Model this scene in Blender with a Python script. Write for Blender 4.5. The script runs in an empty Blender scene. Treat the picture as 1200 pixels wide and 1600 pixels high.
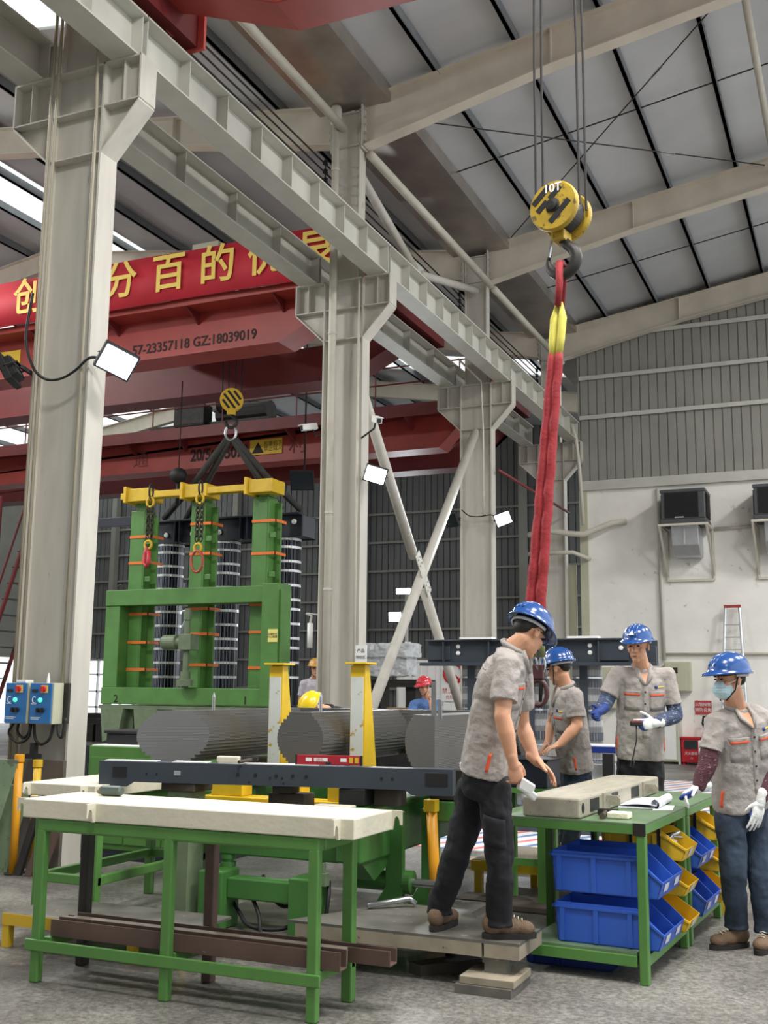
import bpy, bmesh, math, random
from mathutils import Vector, Matrix
random.seed(7)
S = bpy.context.scene
COL = S.collection
# ------------------------------------------------------------------ camera
cam_d = bpy.data.cameras.new('camera'); cam = bpy.data.objects.new('camera', cam_d); COL.objects.link(cam)
cam_d.sensor_fit = 'VERTICAL'; cam_d.sensor_height = 36.0; cam_d.lens = 1692.3 / 1600 * 36.0
cam_d.clip_start = 0.05; cam_d.clip_end = 300
_r = Vector((0.91515, 0.40298, 0.00977)); _u = Vector((0.05646, -0.15214, 0.98675)); _f = Vector((-0.39913, 0.90247, 0.16198))
cam.matrix_world = Matrix(((_r.x, _u.x, -_f.x, 0), (_r.y, _u.y, -_f.y, 0), (_r.z, _u.z, -_f.z, 1.57), (0, 0, 0, 1)))
S.camera = cam
# ------------------------------------------------------------------ light
S.view_settings.view_transform = 'Standard'; S.view_settings.look = 'None'
S.view_settings.gamma = 1; S.view_settings.use_curve_mapping = False
S.view_settings.exposure = 0.0
W = bpy.data.worlds.new('sky'); S.world = W; W.use_nodes = True
bg = W.node_tree.nodes['Background']; bg.inputs[0].default_value = (0.93, 0.97, 1.0, 1); bg.inputs[1].default_value = 1.5
S.cycles.max_bounces = 6; S.cycles.diffuse_bounces = 4; S.cycles.glossy_bounces = 3; S.cycles.transmission_bounces = 4
S.cycles.sample_clamp_indirect = 6.0

def area(name, loc, size, power, target=None, color=(1, 0.98, 0.94), sy=None):
    l = bpy.data.lights.new(name, 'AREA'); l.energy = power; l.size = size; l.color = color
    if sy: l.shape = 'RECTANGLE'; l.size_y = sy
    o = bpy.data.objects.new(name, l); COL.objects.link(o); o.location = loc
    d = Vector(target) - Vector(loc) if target else Vector((0, 0, -1))
    o.rotation_euler = d.to_track_quat('-Z', 'Y').to_euler()
    return o
# added overhead fill lights, no fixtures built, under the roof of the two halls (all above the picture)
area('overhead_fill_light', (-1.0, 2.5, 9.8), 1.6, 700)
area('overhead_fill_light', (2.5, 5.5, 10.4), 1.6, 800)
area('overhead_fill_light', (4.5, 12.0, 10.8), 1.6, 800)
area('overhead_fill_light', (4.5, 19.0, 10.8), 1.6, 800)
area('overhead_fill_light', (1.5, -4.0, 10.6), 1.6, 200)
area('overhead_fill_light', (-12.5, 7.0, 10.4), 1.6, 700)
area('overhead_fill_light', (-19.0, 13.0, 11.0), 1.6, 800)

def fill_point(name, loc, power):
    l = bpy.data.lights.new(name, 'POINT'); l.energy = power; l.shadow_soft_size = 0.4; o = bpy.data.objects.new(name, l); COL.objects.link(o); o.location = loc
fill_point('roof_fill_light', (-16, 7.5, 8.6), 420); fill_point('roof_fill_light', (-23, 14, 8.8), 420)  # point lights added out of view to brighten the left roof lining
# ------------------------------------------------------------------ materials
def lin(c):
    return tuple(((v / 255) / 12.92 if v / 255 <= 0.04045 else ((v / 255 + 0.055) / 1.055) ** 2.4) for v in c)
MATS = {}
def mat(name, rgb, rough=0.6, metal=0.0, var=0.0, scale=6.0, rgb2=None, thr=None, bump=0.0, bscale=40.0, spec=0.5, stretch=None, emit=0.0, alpha=1.0, coat=0.0):
    """procedural principled material; rgb2 + thr = patches of wear or dirt, var = gentle value variation"""
    m = bpy.data.materials.new(name); m.use_nodes = True; MATS[name] = m
    nt = m.node_tree; N = nt.nodes; L = nt.links; b = N['Principled BSDF']
    b.inputs['Base Color'].default_value = (*lin(rgb), 1); b.inputs['Roughness'].default_value = rough
    b.inputs['Metallic'].default_value = metal; b.inputs['Specular IOR Level'].default_value = spec
    if coat: b.inputs['Coat Weight'].default_value = coat; b.inputs['Coat Roughness'].default_value = 0.1
    if emit:
        b.inputs['Emission Color'].default_value = (*lin(rgb), 1); b.inputs['Emission Strength'].default_value = emit
    if alpha < 1: b.inputs['Alpha'].default_value = alpha
    co = None
    if var or rgb2 or bump:
        tc = N.new('ShaderNodeTexCoord'); co = tc.outputs['Object']
        if stretch:
            mp = N.new('ShaderNodeMapping'); mp.inputs['Scale'].default_value = stretch
            L.new(co, mp.inputs['Vector']); co = mp.outputs['Vector']
    col = None
    if var:
        n = N.new('ShaderNodeTexNoise'); n.inputs['Scale'].default_value = scale; n.inputs['Detail'].default_value = 6
        L.new(co, n.inputs['Vector'])
        r = N.new('ShaderNodeValToRGB'); r.color_ramp.elements[0].position = 0.3; r.color_ramp.elements[1].position = 0.7
        c = lin(rgb); r.color_ramp.elements[0].color = (*[max(0, v * (1 - var)) for v in c], 1)
        r.color_ramp.elements[1].color = (*[min(1, v * (1 + var * 0.6)) for v in c], 1)
        L.new(n.outputs['Fac'], r.inputs['Fac']); col = r.outputs['Color']
    if rgb2:
        n = N.new('ShaderNodeTexNoise'); n.inputs['Scale'].default_value = scale * 2.3; n.inputs['Detail'].default_value = 8
        n.inputs['Roughness'].default_value = 0.65
        L.new(co, n.inputs['Vector'])
        r = N.new('ShaderNodeValToRGB'); t = thr or 0.6
        r.color_ramp.elements[0].position = t; r.color_ramp.elements[1].position = min(1, t + 0.06)
        L.new(n.outputs['Fac'], r.inputs['Fac'])
        mx = N.new('ShaderNodeMix'); mx.data_type = 'RGBA'
        L.new(r.outputs['Color'], mx.inputs['Factor'])
        if col: L.new(col, mx.inputs[6])
        else: mx.inputs[6].default_value = (*lin(rgb), 1)
        mx.inputs[7].default_value = (*lin(rgb2), 1); col = mx.outputs[2]
    if col: L.new(col, b.inputs['Base Color'])
    if bump:
        n = N.new('ShaderNodeTexNoise'); n.inputs['Scale'].default_value = bscale; n.inputs['Detail'].default_value = 4
        L.new(co, n.inputs['Vector'])
        bp = N.new('ShaderNodeBump'); bp.inputs['Strength'].default_value = bump; bp.inputs['Distance'].default_value = 0.02
        L.new(n.outputs['Fac'], bp.inputs['Height']); L.new(bp.outputs['Normal'], b.inputs['Normal'])
    return m
def bands(name, rgb, rgb2, axis, freq, rough=0.5, metal=0.0, thr=0.5, noise=0.0, bump=0.3):
    """material with straight bands along one object axis (sheet layers, stripes)"""
    m = bpy.data.materials.new(name); m.use_nodes = True; MATS[name] = m
    nt = m.node_tree; N = nt.nodes; L = nt.links; b = N['Principled BSDF']
    b.inputs['Roughness'].default_value = rough; b.inputs['Metallic'].default_value = metal
    tc = N.new('ShaderNodeTexCoord'); w = N.new('ShaderNodeTexWave'); w.wave_type = 'BANDS'; w.bands_direction = axis
    w.inputs['Scale'].default_value = freq; w.inputs['Distortion'].default_value = noise; w.inputs['Detail'].default_value = 2
    L.new(tc.outputs['Object'], w.inputs['Vector'])
    r = N.new('ShaderNodeValToRGB'); r.color_ramp.elements[0].position = max(0, thr - 0.1); r.color_ramp.elements[1].position = min(1, thr + 0.1)
    r.color_ramp.elements[0].color = (*lin(rgb), 1); r.color_ramp.elements[1].color = (*lin(rgb2), 1)
    L.new(w.outputs['Fac'], r.inputs['Fac']); L.new(r.outputs['Color'], b.inputs['Base Color'])
    if bump:
        bp = N.new('ShaderNodeBump'); bp.inputs['Strength'].default_value = bump; bp.inputs['Distance'].default_value = 0.004
        L.new(w.outputs['Fac'], bp.inputs['Height']); L.new(bp.outputs['Normal'], b.inputs['Normal'])
    return m

steel = mat('column_paint', (196, 192, 182), 0.55, var=0.10, scale=2.5, rgb2=(150, 144, 130), thr=0.66, stretch=(3, 3, 0.5))
steel2 = mat('beam_paint', (196, 195, 186), 0.5, var=0.08, scale=3, rgb2=(150, 145, 132), thr=0.68)
conduit_m = mat('conduit_beige', (170, 162, 142), 0.55, var=0.08, scale=4)
pipe_m = mat('pipe_paint', (205, 200, 186), 0.5, var=0.08, scale=4)
raft_m = mat('rafter_paint', (214, 206, 190), 0.6, var=0.1, scale=2)
roof_m = mat('roof_lining', (206, 208, 210), 0.45, var=0.08, scale=0.9)
purl_m = mat('galvanised_purlin', (128, 132, 136), 0.5, 0.1, var=0.15, scale=3)
gut_m = mat('gutter_steel', (172, 164, 156), 0.3, 0.6, var=0.25, scale=1.5)
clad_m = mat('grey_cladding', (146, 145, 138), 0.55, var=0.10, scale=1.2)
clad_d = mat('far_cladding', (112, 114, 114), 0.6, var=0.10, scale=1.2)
plaster = mat('white_plaster', (240, 238, 232), 0.8, var=0.06, scale=1.5, rgb2=(196, 190, 180), thr=0.64, bump=0.5, bscale=3)
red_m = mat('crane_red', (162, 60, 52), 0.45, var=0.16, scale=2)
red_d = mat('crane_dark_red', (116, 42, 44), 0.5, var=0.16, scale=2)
yel = mat('yellow_paint', (222, 184, 40), 0.45, var=0.12, scale=6, rgb2=(70, 60, 40), thr=0.68)
yel_w = mat('worn_white_yellow', (214, 176, 44), 0.5, var=0.1, scale=6)
orange_y = mat('bollard_orange', (232, 160, 32), 0.45, var=0.08, scale=8)
green = mat('green_paint', (84, 132, 64), 0.42, var=0.14, scale=4, rgb2=(48, 84, 40), thr=0.70)
green_d = mat('machine_green', (68, 118, 58), 0.38, var=0.18, scale=3, rgb2=(40, 70, 40), thr=0.68)
green_t = mat('bench_green', (96, 120, 88), 0.5, var=0.22, scale=5, rgb2=(120, 124, 108), thr=0.60)
cream = mat('cream_paint', (212, 207, 186), 0.5, var=0.06, scale=5, rgb2=(150, 140, 110), thr=0.70, bump=0.15, bscale=25)
slate = mat('slate_paint', (58, 65, 74), 0.4, var=0.08, scale=5)
navy = mat('dark_blue_black', (34, 38, 50), 0.4, var=0.12, scale=4)
black = mat('black_rubber', (24, 24, 26), 0.6, var=0.1, scale=9)
dark = mat('dark_steel', (58, 56, 54), 0.5, 0.5, var=0.25, scale=7)
rust = mat('primer_brown', (92, 72, 64), 0.6, var=0.2, scale=5, rgb2=(140, 128, 116), thr=0.66)
chrome = mat('bright_steel', (190, 192, 196), 0.3, 0.9, var=0.1, scale=8)
alu = mat('aluminium', (196, 200, 204), 0.4, 0.7, var=0.06, scale=8)
white = mat('white_paint', (236, 236, 234), 0.5, var=0.03, scale=6)
paper = mat('paper', (240, 240, 240), 0.8, var=0.03, scale=9)
wood = mat('timber', (150, 118, 82), 0.7, var=0.25, scale=4, stretch=(1, 6, 6))
wood_d = mat('dark_timber', (70, 62, 54), 0.75, var=0.35, scale=6)
plate_m = mat('worn_plate', (112, 110, 104), 0.5, 0.35, var=0.3, scale=5, rgb2=(160, 156, 148), thr=0.62)
plank_m = mat('dusty_plank', (150, 140, 122), 0.7, var=0.25, scale=6, rgb2=(84, 76, 66), thr=0.62)
cab_m = mat('cabinet_beige', (188, 188, 164), 0.5, var=0.05, scale=4)
cable_m = mat('rope_steel', (26, 23, 25), 0.7, 0.0, var=0.2, scale=30)
lens_m = mat('lamp_lens', (235, 248, 255), 0.3, emit=14.0)
txt_dark = mat('lettering_dark', (44, 30, 28), 0.7)
txt_white = mat('lettering_white', (232, 232, 232), 0.7)
txt_red = mat('lettering_red', (190, 40, 44), 0.6)
txt_gold = mat('lettering_gold', (240, 208, 96), 0.6)
glass_m = mat('dark_glass', (40, 46, 50), 0.1, spec=0.8)

# ------------------------------------------------------------------ mesh helpers
class MB:
    def __init__(self): self.b = bmesh.new()
    def _quadbox(self, P):
        v = [self.b.verts.new(p) for p in P]
        for f in ((0, 3, 2, 1), (4, 5, 6, 7), (0, 1, 5, 4), (1, 2, 6, 5), (2, 3, 7, 6), (3, 0, 4, 7)):
            self.b.faces.new([v[i] for i in f])
        return self
    def box(self, x0, x1, y0, y1, z0, z1):
        return self._quadbox([(x0, y0, z0), (x1, y0, z0), (x1, y1, z0), (x0, y1, z0), (x0, y0, z1), (x1, y0, z1), (x1, y1, z1), (x0, y1, z1)])
    def obox(self, c, ax, ay, az):
        """box from centre and three half-axis vectors"""
        c, ax, ay, az = Vector(c), Vector(ax), Vector(ay), Vector(az)
        return self._quadbox([c + sx * ax + sy * ay + sz * az for sz in (-1, 1) for sx, sy in ((-1, -1), (1, -1), (1, 1), (-1, 1))])
    def bar(self, p0, p1, w, h, up=(0, 0, 1)):
        p0, p1 = Vector(p0), Vector(p1); d = p1 - p0; t = d.normalized(); u = Vector(up)
        if abs(t.dot(u)) > 0.99: u = Vector((0, 1, 0))
        s = t.cross(u).normalized(); u = s.cross(t)
        return self.obox((p0 + p1) / 2, d / 2, s * w / 2, u * h / 2)
    def loft(self, rings, cap=True, closed=False):
        vs = [[self.b.verts.new(p) for p in r] for r in rings]; n = len(rings[0])
        k = len(vs)
        for i in range(k if closed else k - 1):
            a, c = vs[i], vs[(i + 1) % k]
            for j in range(n):
                try: self.b.faces.new((a[j], a[(j + 1) % n], c[(j + 1) % n], c[j]))
                except ValueError: pass
        if cap and not closed:
            self.b.faces.new(vs[0][::-1]); self.b.faces.new(vs[-1])
        return self
    def tube(self, pts, r, n=10, closed=False, flat=1.0, cap=True):
        pts = [Vector(p) for p in pts]; k = len(pts); R = r if isinstance(r, (list, tuple)) else [r] * k
        rings = []; ref = None
        for i, p in enumerate(pts):
            a = pts[(i - 1) % k] if (closed or i > 0) else p; c = pts[(i + 1) % k] if (closed or i < k - 1) else p
            t = (c - a).normalized()
            if ref is None: ref = Vector((0, 0, 1)) if abs(t.z) < 0.9 else Vector((0, 1, 0))
            s = t.cross(ref)
            if s.length < 1e-4: s = t.orthogonal()
            s.normalize(); u = s.cross(t).normalized(); ref = u
            rings.append([p + (s * math.cos(q) * flat + u * math.sin(q)) * R[i] for q in [2 * math.pi * j / n for j in range(n)]])
        return self.loft(rings, cap, closed)
    def cyl(self, p0, p1, r, r1=None, n=16): return self.tube([p0, p1], [r, r if r1 is None else r1], n)
    def lathe(self, c, axis, prof, n=24):
        """prof = (distance along axis, radius) pairs"""
        c, a = Vector(c), Vector(axis).normalized(); s = a.orthogonal().normalized(); u = a.cross(s)
        return self.loft([[c + a * h + (s * math.cos(q) + u * math.sin(q)) * max(r, 1e-4) for q in [2 * math.pi * j / n for j in range(n)]] for h, r in prof])
    def prism(self, poly, origin, ex, ey, ez):
        """2-D polygon in (ex, ey) at origin, swept by vector ez"""
        o, ex, ey, ez = Vector(origin), Vector(ex), Vector(ey), Vector(ez)
        return self.loft([[o + ex * a + ey * b for a, b in poly], [o + ex * a + ey * b + ez for a, b in poly]])
    def strip(self, prof, ez):
        """open sheet: polyline of points swept by ez"""
        ez = Vector(ez); v = [(self.b.verts.new(p), self.b.verts.new(Vector(p) + ez)) for p in prof]
        for i in range(len(v) - 1): self.b.faces.new((v[i][0], v[i + 1][0], v[i + 1][1], v[i][1]))
        return self
    def sph(self, c, r, n=16, sc=(1, 1, 1)):
        g = bmesh.ops.create_uvsphere(self.b, u_segments=n, v_segments=max(6, n // 2), radius=1.0)
        for v in g['verts']: v.co = Vector((v.co.x * r * sc[0], v.co.y * r * sc[1], v.co.z * r * sc[2])) + Vector(c)
        return self
    def build(self, name, m, parent=None, bev=0.0, smooth=False, origin=None):
        bm = self.b
        bmesh.ops.recalc_face_normals(bm, faces=bm.faces[:])
        if parent is not None: off = Vector(ORG[parent.name])
        elif origin is not None: off = Vector(origin)
        else:
            xs = [v.co for v in bm.verts]
            off = Vector(((min(v.x for v in xs) + max(v.x for v in xs)) / 2, (min(v.y for v in xs) + max(v.y for v in xs)) / 2, min(v.z for v in xs)))
        for v in bm.verts: v.co -= off
        me = bpy.data.meshes.new(name); bm.to_mesh(me); bm.free()
        return link(name, me, m, parent, off, bev, smooth)
ORG = {}
def link(name, me, m, parent, off, bev=0.0, smooth=False):
    o = bpy.data.objects.new(name, me); COL.objects.link(o)
    if m and not me.materials: me.materials.append(m)
    if smooth:
        for p in me.polygons: p.use_smooth = True
    if parent is not None: o.parent = parent
    else: o.location = off
    ORG[o.name] = tuple(off)
    if bev:
        md = o.modifiers.new('bevel', 'BEVEL'); md.width = bev; md.segments = 2; md.limit_method = 'ANGLE'; md.angle_limit = 0.6
    return o
def tag(o, label, cat, group=None, kind=None):
    o['label'] = label; o['category'] = cat
    if group: o['group'] = group
    if kind: o['kind'] = kind
    return o
def thing(name, label, cat, loc, group=None):
    o = bpy.data.objects.new(name, None); COL.objects.link(o); o.location = loc; o.empty_display_size = 0.1
    ORG[o.name] = tuple(loc); return tag(o, label, cat, group)
def struct(o, label=None):
    o['kind'] = 'structure'
    if label: o['label'] = label
    return o
def clone(o, delta, label=None, parent=None):
    """copy of a thing with copies of its parts and sub-parts, moved by delta"""
    c = o.copy(); COL.objects.link(c)
    if parent is not None: c.parent = parent
    else: c.location = Vector(o.location) + Vector(delta); ORG[c.name] = tuple(Vector(ORG[o.name]) + Vector(delta))
    if label: c['label'] = label
    for ch in o.children: clone(ch, (0, 0, 0), None, c)
    return c
FONT = bpy.data.curves.new('f', 'FONT').font
def text(s, size, loc, ex, ey, m, name='lettering', parent=None, depth=0.002, align='CENTER', bold=0.0, sx=1.0):
    """flat raised lettering; ex = reading direction, ey = up"""
    cu = bpy.data.curves.new(name, 'FONT'); cu.body = s; cu.size = size; cu.align_x = align; cu.align_y = 'CENTER'
    cu.extrude = depth; cu.offset = bold; cu.resolution_u = 3
    t = bpy.data.objects.new(name, cu); COL.objects.link(t)
    dg = bpy.context.evaluated_depsgraph_get(); dg.update()
    me = bpy.data.meshes.new_from_object(t.evaluated_get(dg)); bpy.data.objects.remove(t)
    ex, ey = Vector(ex).normalized(), Vector(ey).normalized(); ez = ex.cross(ey)
    off = Vector(ORG[parent.name]) if parent is not None else Vector(loc)
    mtx = Matrix(((ex.x * sx, ey.x, ez.x, loc[0] - off.x), (ex.y * sx, ey.y, ez.y, loc[1] - off.y), (ex.z * sx, ey.z, ez.z, loc[2] - off.z), (0, 0, 0, 1)))
    me.transform(mtx); me.name = name; me.materials.clear()
    return link(name, me, m, parent, off)
X, Y, Z = Vector((1, 0, 0)), Vector((0, 1, 0)), Vector((0, 0, 1))

# ------------------------------------------------------------------ setting: floor
def floor_mat():
    m = bpy.data.materials.new('concrete_floor'); m.use_nodes = True; nt = m.node_tree; N = nt.nodes; L = nt.links; b = N['Principled BSDF']
    tc = N.new('ShaderNodeTexCoord')
    def noise(sc, det=8, rough=0.6):
        n = N.new('ShaderNodeTexNoise'); n.inputs['Scale'].default_value = sc; n.inputs['Detail'].default_value = det; n.inputs['Roughness'].default_value = rough
        L.new(tc.outputs['Object'], n.inputs['Vector']); return n
    def ramp(n, p0, c0, p1, c1):
        r = N.new('ShaderNodeValToRGB'); e = r.color_ramp.elements
        e[0].position, e[1].position = p0, p1; e[0].color = (*lin(c0), 1); e[1].color = (*lin(c1), 1)
        L.new(n.outputs['Fac'], r.inputs['Fac']); return r
    base = ramp(noise(0.6, 10, 0.65), 0.32, (70, 68, 64), 0.66, (160, 157, 150))
    spots = ramp(noise(9, 10, 0.7), 0.60, (0, 0, 0), 0.66, (255, 255, 255))
    fine = ramp(noise(38, 6, 0.7), 0.38, (172, 172, 172), 0.65, (255, 255, 255))
    m1 = N.new('ShaderNodeMix'); m1.data_type = 'RGBA'; m1.blend_type = 'MIX'
    L.new(spots.outputs['Color'], m1.inputs['Factor']); L.new(base.outputs['Color'], m1.inputs[6]); m1.inputs[7].default_value = (*lin((126, 120, 110)), 1)
    m2 = N.new('ShaderNodeMix'); m2.data_type = 'RGBA'; m2.blend_type = 'MULTIPLY'; m2.inputs['Factor'].default_value = 1.0
    L.new(m1.outputs[2], m2.inputs[6]); L.new(fine.outputs['Color'], m2.inputs[7])
    L.new(m2.outputs[2], b.inputs['Base Color'])
    rr = N.new('ShaderNodeMapRange'); rr.inputs['To Min'].default_value = 0.28; rr.inputs['To Max'].default_value = 0.6
    L.new(noise(2.0).outputs['Fac'], rr.inputs['Value']); L.new(rr.outputs['Result'], b.inputs['Roughness'])
    return m
fl = MB(); fl.box(-34, 13, -14, 40, -0.3, 0.0)
struct(fl.build('floor', floor_mat()), 'worn grey concrete floor of the workshop')

# ------------------------------------------------------------------ setting: columns
CY = [7.79, 13.79, 19.79, 25.45]; FD = 0.25
def column(i, y0):
    y1 = y0 + FD; ym = (y0 + y1) / 2; b = MB()
    for x in (-7.12, -6.49): b.box(x, x + 0.022, y0, y1, 0, 7.6)
    b.box(-7.10, -6.49, ym - 0.015, ym, 0, 7.6)
    b.box(-7.59, -6.05, y0, y1, 7.58, 7.6)                                   # top plate of the bracket
    for sx, xe, xf in ((-1, -7.59, -7.12), (1, -6.05, -6.468)):
        xa, xb = sorted((xe, xf))
        b.box(xe - 0.01, xe + 0.01, y0, y1, 7.14, 7.6)
        b.box(xa, xb, y0 + 0.004, y1 - 0.004, 7.14, 7.155)
        b.prism([(xe, 7.14), (xf, 6.68), (xf, 6.66), (xe, 7.115)], (0, y0, 0), X, Z, (0, FD, 0))
        b.prism([(xe, 7.6), (xf, 7.6), (xf, 6.68), (xe, 7.14)], (0, ym - 0.015, 0), X, Z, (0, 0.015, 0))
        xs = xe - sx * 0.2; b.box(xs - 0.006, xs + 0.006, y0 + 0.02, ym - 0.01, 7.155, 7.58)
    for z in (7.14, 6.67): b.box(-7.10, -6.49, y0 + 0.012, ym - 0.01, z, z + 0.014)
    for x in (-7.02, -6.58): b.box(x, x + 0.018, y0 + 0.02, y1 - 0.02, 7.6, 10.28)      # upper shaft
    b.box(-7.01, -6.58, ym - 0.06, ym - 0.045, 7.6, 10.28)
    for z in (9.72, 10.26): b.box(-7.02, -6.56, y0 + 0.02, y1 - 0.02, z, z + 0.02)
    b.box(-6.545, -6.52, y0 + 0.0, y1, 9.66, 10.42)                           # end plates of the rafter joint
    b.box(-7.06, -7.035, y0 + 0.0, y1, 9.66, 10.3)
    for k in range(5):
        z = 9.78 + k * 0.13
        for yy in (y0 + 0.05, y1 - 0.05):
            b.cyl((-6.60, yy, z), (-6.47, yy, z), 0.018, n=6); b.cyl((-7.10, yy, z), (-6.98, yy, z), 0.018, n=6)
    o = b.build('steel_column', steel)
    return struct(o, ['steel crane column nearest the camera, with blue control boxes', 'steel crane column in mid picture with a white downpipe',
                      'third steel crane column behind the crossed braces', 'farthest steel crane column beside the back wall'][i])
for i, y in enumerate(CY): column(i, y)

# ------------------------------------------------------------------ crane runway beams, each bay its own beam
def runway(x, y0, y1, label):
    t = thing('crane_runway_beam', label, 'runway beam', (x, (y0 + y1) / 2, 7.6), 'runway beams on the column brackets')
    b = MB(); b.box(x - 0.15, x + 0.15, y0, y1, 7.602, 7.622); b.box(x - 0.17, x + 0.17, y0, y1, 8.05, 8.07); b.box(x - 0.006, x + 0.006, y0, y1, 7.622, 8.05)
    b.build('girder', steel2, t)
    n = round((y1 - y0) / (0.75 if x > -7 else 1.15)); s = None
    for k in range(n + 1):
        y = y0 + 0.03 + (y1 - y0 - 0.06) * k / n
        if s is None:
            s = MB(); s.box(x + 0.006, x + 0.14, y - 0.006, y + 0.006, 7.622, 8.05); s.box(x - 0.14, x - 0.006, y - 0.006, y + 0.006, 7.622, 8.05)
            s = s.build('stiffener', steel2, t); ys = y
        else:
            c = s.copy(); COL.objects.link(c); c.location = (0, y - ys, 0)
    r = MB(); r.box(x - 0.05, x + 0.05, y0, y1, 8.07, 8.08); r.box(x - 0.01, x + 0.01, y0, y1, 8.08, 8.15); r.box(x - 0.035, x + 0.035, y0, y1, 8.15, 8.19)
    r.build('rail', dark, t); return t
BN = ['in the bay nearest the camera', 'between the first and second columns', 'between the second and third columns', 'in the farthest bay before the back wall']
for k, (a, c) in enumerate(((1.9, 7.91), (7.93, 13.91), (13.93, 19.91), (19.93, 25.5))):
    runway(-6.25, a, c, 'grey steel runway beam on the right brackets ' + BN[k])
    runway(-7.40, a, c, 'grey steel runway beam on the left brackets ' + BN[k])

# ------------------------------------------------------------------ roof
def rafter(y, pts, fl=0.22, name='rafter'):
    """I-section rafter; pts = list of (x, z_top, depth)"""
    b = MB()
    for (xa, za, da), (xb, zb, db) in zip(pts, pts[1:]):
        for off in (0, 1):
            pa, pb = za - off * da, zb - off * db
            b.prism([(xa, pa), (xb, pb), (xb, pb - 0.018), (xa, pa - 0.018)], (0, y - fl / 2, 0), X, Z, (0, fl, 0))
        b.prism([(xa, za), (xb, zb), (xb, zb - db), (xa, za - da)], (0, y - 0.006, 0), X, Z, (0, 0.012, 0))
        b.prism([(xb - 0.006, zb), (xb + 0.006, zb), (xb + 0.006, zb - db), (xb - 0.006, zb - db)], (0, y - fl / 2 + 0.01, 0), X, Z, (0, fl - 0.02, 0))
    return b.build(name, raft_m)
zr = lambda x: 11.47 + 0.158 * x                      # purlin underside, right hall
zl = lambda x: 10.42 + 0.16 * (-6.9 - x) if x > -18 else 10.42 + 0.16 * 11.1 - 0.16 * (-18 - x)
RY = [1.9, 7.9, 13.9, 19.9, 25.5]
for i, y in enumerate(RY):
    struct(rafter(y, [(-6.5, zr(-6.5) + 0.02, 0.76), (-3.6, zr(-3.6), 0.56), (0.0, zr(0), 0.54), (10, zr(10), 0.6)]), 'sloping grey roof rafter of the right hall')
for y in RY[1:] + [31.5]:
    struct(rafter(y, [(-7.06, zl(-7.06), 0.62), (-10, zl(-10), 0.5), (-18, zl(-18), 0.5), (-31, zl(-31), 0.6)]), 'sloping grey roof rafter of the left hall')
for k in range(-0, 12):
    x = -5.35 + 1.22 * k; z = zr(x)
    b = MB(); b.box(x - 0.03, x + 0.03, -4, 25.6, z, z + 0.17); b.box(x - 0.03, x + 0.05, -4, 25.6, z, z + 0.012)
    struct(b.build('purlin', purl_m), 'dark roof purlin running along the right hall')
for k in range(15):
    x = -8.0 - 1.5 * k; z = zl(x)
    b = MB(); b.box(x - 0.03, x + 0.03, 2, 37.5, z, z + 0.17); b.box(x - 0.05, x + 0.03, 2, 37.5, z, z + 0.012)
    struct(b.build('purlin', purl_m), 'dark roof purlin running along the left hall')
b = MB(); x0, x1 = -6.45, 10.5
b._quadbox([(x0, -13, zr(x0) + 0.18), (x1, -13, zr(x1) + 0.18), (x1, 25.9, zr(x1) + 0.18), (x0, 25.9, zr(x0) + 0.18)] + [(x0, -13, zr(x0) + 0.25), (x1, -13, zr(x1) + 0.25), (x1, 25.9, zr(x1) + 0.25), (x0, 25.9, zr(x0) + 0.25)])
struct(b.build('ceiling', roof_m), 'pale grey roof lining of the right hall')
# left roof sheets with gaps where the translucent strips lie
def roof_sheet(xa, xb, ya, yb, name, m, lab):
    b = MB(); za, zb = zl(xa) + 0.18, zl(xb) + 0.18
    b._quadbox([(xa, ya, za), (xb, ya, zb), (xb, yb, zb), (xa, yb, za), (xa, ya, za + 0.05), (xb, ya, zb + 0.05), (xb, yb, zb + 0.05), (xa, yb, za + 0.05)])
    return struct(b.build(name, m), lab)
sky_m = bpy.data.materials.new('translucent_sheet'); sky_m.use_nodes = True
_n = sky_m.node_tree.nodes; _l = sky_m.node_tree.links; _n.remove(_n['Principled BSDF'])
_t = _n.new('ShaderNodeBsdfTransparent'); _t.inputs[0].default_value = (0.95, 0.96, 0.94, 1); _d = _n.new('ShaderNodeBsdfTranslucent'); _d.inputs[0].default_value = (0.9, 0.9, 0.86, 1)
_x = _n.new('ShaderNodeMixShader'); _x.inputs[0].default_value = 0.35
_l.new(_t.outputs[0], _x.inputs[1]); _l.new(_d.outputs[0], _x.inputs[2]); _l.new(_x.outputs[0], _n['Material Output'].inputs[0])
LR = 'pale roof lining of the left hall'
roof_sheet(-7.35, -9.6, -13, 28.6, 'ceiling', roof_m, LR); roof_sheet(-9.6, -11.0, -13, 9.4, 'ceiling', roof_m, LR); roof_sheet(-9.6, -11.0, 11.4, 28.6, 'ceiling', roof_m, LR)
roof_sheet(-11.0, -15.3, -13, 28.6, 'ceiling', roof_m, LR); roof_sheet(-17.3, -18, -13, 28.6, 'ceiling', roof_m, LR)
roof_sheet(-14.5, -18, 28.6, 37.5, 'ceiling', roof_m, LR); roof_sheet(-7.35, -14.5, 30.4, 37.5, 'ceiling', roof_m, LR)
roof_sheet(-18, -21.5, -13, 37.5, 'ceiling', roof_m, LR); roof_sheet(-30.2, -31, -13, 37.5, 'ceiling', roof_m, LR)
SL = 'bright translucent roof strip of the left hall'
for a in ((-9.6, -11.0, 9.4, 11.4), (-15.3, -17.3, 2, 28.6), (-7.35, -14.5, 28.6, 30.4), (-21.5, -30.2, 2, 37.5)):
    roof_sheet(*a, 'window_1', sky_m, SL)
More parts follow.
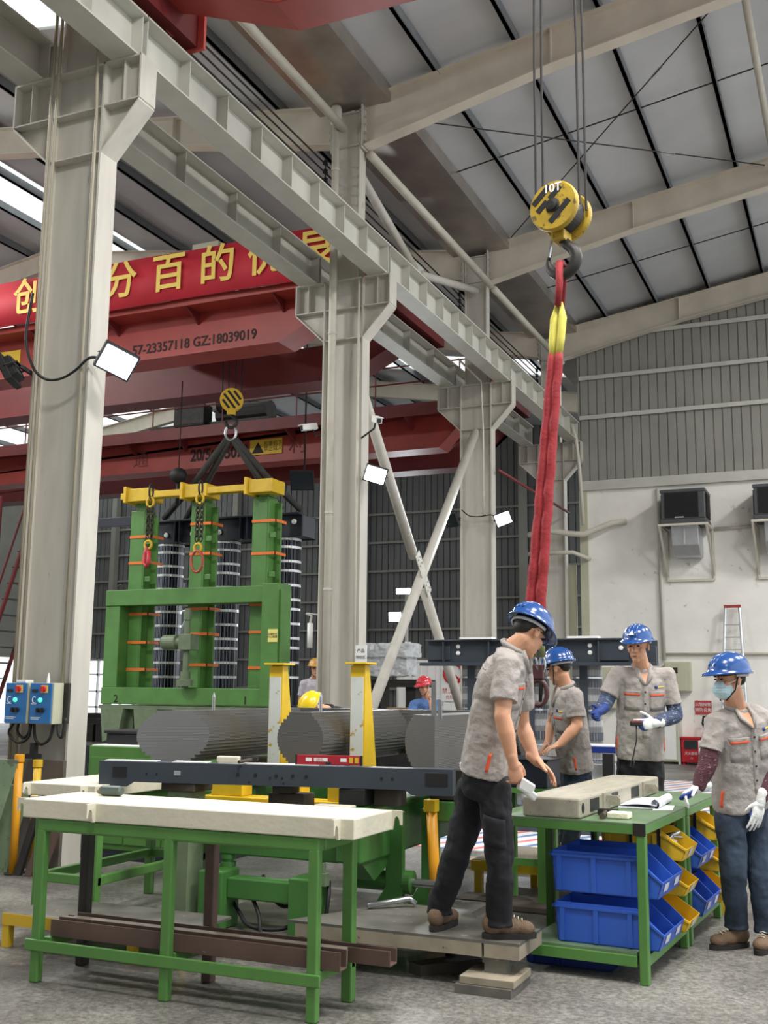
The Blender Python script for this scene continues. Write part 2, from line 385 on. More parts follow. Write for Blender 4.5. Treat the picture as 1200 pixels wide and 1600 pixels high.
b = MB(); b.prism([(-7.3, 10.62), (-7.3, 10.36), (-6.1, 10.36), (-6.1, 10.62), (-6.13, 10.62), (-6.13, 10.39), (-7.27, 10.39), (-7.27, 10.62)], (0, -13, 0), X, Z, (0, 50, 0))
struct(b.build('trim_1', gut_m), 'dark steel valley gutter above the columns')

# ------------------------------------------------------------------ walls
def ribbed(x0, x1, y, z0, z1top, pitch=0.21, d=0.035):
    """trapezoid-ribbed cladding facing -y; z1top(x) gives the upper edge"""
    b = MB(); x = x0; P = []
    while x < x1:
        P += [(x, y), (x + pitch * 0.14, y), (x + pitch * 0.2, y + d * 0.9), (x + pitch * 0.26, y + d * 0.9), (x + pitch * 0.32, y)]
        x += pitch
    lo = [b.b.verts.new((px, py, z0)) for px, py in P]; hi = [b.b.verts.new((px, py, z1top(px))) for px, py in P]
    for i in range(len(P) - 1): b.b.faces.new((lo[i], lo[i + 1], hi[i + 1], hi[i]))
    return b
struct(ribbed(-6.15, 9, 25.68, 6.5, lambda x: zr(x) + 0.18).build('wall_back', clad_m), 'grey ribbed cladding on the upper back wall')
for z in (8.2, 9.2, 10.22):
    xa = -6.1 if z < 10 else -5.3
    b = MB(); b.box(xa, 9, 25.60, 25.67, z - 0.035, z + 0.035); b.box(xa, 9, 25.595, 25.60, z - 0.05, z + 0.05)
    struct(b.build('girt', steel2), 'horizontal wall girt on the ribbed cladding')
b = MB(); b.box(-6.1, 9, 25.45, 25.72, 6.36, 6.42); b.box(-6.1, 9, 25.62, 25.7, 6.42, 6.62)
struct(b.build('trim_2', steel2), 'grey steel ledge where cladding meets the white wall')
b = MB(); b.box(-5.93, 9, 25.56, 25.8, 0, 6.36)
struct(b.build('wall_right', plaster), 'rough white plastered wall at the back of the right hall')
b = MB(); b.box(-6.12, -5.93, 25.5, 25.8, 0, 6.36)
struct(b.build('trim_3', cab_m), 'beige corner post at the end of the white wall')
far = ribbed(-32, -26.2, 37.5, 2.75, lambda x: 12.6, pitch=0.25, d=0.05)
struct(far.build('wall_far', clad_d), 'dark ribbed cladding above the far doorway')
b = MB()
for x in (-31, -29.8, -28.6, -27.4, -26.3): b.box(x, x + 0.08, 37.5, 37.6, 0, 2.75)
for z in (0.0, 0.7, 1.35, 2.05, 2.67): b.box(-31, -26.2, 37.5, 37.6, z, z + 0.08)
struct(b.build('window_2', white), 'bright glazed far doorway behind the nearest column')
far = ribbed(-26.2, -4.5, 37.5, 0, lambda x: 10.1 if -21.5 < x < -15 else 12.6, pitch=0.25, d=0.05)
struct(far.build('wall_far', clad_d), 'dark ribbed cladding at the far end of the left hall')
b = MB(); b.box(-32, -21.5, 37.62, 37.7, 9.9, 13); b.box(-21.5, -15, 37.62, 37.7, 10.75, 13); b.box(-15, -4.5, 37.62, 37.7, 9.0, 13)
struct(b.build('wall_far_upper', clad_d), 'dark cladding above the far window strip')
for z in (1.6, 2.7, 3.8, 4.9, 6.0, 7.1, 8.2):
    b = MB(); b.box(-32 if z > 2.5 else -26.2, -4.5, 37.38, 37.46, z - 0.04, z + 0.04)
    struct(b.build('girt', clad_m), 'horizontal wall girt on the far cladding')
b = MB()
for x in (-29, -23, -17.3, -11): b.box(x - 0.12, x + 0.12, 37.1, 37.4, 0, 11.5)
struct(b.build('trim_4', clad_m), 'wall posts on the far cladding')
b = MB(); b.box(-31, 11, -13.2, -13, 0, 13)  # unseen wall added to cut sky light coming from behind the camera
struct(b.build('wall_light_block', clad_m), 'unseen grey wall added behind the camera to block sky light')
b = MB(); b.box(-31.2, -31, 2, 31, 0, 9.5); b.box(-31.2, -31, 31, 37.5, 2.7, 9.5)
struct(b.build('wall_left', clad_m), 'grey side wall of the left hall beside a bright doorway')

# ------------------------------------------------------------------ bracing, pipes and wires of the frame
def curve(pts, k=6):
    """smooth path through the points"""
    P = [Vector(p) for p in pts]; P = [P[0] * 2 - P[1]] + P + [P[-1] * 2 - P[-2]]; out = []
    for i in range(1, len(P) - 2):
        for j in range(k):
            t = j / k; a, b, c, d = P[i - 1:i + 3]; out.append(0.5 * ((2 * b) + (c - a) * t + (2 * a - 5 * b + 4 * c - d) * t * t + (3 * b - a - 3 * c + d) * t ** 3))
    return out + [P[-2]]
def tube_thing(name, pts, r, m, label, cat, group=None, n=12):
    if 'cable' in name and len(pts) > 3: pts = curve(pts)
    o = MB().tube(pts, r, n).build(name, m, smooth=True); return tag(o, label, cat, group)
t = thing('cross_brace', 'two crossed grey tube braces bolted between second and third columns', 'brace', (-6.8, 16.9, 0.4))
MB().tube([(-6.8, 14.05, 6.56), (-6.8, 16.62, 3.76)], 0.085).build('tube', steel, t, smooth=True)
MB().tube([(-6.8, 17.1, 3.24), (-6.8, 19.76, 0.34)], 0.085).build('tube', steel, t, smooth=True)
MB().tube([(-6.78, 14.05, 0.30), (-6.78, 19.76, 6.60)], 0.085).build('tube', steel, t, smooth=True)
b = MB(); d = Vector((0, 0.676, -0.737)); e = Vector((0, 0.737, 0.676)); c = Vector((-6.72, 16.86, 3.5))
b.obox(c, d * 0.42, e * 0.1, X * 0.008)
for s in (-1, 1):
    for q in (0.2, 0.32):
        for w in (-0.05, 0.05): b.cyl(c + d * s * q + e * w, c + d * s * q + e * w + X * 0.03, 0.016, n=6)
b.build('gusset_plate', steel2, t)
tie = 'long grey tie tube linking column heads '
for y0, y1, w in ((8.0, 13.75, 'near the top edge, before the second column'), (13.95, 19.8, 'right of the gutter, after the second column'), (20.0, 25.4, 'after the third column')):
    xx = -6.82 if y0 < 9 else -6.46; zz = 10.0 if y0 < 9 else 9.6
    tube_thing('tie_tube', [(xx, y0, zz), (xx, y1, zz)], 0.07, pipe_m, tie + w, 'tube', 'tie tubes at the column heads')
tube_thing('tie_tube', [(-1.0, 13.9, 11.0), (-1.0, 19.9, 11.0)], 0.055, pipe_m, 'pale tube strut under the roof at the right picture edge', 'tube')
t = thing('knee_brace', 'V shaped pair of grey tubes above the runway beam', 'brace', (-6.75, 16.6, 8.6))
MB().tube([(-6.75, 14.05, 9.5), (-6.75, 16.45, 8.75)], 0.075).build('tube', steel, t, smooth=True)
MB().tube([(-6.75, 16.75, 8.75), (-6.75, 19.7, 9.5)], 0.075).build('tube', steel, t, smooth=True)
b = MB(); b.prism([(16.2, 8.25), (17.0, 8.25), (16.85, 8.9), (16.35, 8.9)], (-6.77, 0, 0), Y, Z, (0.03, 0, 0)); b.build('gusset_plate', steel2, t)
for (a, c, w) in (((-1.44, 14.61, 11.15), (-5.95, 19.55, 10.44), 'running down to the third column'), ((-5.97, 14.73, 10.44), (-1.14, 19.95, 11.2), 'running down to the second column')):
    a, c = Vector(a), Vector(c); t = thing('tie_rod', 'thin roof tie rod with turnbuckle, ' + w, 'rod', tuple(a), 'crossed roof tie rods')
    MB().tube([a, c], 0.011, 6).build('rod', dark, t)
    q = a.lerp(c, 0.22 if w.endswith('third column') else 0.68); dd = (c - a).normalized() * 0.16; b = MB()
    for s in (-1, 1): b.tube([q - dd, q - dd * 0.7 + X * 0.025 * s, q + dd * 0.7 + X * 0.025 * s, q + dd], 0.008, 6)
    b.build('turnbuckle', steel2, t)
for y, g in ((4.9, 'nearest'), (10.9, 'second'), (16.8, 'middle'), (22.8, 'farthest')):
    o = MB().tube([(-6.3, y, zr(-6.3) + 0.06), (9, y, zr(9) + 0.06)], 0.012, 6).build('sag_rod', dark); tag(o, 'thin sag rod crossing the purlins in the %s right roof bay' % g, 'rod', 'sag rods between purlins')
# round downpipe on the second column, with funnel and clamps
t = thing('downpipe', 'white round downpipe on the front of the second column', 'pipe', (-6.92, 13.72, 1.0))
MB().tube([(-6.92, 13.70, 0.05), (-6.92, 13.70, 6.85), (-6.92, 13.70, 10.2)], 0.057, 14).build('pipe', pipe_m, t, smooth=True)
MB().lathe((-6.92, 13.70, 10.05), Z, [(0, 0.058), (0.02, 0.085), (0.26, 0.085), (0.3, 0.07)], 16).build('funnel', pipe_m, t, smooth=True)
for z in (2.95, 4.05, 6.72, 9.3):
    b = MB(); b.lathe((-6.92, 13.70, z), Z, [(0, 0.066), (0.035, 0.066)], 14); b.build('clamp', steel2, t)
# conduits on the first column
for x, z1, lab in ((-7.09, 9.6, 'left of the pair on the nearest column'), (-7.02, 9.6, 'right of the pair on the nearest column')):
    tube_thing('conduit', [(x, 7.76, 0.9), (x, 7.76, 7.0), (x + 0.02, 7.76, z1)], 0.016, conduit_m, 'thin beige conduit, ' + lab, 'conduit', 'conduits on the nearest column', 8)
tube_thing('conduit', [(-6.53, 7.75, 1.35), (-6.51, 7.75, 7.0), (-6.53, 7.72, 8.1)], 0.016, conduit_m, 'beige conduit at the right flange of the nearest column', 'conduit', None, 8)
tube_thing('conduit', [(-6.62, 19.74, 4.9), (-6.62, 19.74, 6.6), (-6.66, 19.74, 7.62), (-6.72, 18.6, 7.75)], 0.02, pipe_m, 'thin conduit bending up the third column to the runway', 'conduit', None, 8)
tube_thing('conduit', [(-6.52, 13.76, 1.3), (-6.52, 13.76, 7.55)], 0.02, pipe_m, 'thin white conduit at the right flange of the second column', 'conduit', None, 8)
tube_thing('conduit', [(-6.36, 19.9, 5.83), (-6.35, 25.4, 5.83)], 0.03, red_d, 'thin dark red pipe from the third column to the back wall', 'conduit', None, 8)
t = thing('tube_lamp', 'small white tube lamp hanging left of the second column foot', 'lamp', (-7.24, 13.8, 2.15)); MB().tube([(-7.24, 13.8, 2.15), (-7.24, 13.8, 2.5)], 0.04, 10).build('tube', white, t, smooth=True); MB().tube([(-7.24, 13.8, 2.5), (-7.22, 13.8, 2.6), (-7.3, 13.78, 2.64)], 0.018, 8).build('hook', steel2, t); MB().tube([(-7.3, 13.78, 2.64), (-7.12, 13.85, 2.62)], 0.012, 6).build('arm', steel2, t)
# bare conductor wires beside the upper columns
WL = ['lowest', 'second lowest', 'middle', 'second highest', 'highest']
for k in range(5):
    z = 8.92 + 0.14 * k
    o = MB().tube([(-7.1, 3, z), (-7.1, 13.7, z - 0.02), (-7.1, 19.7, z - 0.02), (-7.1, 25.5, z)], 0.014, 6).build('conductor_wire', cable_m)
    tag(o, 'dark conductor wire above the runway, %s of the five' % WL[k], 'wire', 'conductor wires above the runway')
for y in (13.72, 19.72, 25.4):
    b = MB()
    b.tube([(-7.1, y, 8.85), (-7.1, y, 9.55)], 0.012, 6)
    for k in range(5):
        b.lathe((-7.1, y, 8.88 + 0.14 * k), Z, [(0, 0.02), (0.02, 0.045), (0.04, 0.02), (0.06, 0.045), (0.08, 0.02)], 10)
    tag(b.build('insulator_rack', black), 'black stack of insulators at the %s upper column' % {13.72: 'second', 19.72: 'third', 25.4: 'farthest'}[y], 'insulator', 'insulator racks')

# ------------------------------------------------------------------ bridge cranes
def girder(parent, y0, y1, zb, zt, xl, m, xr=-7.62, tap=1.35, rise=0.62):
    b = MB(); P = [(xl, zb), (xr - tap, zb), (xr - 0.1, zb + rise), (xr, zb + rise), (xr, zt), (xl, zt)]
    b.prism(P, (0, y0, 0), X, Z, (0, y1 - y0, 0))
    for a, c in (((xl, zb), (xr - tap, zb)), ((xr - tap, zb), (xr - 0.1, zb + rise))):
        b.prism([a, c, (c[0], c[1] - 0.02), (a[0], a[1] - 0.02)], (0, y0 - 0.06, 0), X, Z, (0, y1 - y0 + 0.12, 0))
    return b.build('girder', m, parent)
def end_truck(parent, x, y0, y1, z, m):
    b = MB(); b.box(x - 0.17, x + 0.17, y0, y1, z + 0.03, z + 0.42)
    if x < -7: b.box(x - 0.7, x - 0.17, y0 + 0.4, y0 + 0.95, z + 0.06, z + 0.4); b.box(x - 0.7, x - 0.17, y1 - 0.95, y1 - 0.4, z + 0.06, z + 0.4)
    for y in (y0 + 0.35, y1 - 0.35): b.cyl((x - 0.06, y, z + 0.13), (x + 0.06, y, z + 0.13), 0.13, n=18)
    return b.build('end_truck', m, parent)
ca = thing('bridge_crane', 'red overhead crane with the red and gold banner', 'crane', (-12, 16.5, 7.4))
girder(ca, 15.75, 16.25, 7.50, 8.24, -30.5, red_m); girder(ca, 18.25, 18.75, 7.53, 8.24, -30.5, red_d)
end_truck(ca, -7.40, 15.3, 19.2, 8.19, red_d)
b = MB(); b.box(-30.5, -7.62, 15.25, 15.8, 8.24, 8.27); b.box(-30.5, -7.62, 15.22, 15.25, 8.2, 8.32); b.build('walkway', red_m, ca)
for k in range(9):
    x = -8.9 - 1.75 * k; b = MB()
    b.prism([(15.28, 8.24), (15.75, 8.24), (15.75, 8.02)], (x - 0.02, 0, 0), Y, Z, (0.04, 0, 0)); b.build('walkway_bracket', red_d, ca)
b = MB(); b.box(-12.9, -12.1, 17.0, 17.9, 8.3, 8.75); b.box(-11.0, -10.3, 16.3, 17.7, 8.3, 8.6); b.cyl((-11.9, 16.6, 8.75), (-10.5, 16.6, 8.75), 0.25)
b.build('hoist_trolley', red_d, ca)
b = MB(); b.box(-10.75, -10.2, 15.6, 16.2, 8.9, 9.5); b.build('control_cabinet', cab_m, ca)
b = MB(); b.box(-13.1, -11.6, 15.7, 16.2, 8.27, 9.05); b.build('resistor_box', cab_m, ca)
text('57-23357118 GZ:18039019', 0.255, (-10.76, 15.742, 7.70), X, Z, txt_dark, 'serial_number', ca, 0.002, sx=0.93, bold=0.004)
b = MB(); b.box(-15.35, -14.75, 15.735, 15.75, 7.72, 8.05); sg = b.build('warning_sign', mat('sign_amber', (226, 190, 60), 0.6), ca)
b = MB(); b.box(-15.3, -14.8, 15.73, 15.736, 7.75, 7.84); b.build('red_stripe', txt_red, sg)
# banner: its own cloth, with separate golden characters
b = MB(); P = []
for i in range(90):
    x = -22 + 14.35 * i / 89; P.append((x, 15.1 + 0.02 * math.sin(x * 2.3), 0))
lo = [b.b.verts.new((x, y, 8.28 + 0.012 * math.sin(x * 1.7))) for x, y, z in P]; hi = [b.b.verts.new((x, y + 0.02, 9.17)) for x, y, z in P]
lo2 = [b.b.verts.new((x, y + 0.012, 8.28 + 0.012 * math.sin(x * 1.7))) for x, y, z in P]; hi2 = [b.b.verts.new((x, y + 0.032, 9.17)) for x, y, z in P]
for i in range(89):
    b.b.faces.new((lo[i], lo[i + 1], hi[i + 1], hi[i])); b.b.faces.new((lo2[i + 1], lo2[i], hi2[i], hi2[i + 1]))
    b.b.faces.new((hi[i], hi[i + 1], hi2[i + 1], hi2[i])); b.b.faces.new((lo[i + 1], lo[i], lo2[i], lo2[i + 1]))
ban = tag(b.build('banner', mat('banner_cloth', (196, 36, 54), 0.7, var=0.12, scale=2), smooth=True), 'long red cloth banner with golden characters on the crane', 'banner')
for ch, x in (('创', -14.0), ('百', -12.95), ('分', -11.9), ('百', -10.87), ('的', -9.87), ('优', -8.88), ('良', -7.95)):
    text(ch, 0.74, (x, 15.068 + 0.02 * math.sin(x * 2.3), 8.76), X, Z, txt_gold, 'character', ban, 0.003, bold=0.012)
cb = thing('bridge_crane', 'farther red overhead crane with a handrail on its walkway', 'crane', (-14, 23, 7.1))
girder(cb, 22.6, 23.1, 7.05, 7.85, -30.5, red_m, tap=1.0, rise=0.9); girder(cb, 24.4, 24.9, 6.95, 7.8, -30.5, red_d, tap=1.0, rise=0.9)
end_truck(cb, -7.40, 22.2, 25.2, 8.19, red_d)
b = MB(); b.box(-30.5, -7.62, 21.95, 22.6, 7.78, 7.82); b.box(-30.5, -7.62, 21.92, 21.95, 7.66, 7.95); b.build('walkway', red_d, cb)
for k in range(8):
    x = -9.3 - 1.55 * k; b = MB(); b.prism([(22.0, 7.78), (22.6, 7.78), (22.6, 7.5)], (x - 0.03, 0, 0), Y, Z, (0.06, 0, 0)); b.build('walkway_bracket', red_d, cb)
b = MB()
for z in (8.45, 8.85): b.tube([(-30, 21.95, z), (-7.7, 21.95, z)], 0.018, 6)
for k in range(11): b.tube([(-7.9 - 2.05 * k, 21.95, 7.9), (-7.9 - 2.05 * k, 21.95, 8.85)], 0.018, 6)
b.build('handrail', red_d, cb)
b = MB(); b.box(-16.9, -13.3, 22.9, 24.6, 7.9, 8.3); b.cyl((-14.9, 23.2, 8.5), (-13.4, 23.2, 8.5), 0.28); b.box(-16.0, -15.1, 22.7, 23.1, 8.2, 8.75); b.sph((-14.6, 23.0, 8.75), 0.3)
b.build('hoist_trolley', dark, cb)
text('20/5t-1507355', 0.42, (-14.35, 22.59, 7.36), X, Z, txt_dark, 'serial_number', cb, 0.002, sx=0.82, bold=0.012)
text('通', 0.5, (-16.9, 22.59, 7.38), X, Z, mat('faded_lettering', (120, 62, 54), 0.7), 'faded_character', cb, 0.002)
text('利', 0.5, (-12.3, 22.59, 7.40), X, Z, MATS['faded_lettering'], 'faded_character', cb, 0.002)
b = MB(); b.box(-13.62, -12.72, 22.57, 22.595, 7.24, 7.62); sg = b.build('warning_sign', mat('sign_yellow', (226, 190, 60), 0.6), cb)
b = MB(); b.prism([(-13.56, 7.28), (-13.22, 7.28), (-13.39, 7.56)], (0, 22.566, 0), X, Z, (0, 0.006, 0)); b.build('warning_triangle', txt_dark, sg)
text('起重机下\n禁止站人', 0.13, (-12.97, 22.568, 7.43), X, Z, txt_dark, 'lettering', sg, 0.001)
cc = thing('bridge_crane', 'red overhead crane crossing the top edge of the picture', 'crane', (-4, 8, 7.5))
b = MB(); P = [(9, 7.9), (-4.7, 7.9), (-6.0, 8.42), (-6.4, 8.52), (-6.4, 8.9), (9, 8.9)]
b.prism(P, (0, 8.0, 0), X, Z, (0, 0.5, 0))
b.build('girder', red_m, cc, bev=0.02)
end_truck(cc, -6.25, 5.2, 8.78, 8.2, red_d)
b = MB(); b.box(-6.40, -6.0, 8.76, 8.80, 8.20, 8.72); pl = b.build('buffer_plate', mat('buffer_red', (216, 96, 86), 0.5, var=0.06), cc)
b = MB(); b.tube([(-6.15, 8.82, 8.5), (-6.17, 8.86, 8.52), (-6.17, 8.86, 8.44), (-6.14, 8.82, 8.38)], 0.02, 8); b.build('hook_eye', dark, pl)
# ------------------------------------------------------------------ hook blocks, slings
def ring(c, ex, ey, rx, ry, r, n=28, m=10):
    c, ex, ey = Vector(c), Vector(ex), Vector(ey)
    return [c + ex * rx * math.cos(2 * math.pi * i / n) + ey * ry * math.sin(2 * math.pi * i / n) for i in range(n)]
hx, hy, hz = -1.80, 7.13, 4.93
hk = thing('crane_hook', 'yellow and black ten tonne hook block on steel ropes', 'hook block', (hx, hy, hz))
ax = Vector((-0.166, -0.986, 0.0)).normalized(); sd = ax.cross(Z).normalized(); up2 = sd.cross(ax)
def disc(c, r, th, name, m, par):
    return MB().lathe(Vector(c) - ax * th / 2, ax, [(0, r * 0.94), (0.012, r), (th - 0.012, r), (th, r * 0.94)], 40).build(name, m, par, smooth=False)
hc = Vector((hx, hy, hz))
blk_y = mat('hook_block_yellow', (176, 146, 42), 0.5, var=0.28, scale=7, rgb2=(84, 74, 50), thr=0.58)
front = disc(hc + ax * 0.115, 0.182, 0.05, 'front_cheek', blk_y, hk)
disc(hc - ax * 0.115, 0.182, 0.05, 'rear_cheek', blk_y, hk); disc(hc, 0.15, 0.14, 'sheave', dark, hk)
fc = hc + ax * 0.1415
MB().lathe(fc - ax * 0.005, ax, [(0, 0.052), (0.012, 0.052), (0.014, 0.042), (0.03, 0.04), (0.034, 0.02)], 20).build('axle_pin', dark, front)
d45 = (sd * -0.72 + up2 * 0.68).normalized(); p45 = d45.cross(ax)
for q, a, l in ((0.072, 0.0, 0.1), (-0.055, 0.075, 0.055), (-0.058, -0.055, 0.05), (-0.125, 0.0, 0.085), (0.07, -0.06, 0.04)):
    if q == 0.07: continue
    b = MB(); b.obox(fc + p45 * q + d45 * a, d45 * l, p45 * 0.021, ax * 0.002); b.build('black_stripe', black, front)
text('10T', 0.085, fc + up2 * 0.125 + ax * 0.002, -sd if sd.x < 0 else sd, up2, txt_white, 'lettering', front, 0.001, bold=0.002)
b = MB(); b.obox(hc - up2 * 0.18 + Vector((0, 0, -0.01)), sd * 0.05, up2 * 0.04, ax * 0.07); b.build('trunnion', blk_y, hk, bev=0.01)
hs = -sd if sd.x < 0 else sd
pts = [hc + Z * -0.2]; cc2 = hc + Z * -0.36 + hs * 0.005
for i in range(15):
    a = math.radians(62 - i * 19.5); pts.append(cc2 + hs * math.cos(a) * 0.105 + Z * math.sin(a) * 0.105)
MB().tube(pts, [0.035, 0.038] + [0.043] * 9 + [0.038, 0.033, 0.027, 0.02, 0.014], 12).build('hook', dark, hk, smooth=True)
b = MB(); b.bar(hc + Z * -0.2 - hs * 0.06 + ax * 0.03, hc + Z * -0.33 - hs * 0.085 + ax * 0.03, 0.02, 0.012); b.build('safety_latch', chrome, hk)
for s, q in ((-1, 0.06), (-1, -0.06), (1, 0.06), (1, -0.06)):
    p = hc + hs * s * 0.165 + ax * q
    MB().tube([p, p + Z * 1.2, p + Z * 3.8 + hs * -s * 0.03], 0.0095, 6).build('rope', cable_m, hk)
# red round sling from the hook
sl = thing('round_sling', 'long red round sling hanging from the ten tonne hook', 'sling', (-1.95, 7.3, 1.9))
red_s = mat('sling_red', (150, 40, 46), 0.75, var=0.12, scale=10, bump=0.3, bscale=30); yel_s = mat('sling_yellow', (216, 206, 96), 0.75, var=0.15, scale=12)
top = hc + Z * -0.445; bot = Vector((-2.07, 7.24, 2.0))
L1 = top.lerp(bot, 0.1); L2 = top.lerp(bot, 0.235)
MB().tube([top + Z * 0.05 + ax * 0.045, top + Z * 0.062, top + Z * 0.05 - ax * 0.045, L1 - ax * 0.03 ], 0.024, 8).build('eye', red_s, sl, smooth=True)
MB().tube([top + Z * 0.05 + ax * 0.045, top + ax * 0.05 - Z * 0.1, L1 + ax * 0.03], 0.026, 8).build('eye', red_s, sl, smooth=True)
for s in (-1, 1):
    b = MB(); b.tube([L1 + hs * s * 0.012 + Z * 0.03, L1.lerp(L2, 0.25) + hs * s * 0.032, L1.lerp(L2, 0.7) + hs * s * 0.03, L2 + hs * s * 0.022 - Z * 0.02], [0.012, 0.03, 0.03, 0.026], 10); b.build('sleeve', yel_s, sl, smooth=True)
for s in (-1, 1):
    P = [L2 + hs * s * 0.026]; R = [0.028]
    for i in range(1, 40):
        q = i / 39; w = 0.026 + 0.012 * q; P.append(L2.lerp(bot, q) + hs * s * w + ax * 0.004 * math.sin(i * 1.3 + s) + hs * 0.002 * math.sin(i * 0.9)); R.append(0.031 + 0.008 * q + (0.001 + 0.002 * q * q) * math.sin(i * 1.9 + s))
    MB().tube(P, R, 12).build('strand', red_s, sl, smooth=True)
# lower end of the sling: webbing loops carrying red grab hooks
lk = thing('sling_hooks', 'cluster of dark red hooks on green webbing behind the bending man', 'hook', (-2.12, 7.3, 1.45))
gr_w = mat('webbing_green', (126, 132, 84), 0.8, var=0.15, scale=12); hk_r = mat('hook_red', (72, 36, 40), 0.5, var=0.2, scale=10)
for k, (dx, dz) in enumerate(((-0.07, 0.0), (0.0, -0.01), (0.06, 0.0))):
    p = bot + hs * dx
    MB().tube([bot + hs * dx * 0.4 - Z * 0.02, p - Z * 0.1, p - Z * 0.2], 0.013, 8, flat=1.6).build('webbing', gr_w, lk, smooth=True)
    MB().tube(ring(p - Z * 0.25, hs, Z, 0.02, 0.05, 0), 0.008, 8, closed=True).build('shackle', chrome, lk, smooth=True)
for k, (dx, r) in enumerate(((-0.075, 0.05), (0.03, 0.062))):
    p = bot + hs * dx - Z * 0.40
    g = MB().tube(ring(p - Z * 0.04, hs, Z, r, r * 1.35, 0), 0.017, 10, closed=True).build('grab_hook', hk_r, lk, smooth=True)
    MB().tube([p + Z * 0.14, p + Z * 0.05 + hs * 0.02, p - Z * 0.1 + hs * 0.012], [0.026, 0.017, 0.012], 8).build('latch', dark, g, smooth=True)
    b = MB(); b.obox(p + Z * 0.1, hs * 0.042, Z * 0.05, ax * 0.022); b.build('hook_head', hk_r, g, bev=0.008)

def flood(loc, aim, size, label, on=True, bracket=(0, 0, 0), group=None, roll=0.0):
    loc = Vector(loc); f = (Vector(aim) - loc).normalized(); s = f.cross(Z).normalized(); u = s.cross(f); w, h = size
    s, u = s * math.cos(roll) + u * math.sin(roll), u * math.cos(roll) - s * math.sin(roll)
    t = thing('floodlight', label, 'floodlight', tuple(loc), group)
    b = MB(); b.obox(loc - f * 0.04, s * w / 2, u * h / 2, f * 0.03); b.obox(loc - f * 0.09, s * w * 0.36, u * h * 0.36, f * 0.03)
    for k in range(7): b.obox(loc - f * 0.10 + s * w * (k - 3) * 0.1, s * 0.004, u * h * 0.34, f * 0.035)
    b.build('housing', black, t, bev=0.004)
    b = MB(); b.obox(loc - f * 0.004, s * w * 0.44, u * h * 0.42, f * 0.004); b.build('lens', lens_m if on else glass_m, t)
    br = Vector(bracket); b = MB()
    for q in (-1, 1): b.bar(loc - f * 0.05 + s * q * w * 0.52, loc - f * 0.16 + s * q * w * 0.4, 0.03, 0.006)
    b.bar(loc - f * 0.16 - s * w * 0.42, loc - f * 0.16 + s * w * 0.42, 0.03, 0.006)
    if br.length: b.bar(loc - f * 0.16, br, 0.035, 0.035)
    b.build('bracket', black, t)
    if on:
        l = bpy.data.lights.new('flood_beam', 'SPOT'); l.energy = 260; l.spot_size = 2.2; l.spot_blend = 0.6; l.shadow_soft_size = 0.15; l.color = (0.92, 0.97, 1)
        o = bpy.data.objects.new('flood_beam', l); COL.objects.link(o); o.location = loc + f * 0.06; o.rotation_euler = f.to_track_quat('-Z', 'Y').to_euler()
    return t
FG = 'floodlights on the columns'
flood((-6.04, 7.66, 4.47), (-2.0, 3.6, 1.0), (0.34, 0.26), 'lit white floodlight on the nearest column', True, (-6.42, 7.82, 4.55), FG, 0.38)
flood((-7.32, 7.62, 4.50), (-10.6, 6.0, 2.6), (0.36, 0.27), 'dark floodlight seen from behind at the left picture edge', False, (-7.12, 7.82, 4.5), FG)
flood((-6.18, 13.66, 4.56), (-3.0, 5.0, 1.5), (0.32, 0.25), 'lit floodlight on the second column', True, (-6.44, 13.85, 4.56), FG, 0.3)
flood((-6.2, 19.66, 4.82), (-3.0, 8.0, 1.5), (0.32, 0.26), 'lit floodlight on the third column', True, (-6.44, 19.85, 4.82), FG, -0.35)
flood((-7.28, 19.68, 4.84), (-9.5, 14.0, 2.0), (0.32, 0.26), 'unlit dark floodlight on the left of the third column', False, (-7.12, 19.85, 4.86), FG)
flood((-10.55, 19.6, 5.85), (-8.0, 12.0, 2.0), (0.5, 0.42), 'large unlit floodlight left of the second column', False, (-10.65, 19.9, 6.3), FG)
tube_thing('hanger_rod', [(-10.65, 19.9, 6.28), (-10.65, 19.9, 10.55)], 0.02, dark, 'thin rod hanging the large unlit floodlight from the roof', 'rod', None, 8)
flood((-10.3, 24.0, 3.3), (-7, 10.0, 1.2), (0.34, 0.26), 'lit floodlight on a thin pole behind the crossed braces', True, (-10.3, 24.2, 3.1), FG)
flood((-12.6, 30.0, 4.5), (-9, 12.0, 1.2), (0.5, 0.2), 'small lit floodlight high on the far wall side', True, (-12.7, 30.5, 4.5), FG)
tube_thing('light_pole', [(-10.3, 24.2, 0), (-10.3, 24.2, 3.2)], 0.03, steel2, 'thin pole carrying the floodlight behind the crossed braces', 'pole', None, 8)
tube_thing('light_pole', [(-12.7, 30.5, 0), (-12.7, 30.5, 4.6)], 0.06, steel2, 'thicker far pole carrying the small high floodlight', 'pole', None, 8)
tube_thing('lamp_cable', [(-7.13, 7.72, 5.3), (-7.16, 7.7, 4.85), (-7.05, 7.7, 4.55), (-6.9, 7.7, 4.42), (-6.72, 7.7, 4.40), (-6.55, 7.7, 4.46), (-6.4, 7.7, 4.56), (-6.33, 7.78, 4.58)], 0.014, black, 'black cable looping across the nearest column to the floodlight', 'cable', None, 8)
tube_thing('lamp_cable', [(-7.05, 19.7, 5.05), (-6.9, 19.69, 4.93), (-6.7, 19.69, 4.9), (-6.45, 19.69, 4.92), (-6.35, 19.75, 4.86)], 0.012, black, 'black cable crossing the third column to its floodlight', 'cable', None, 6)
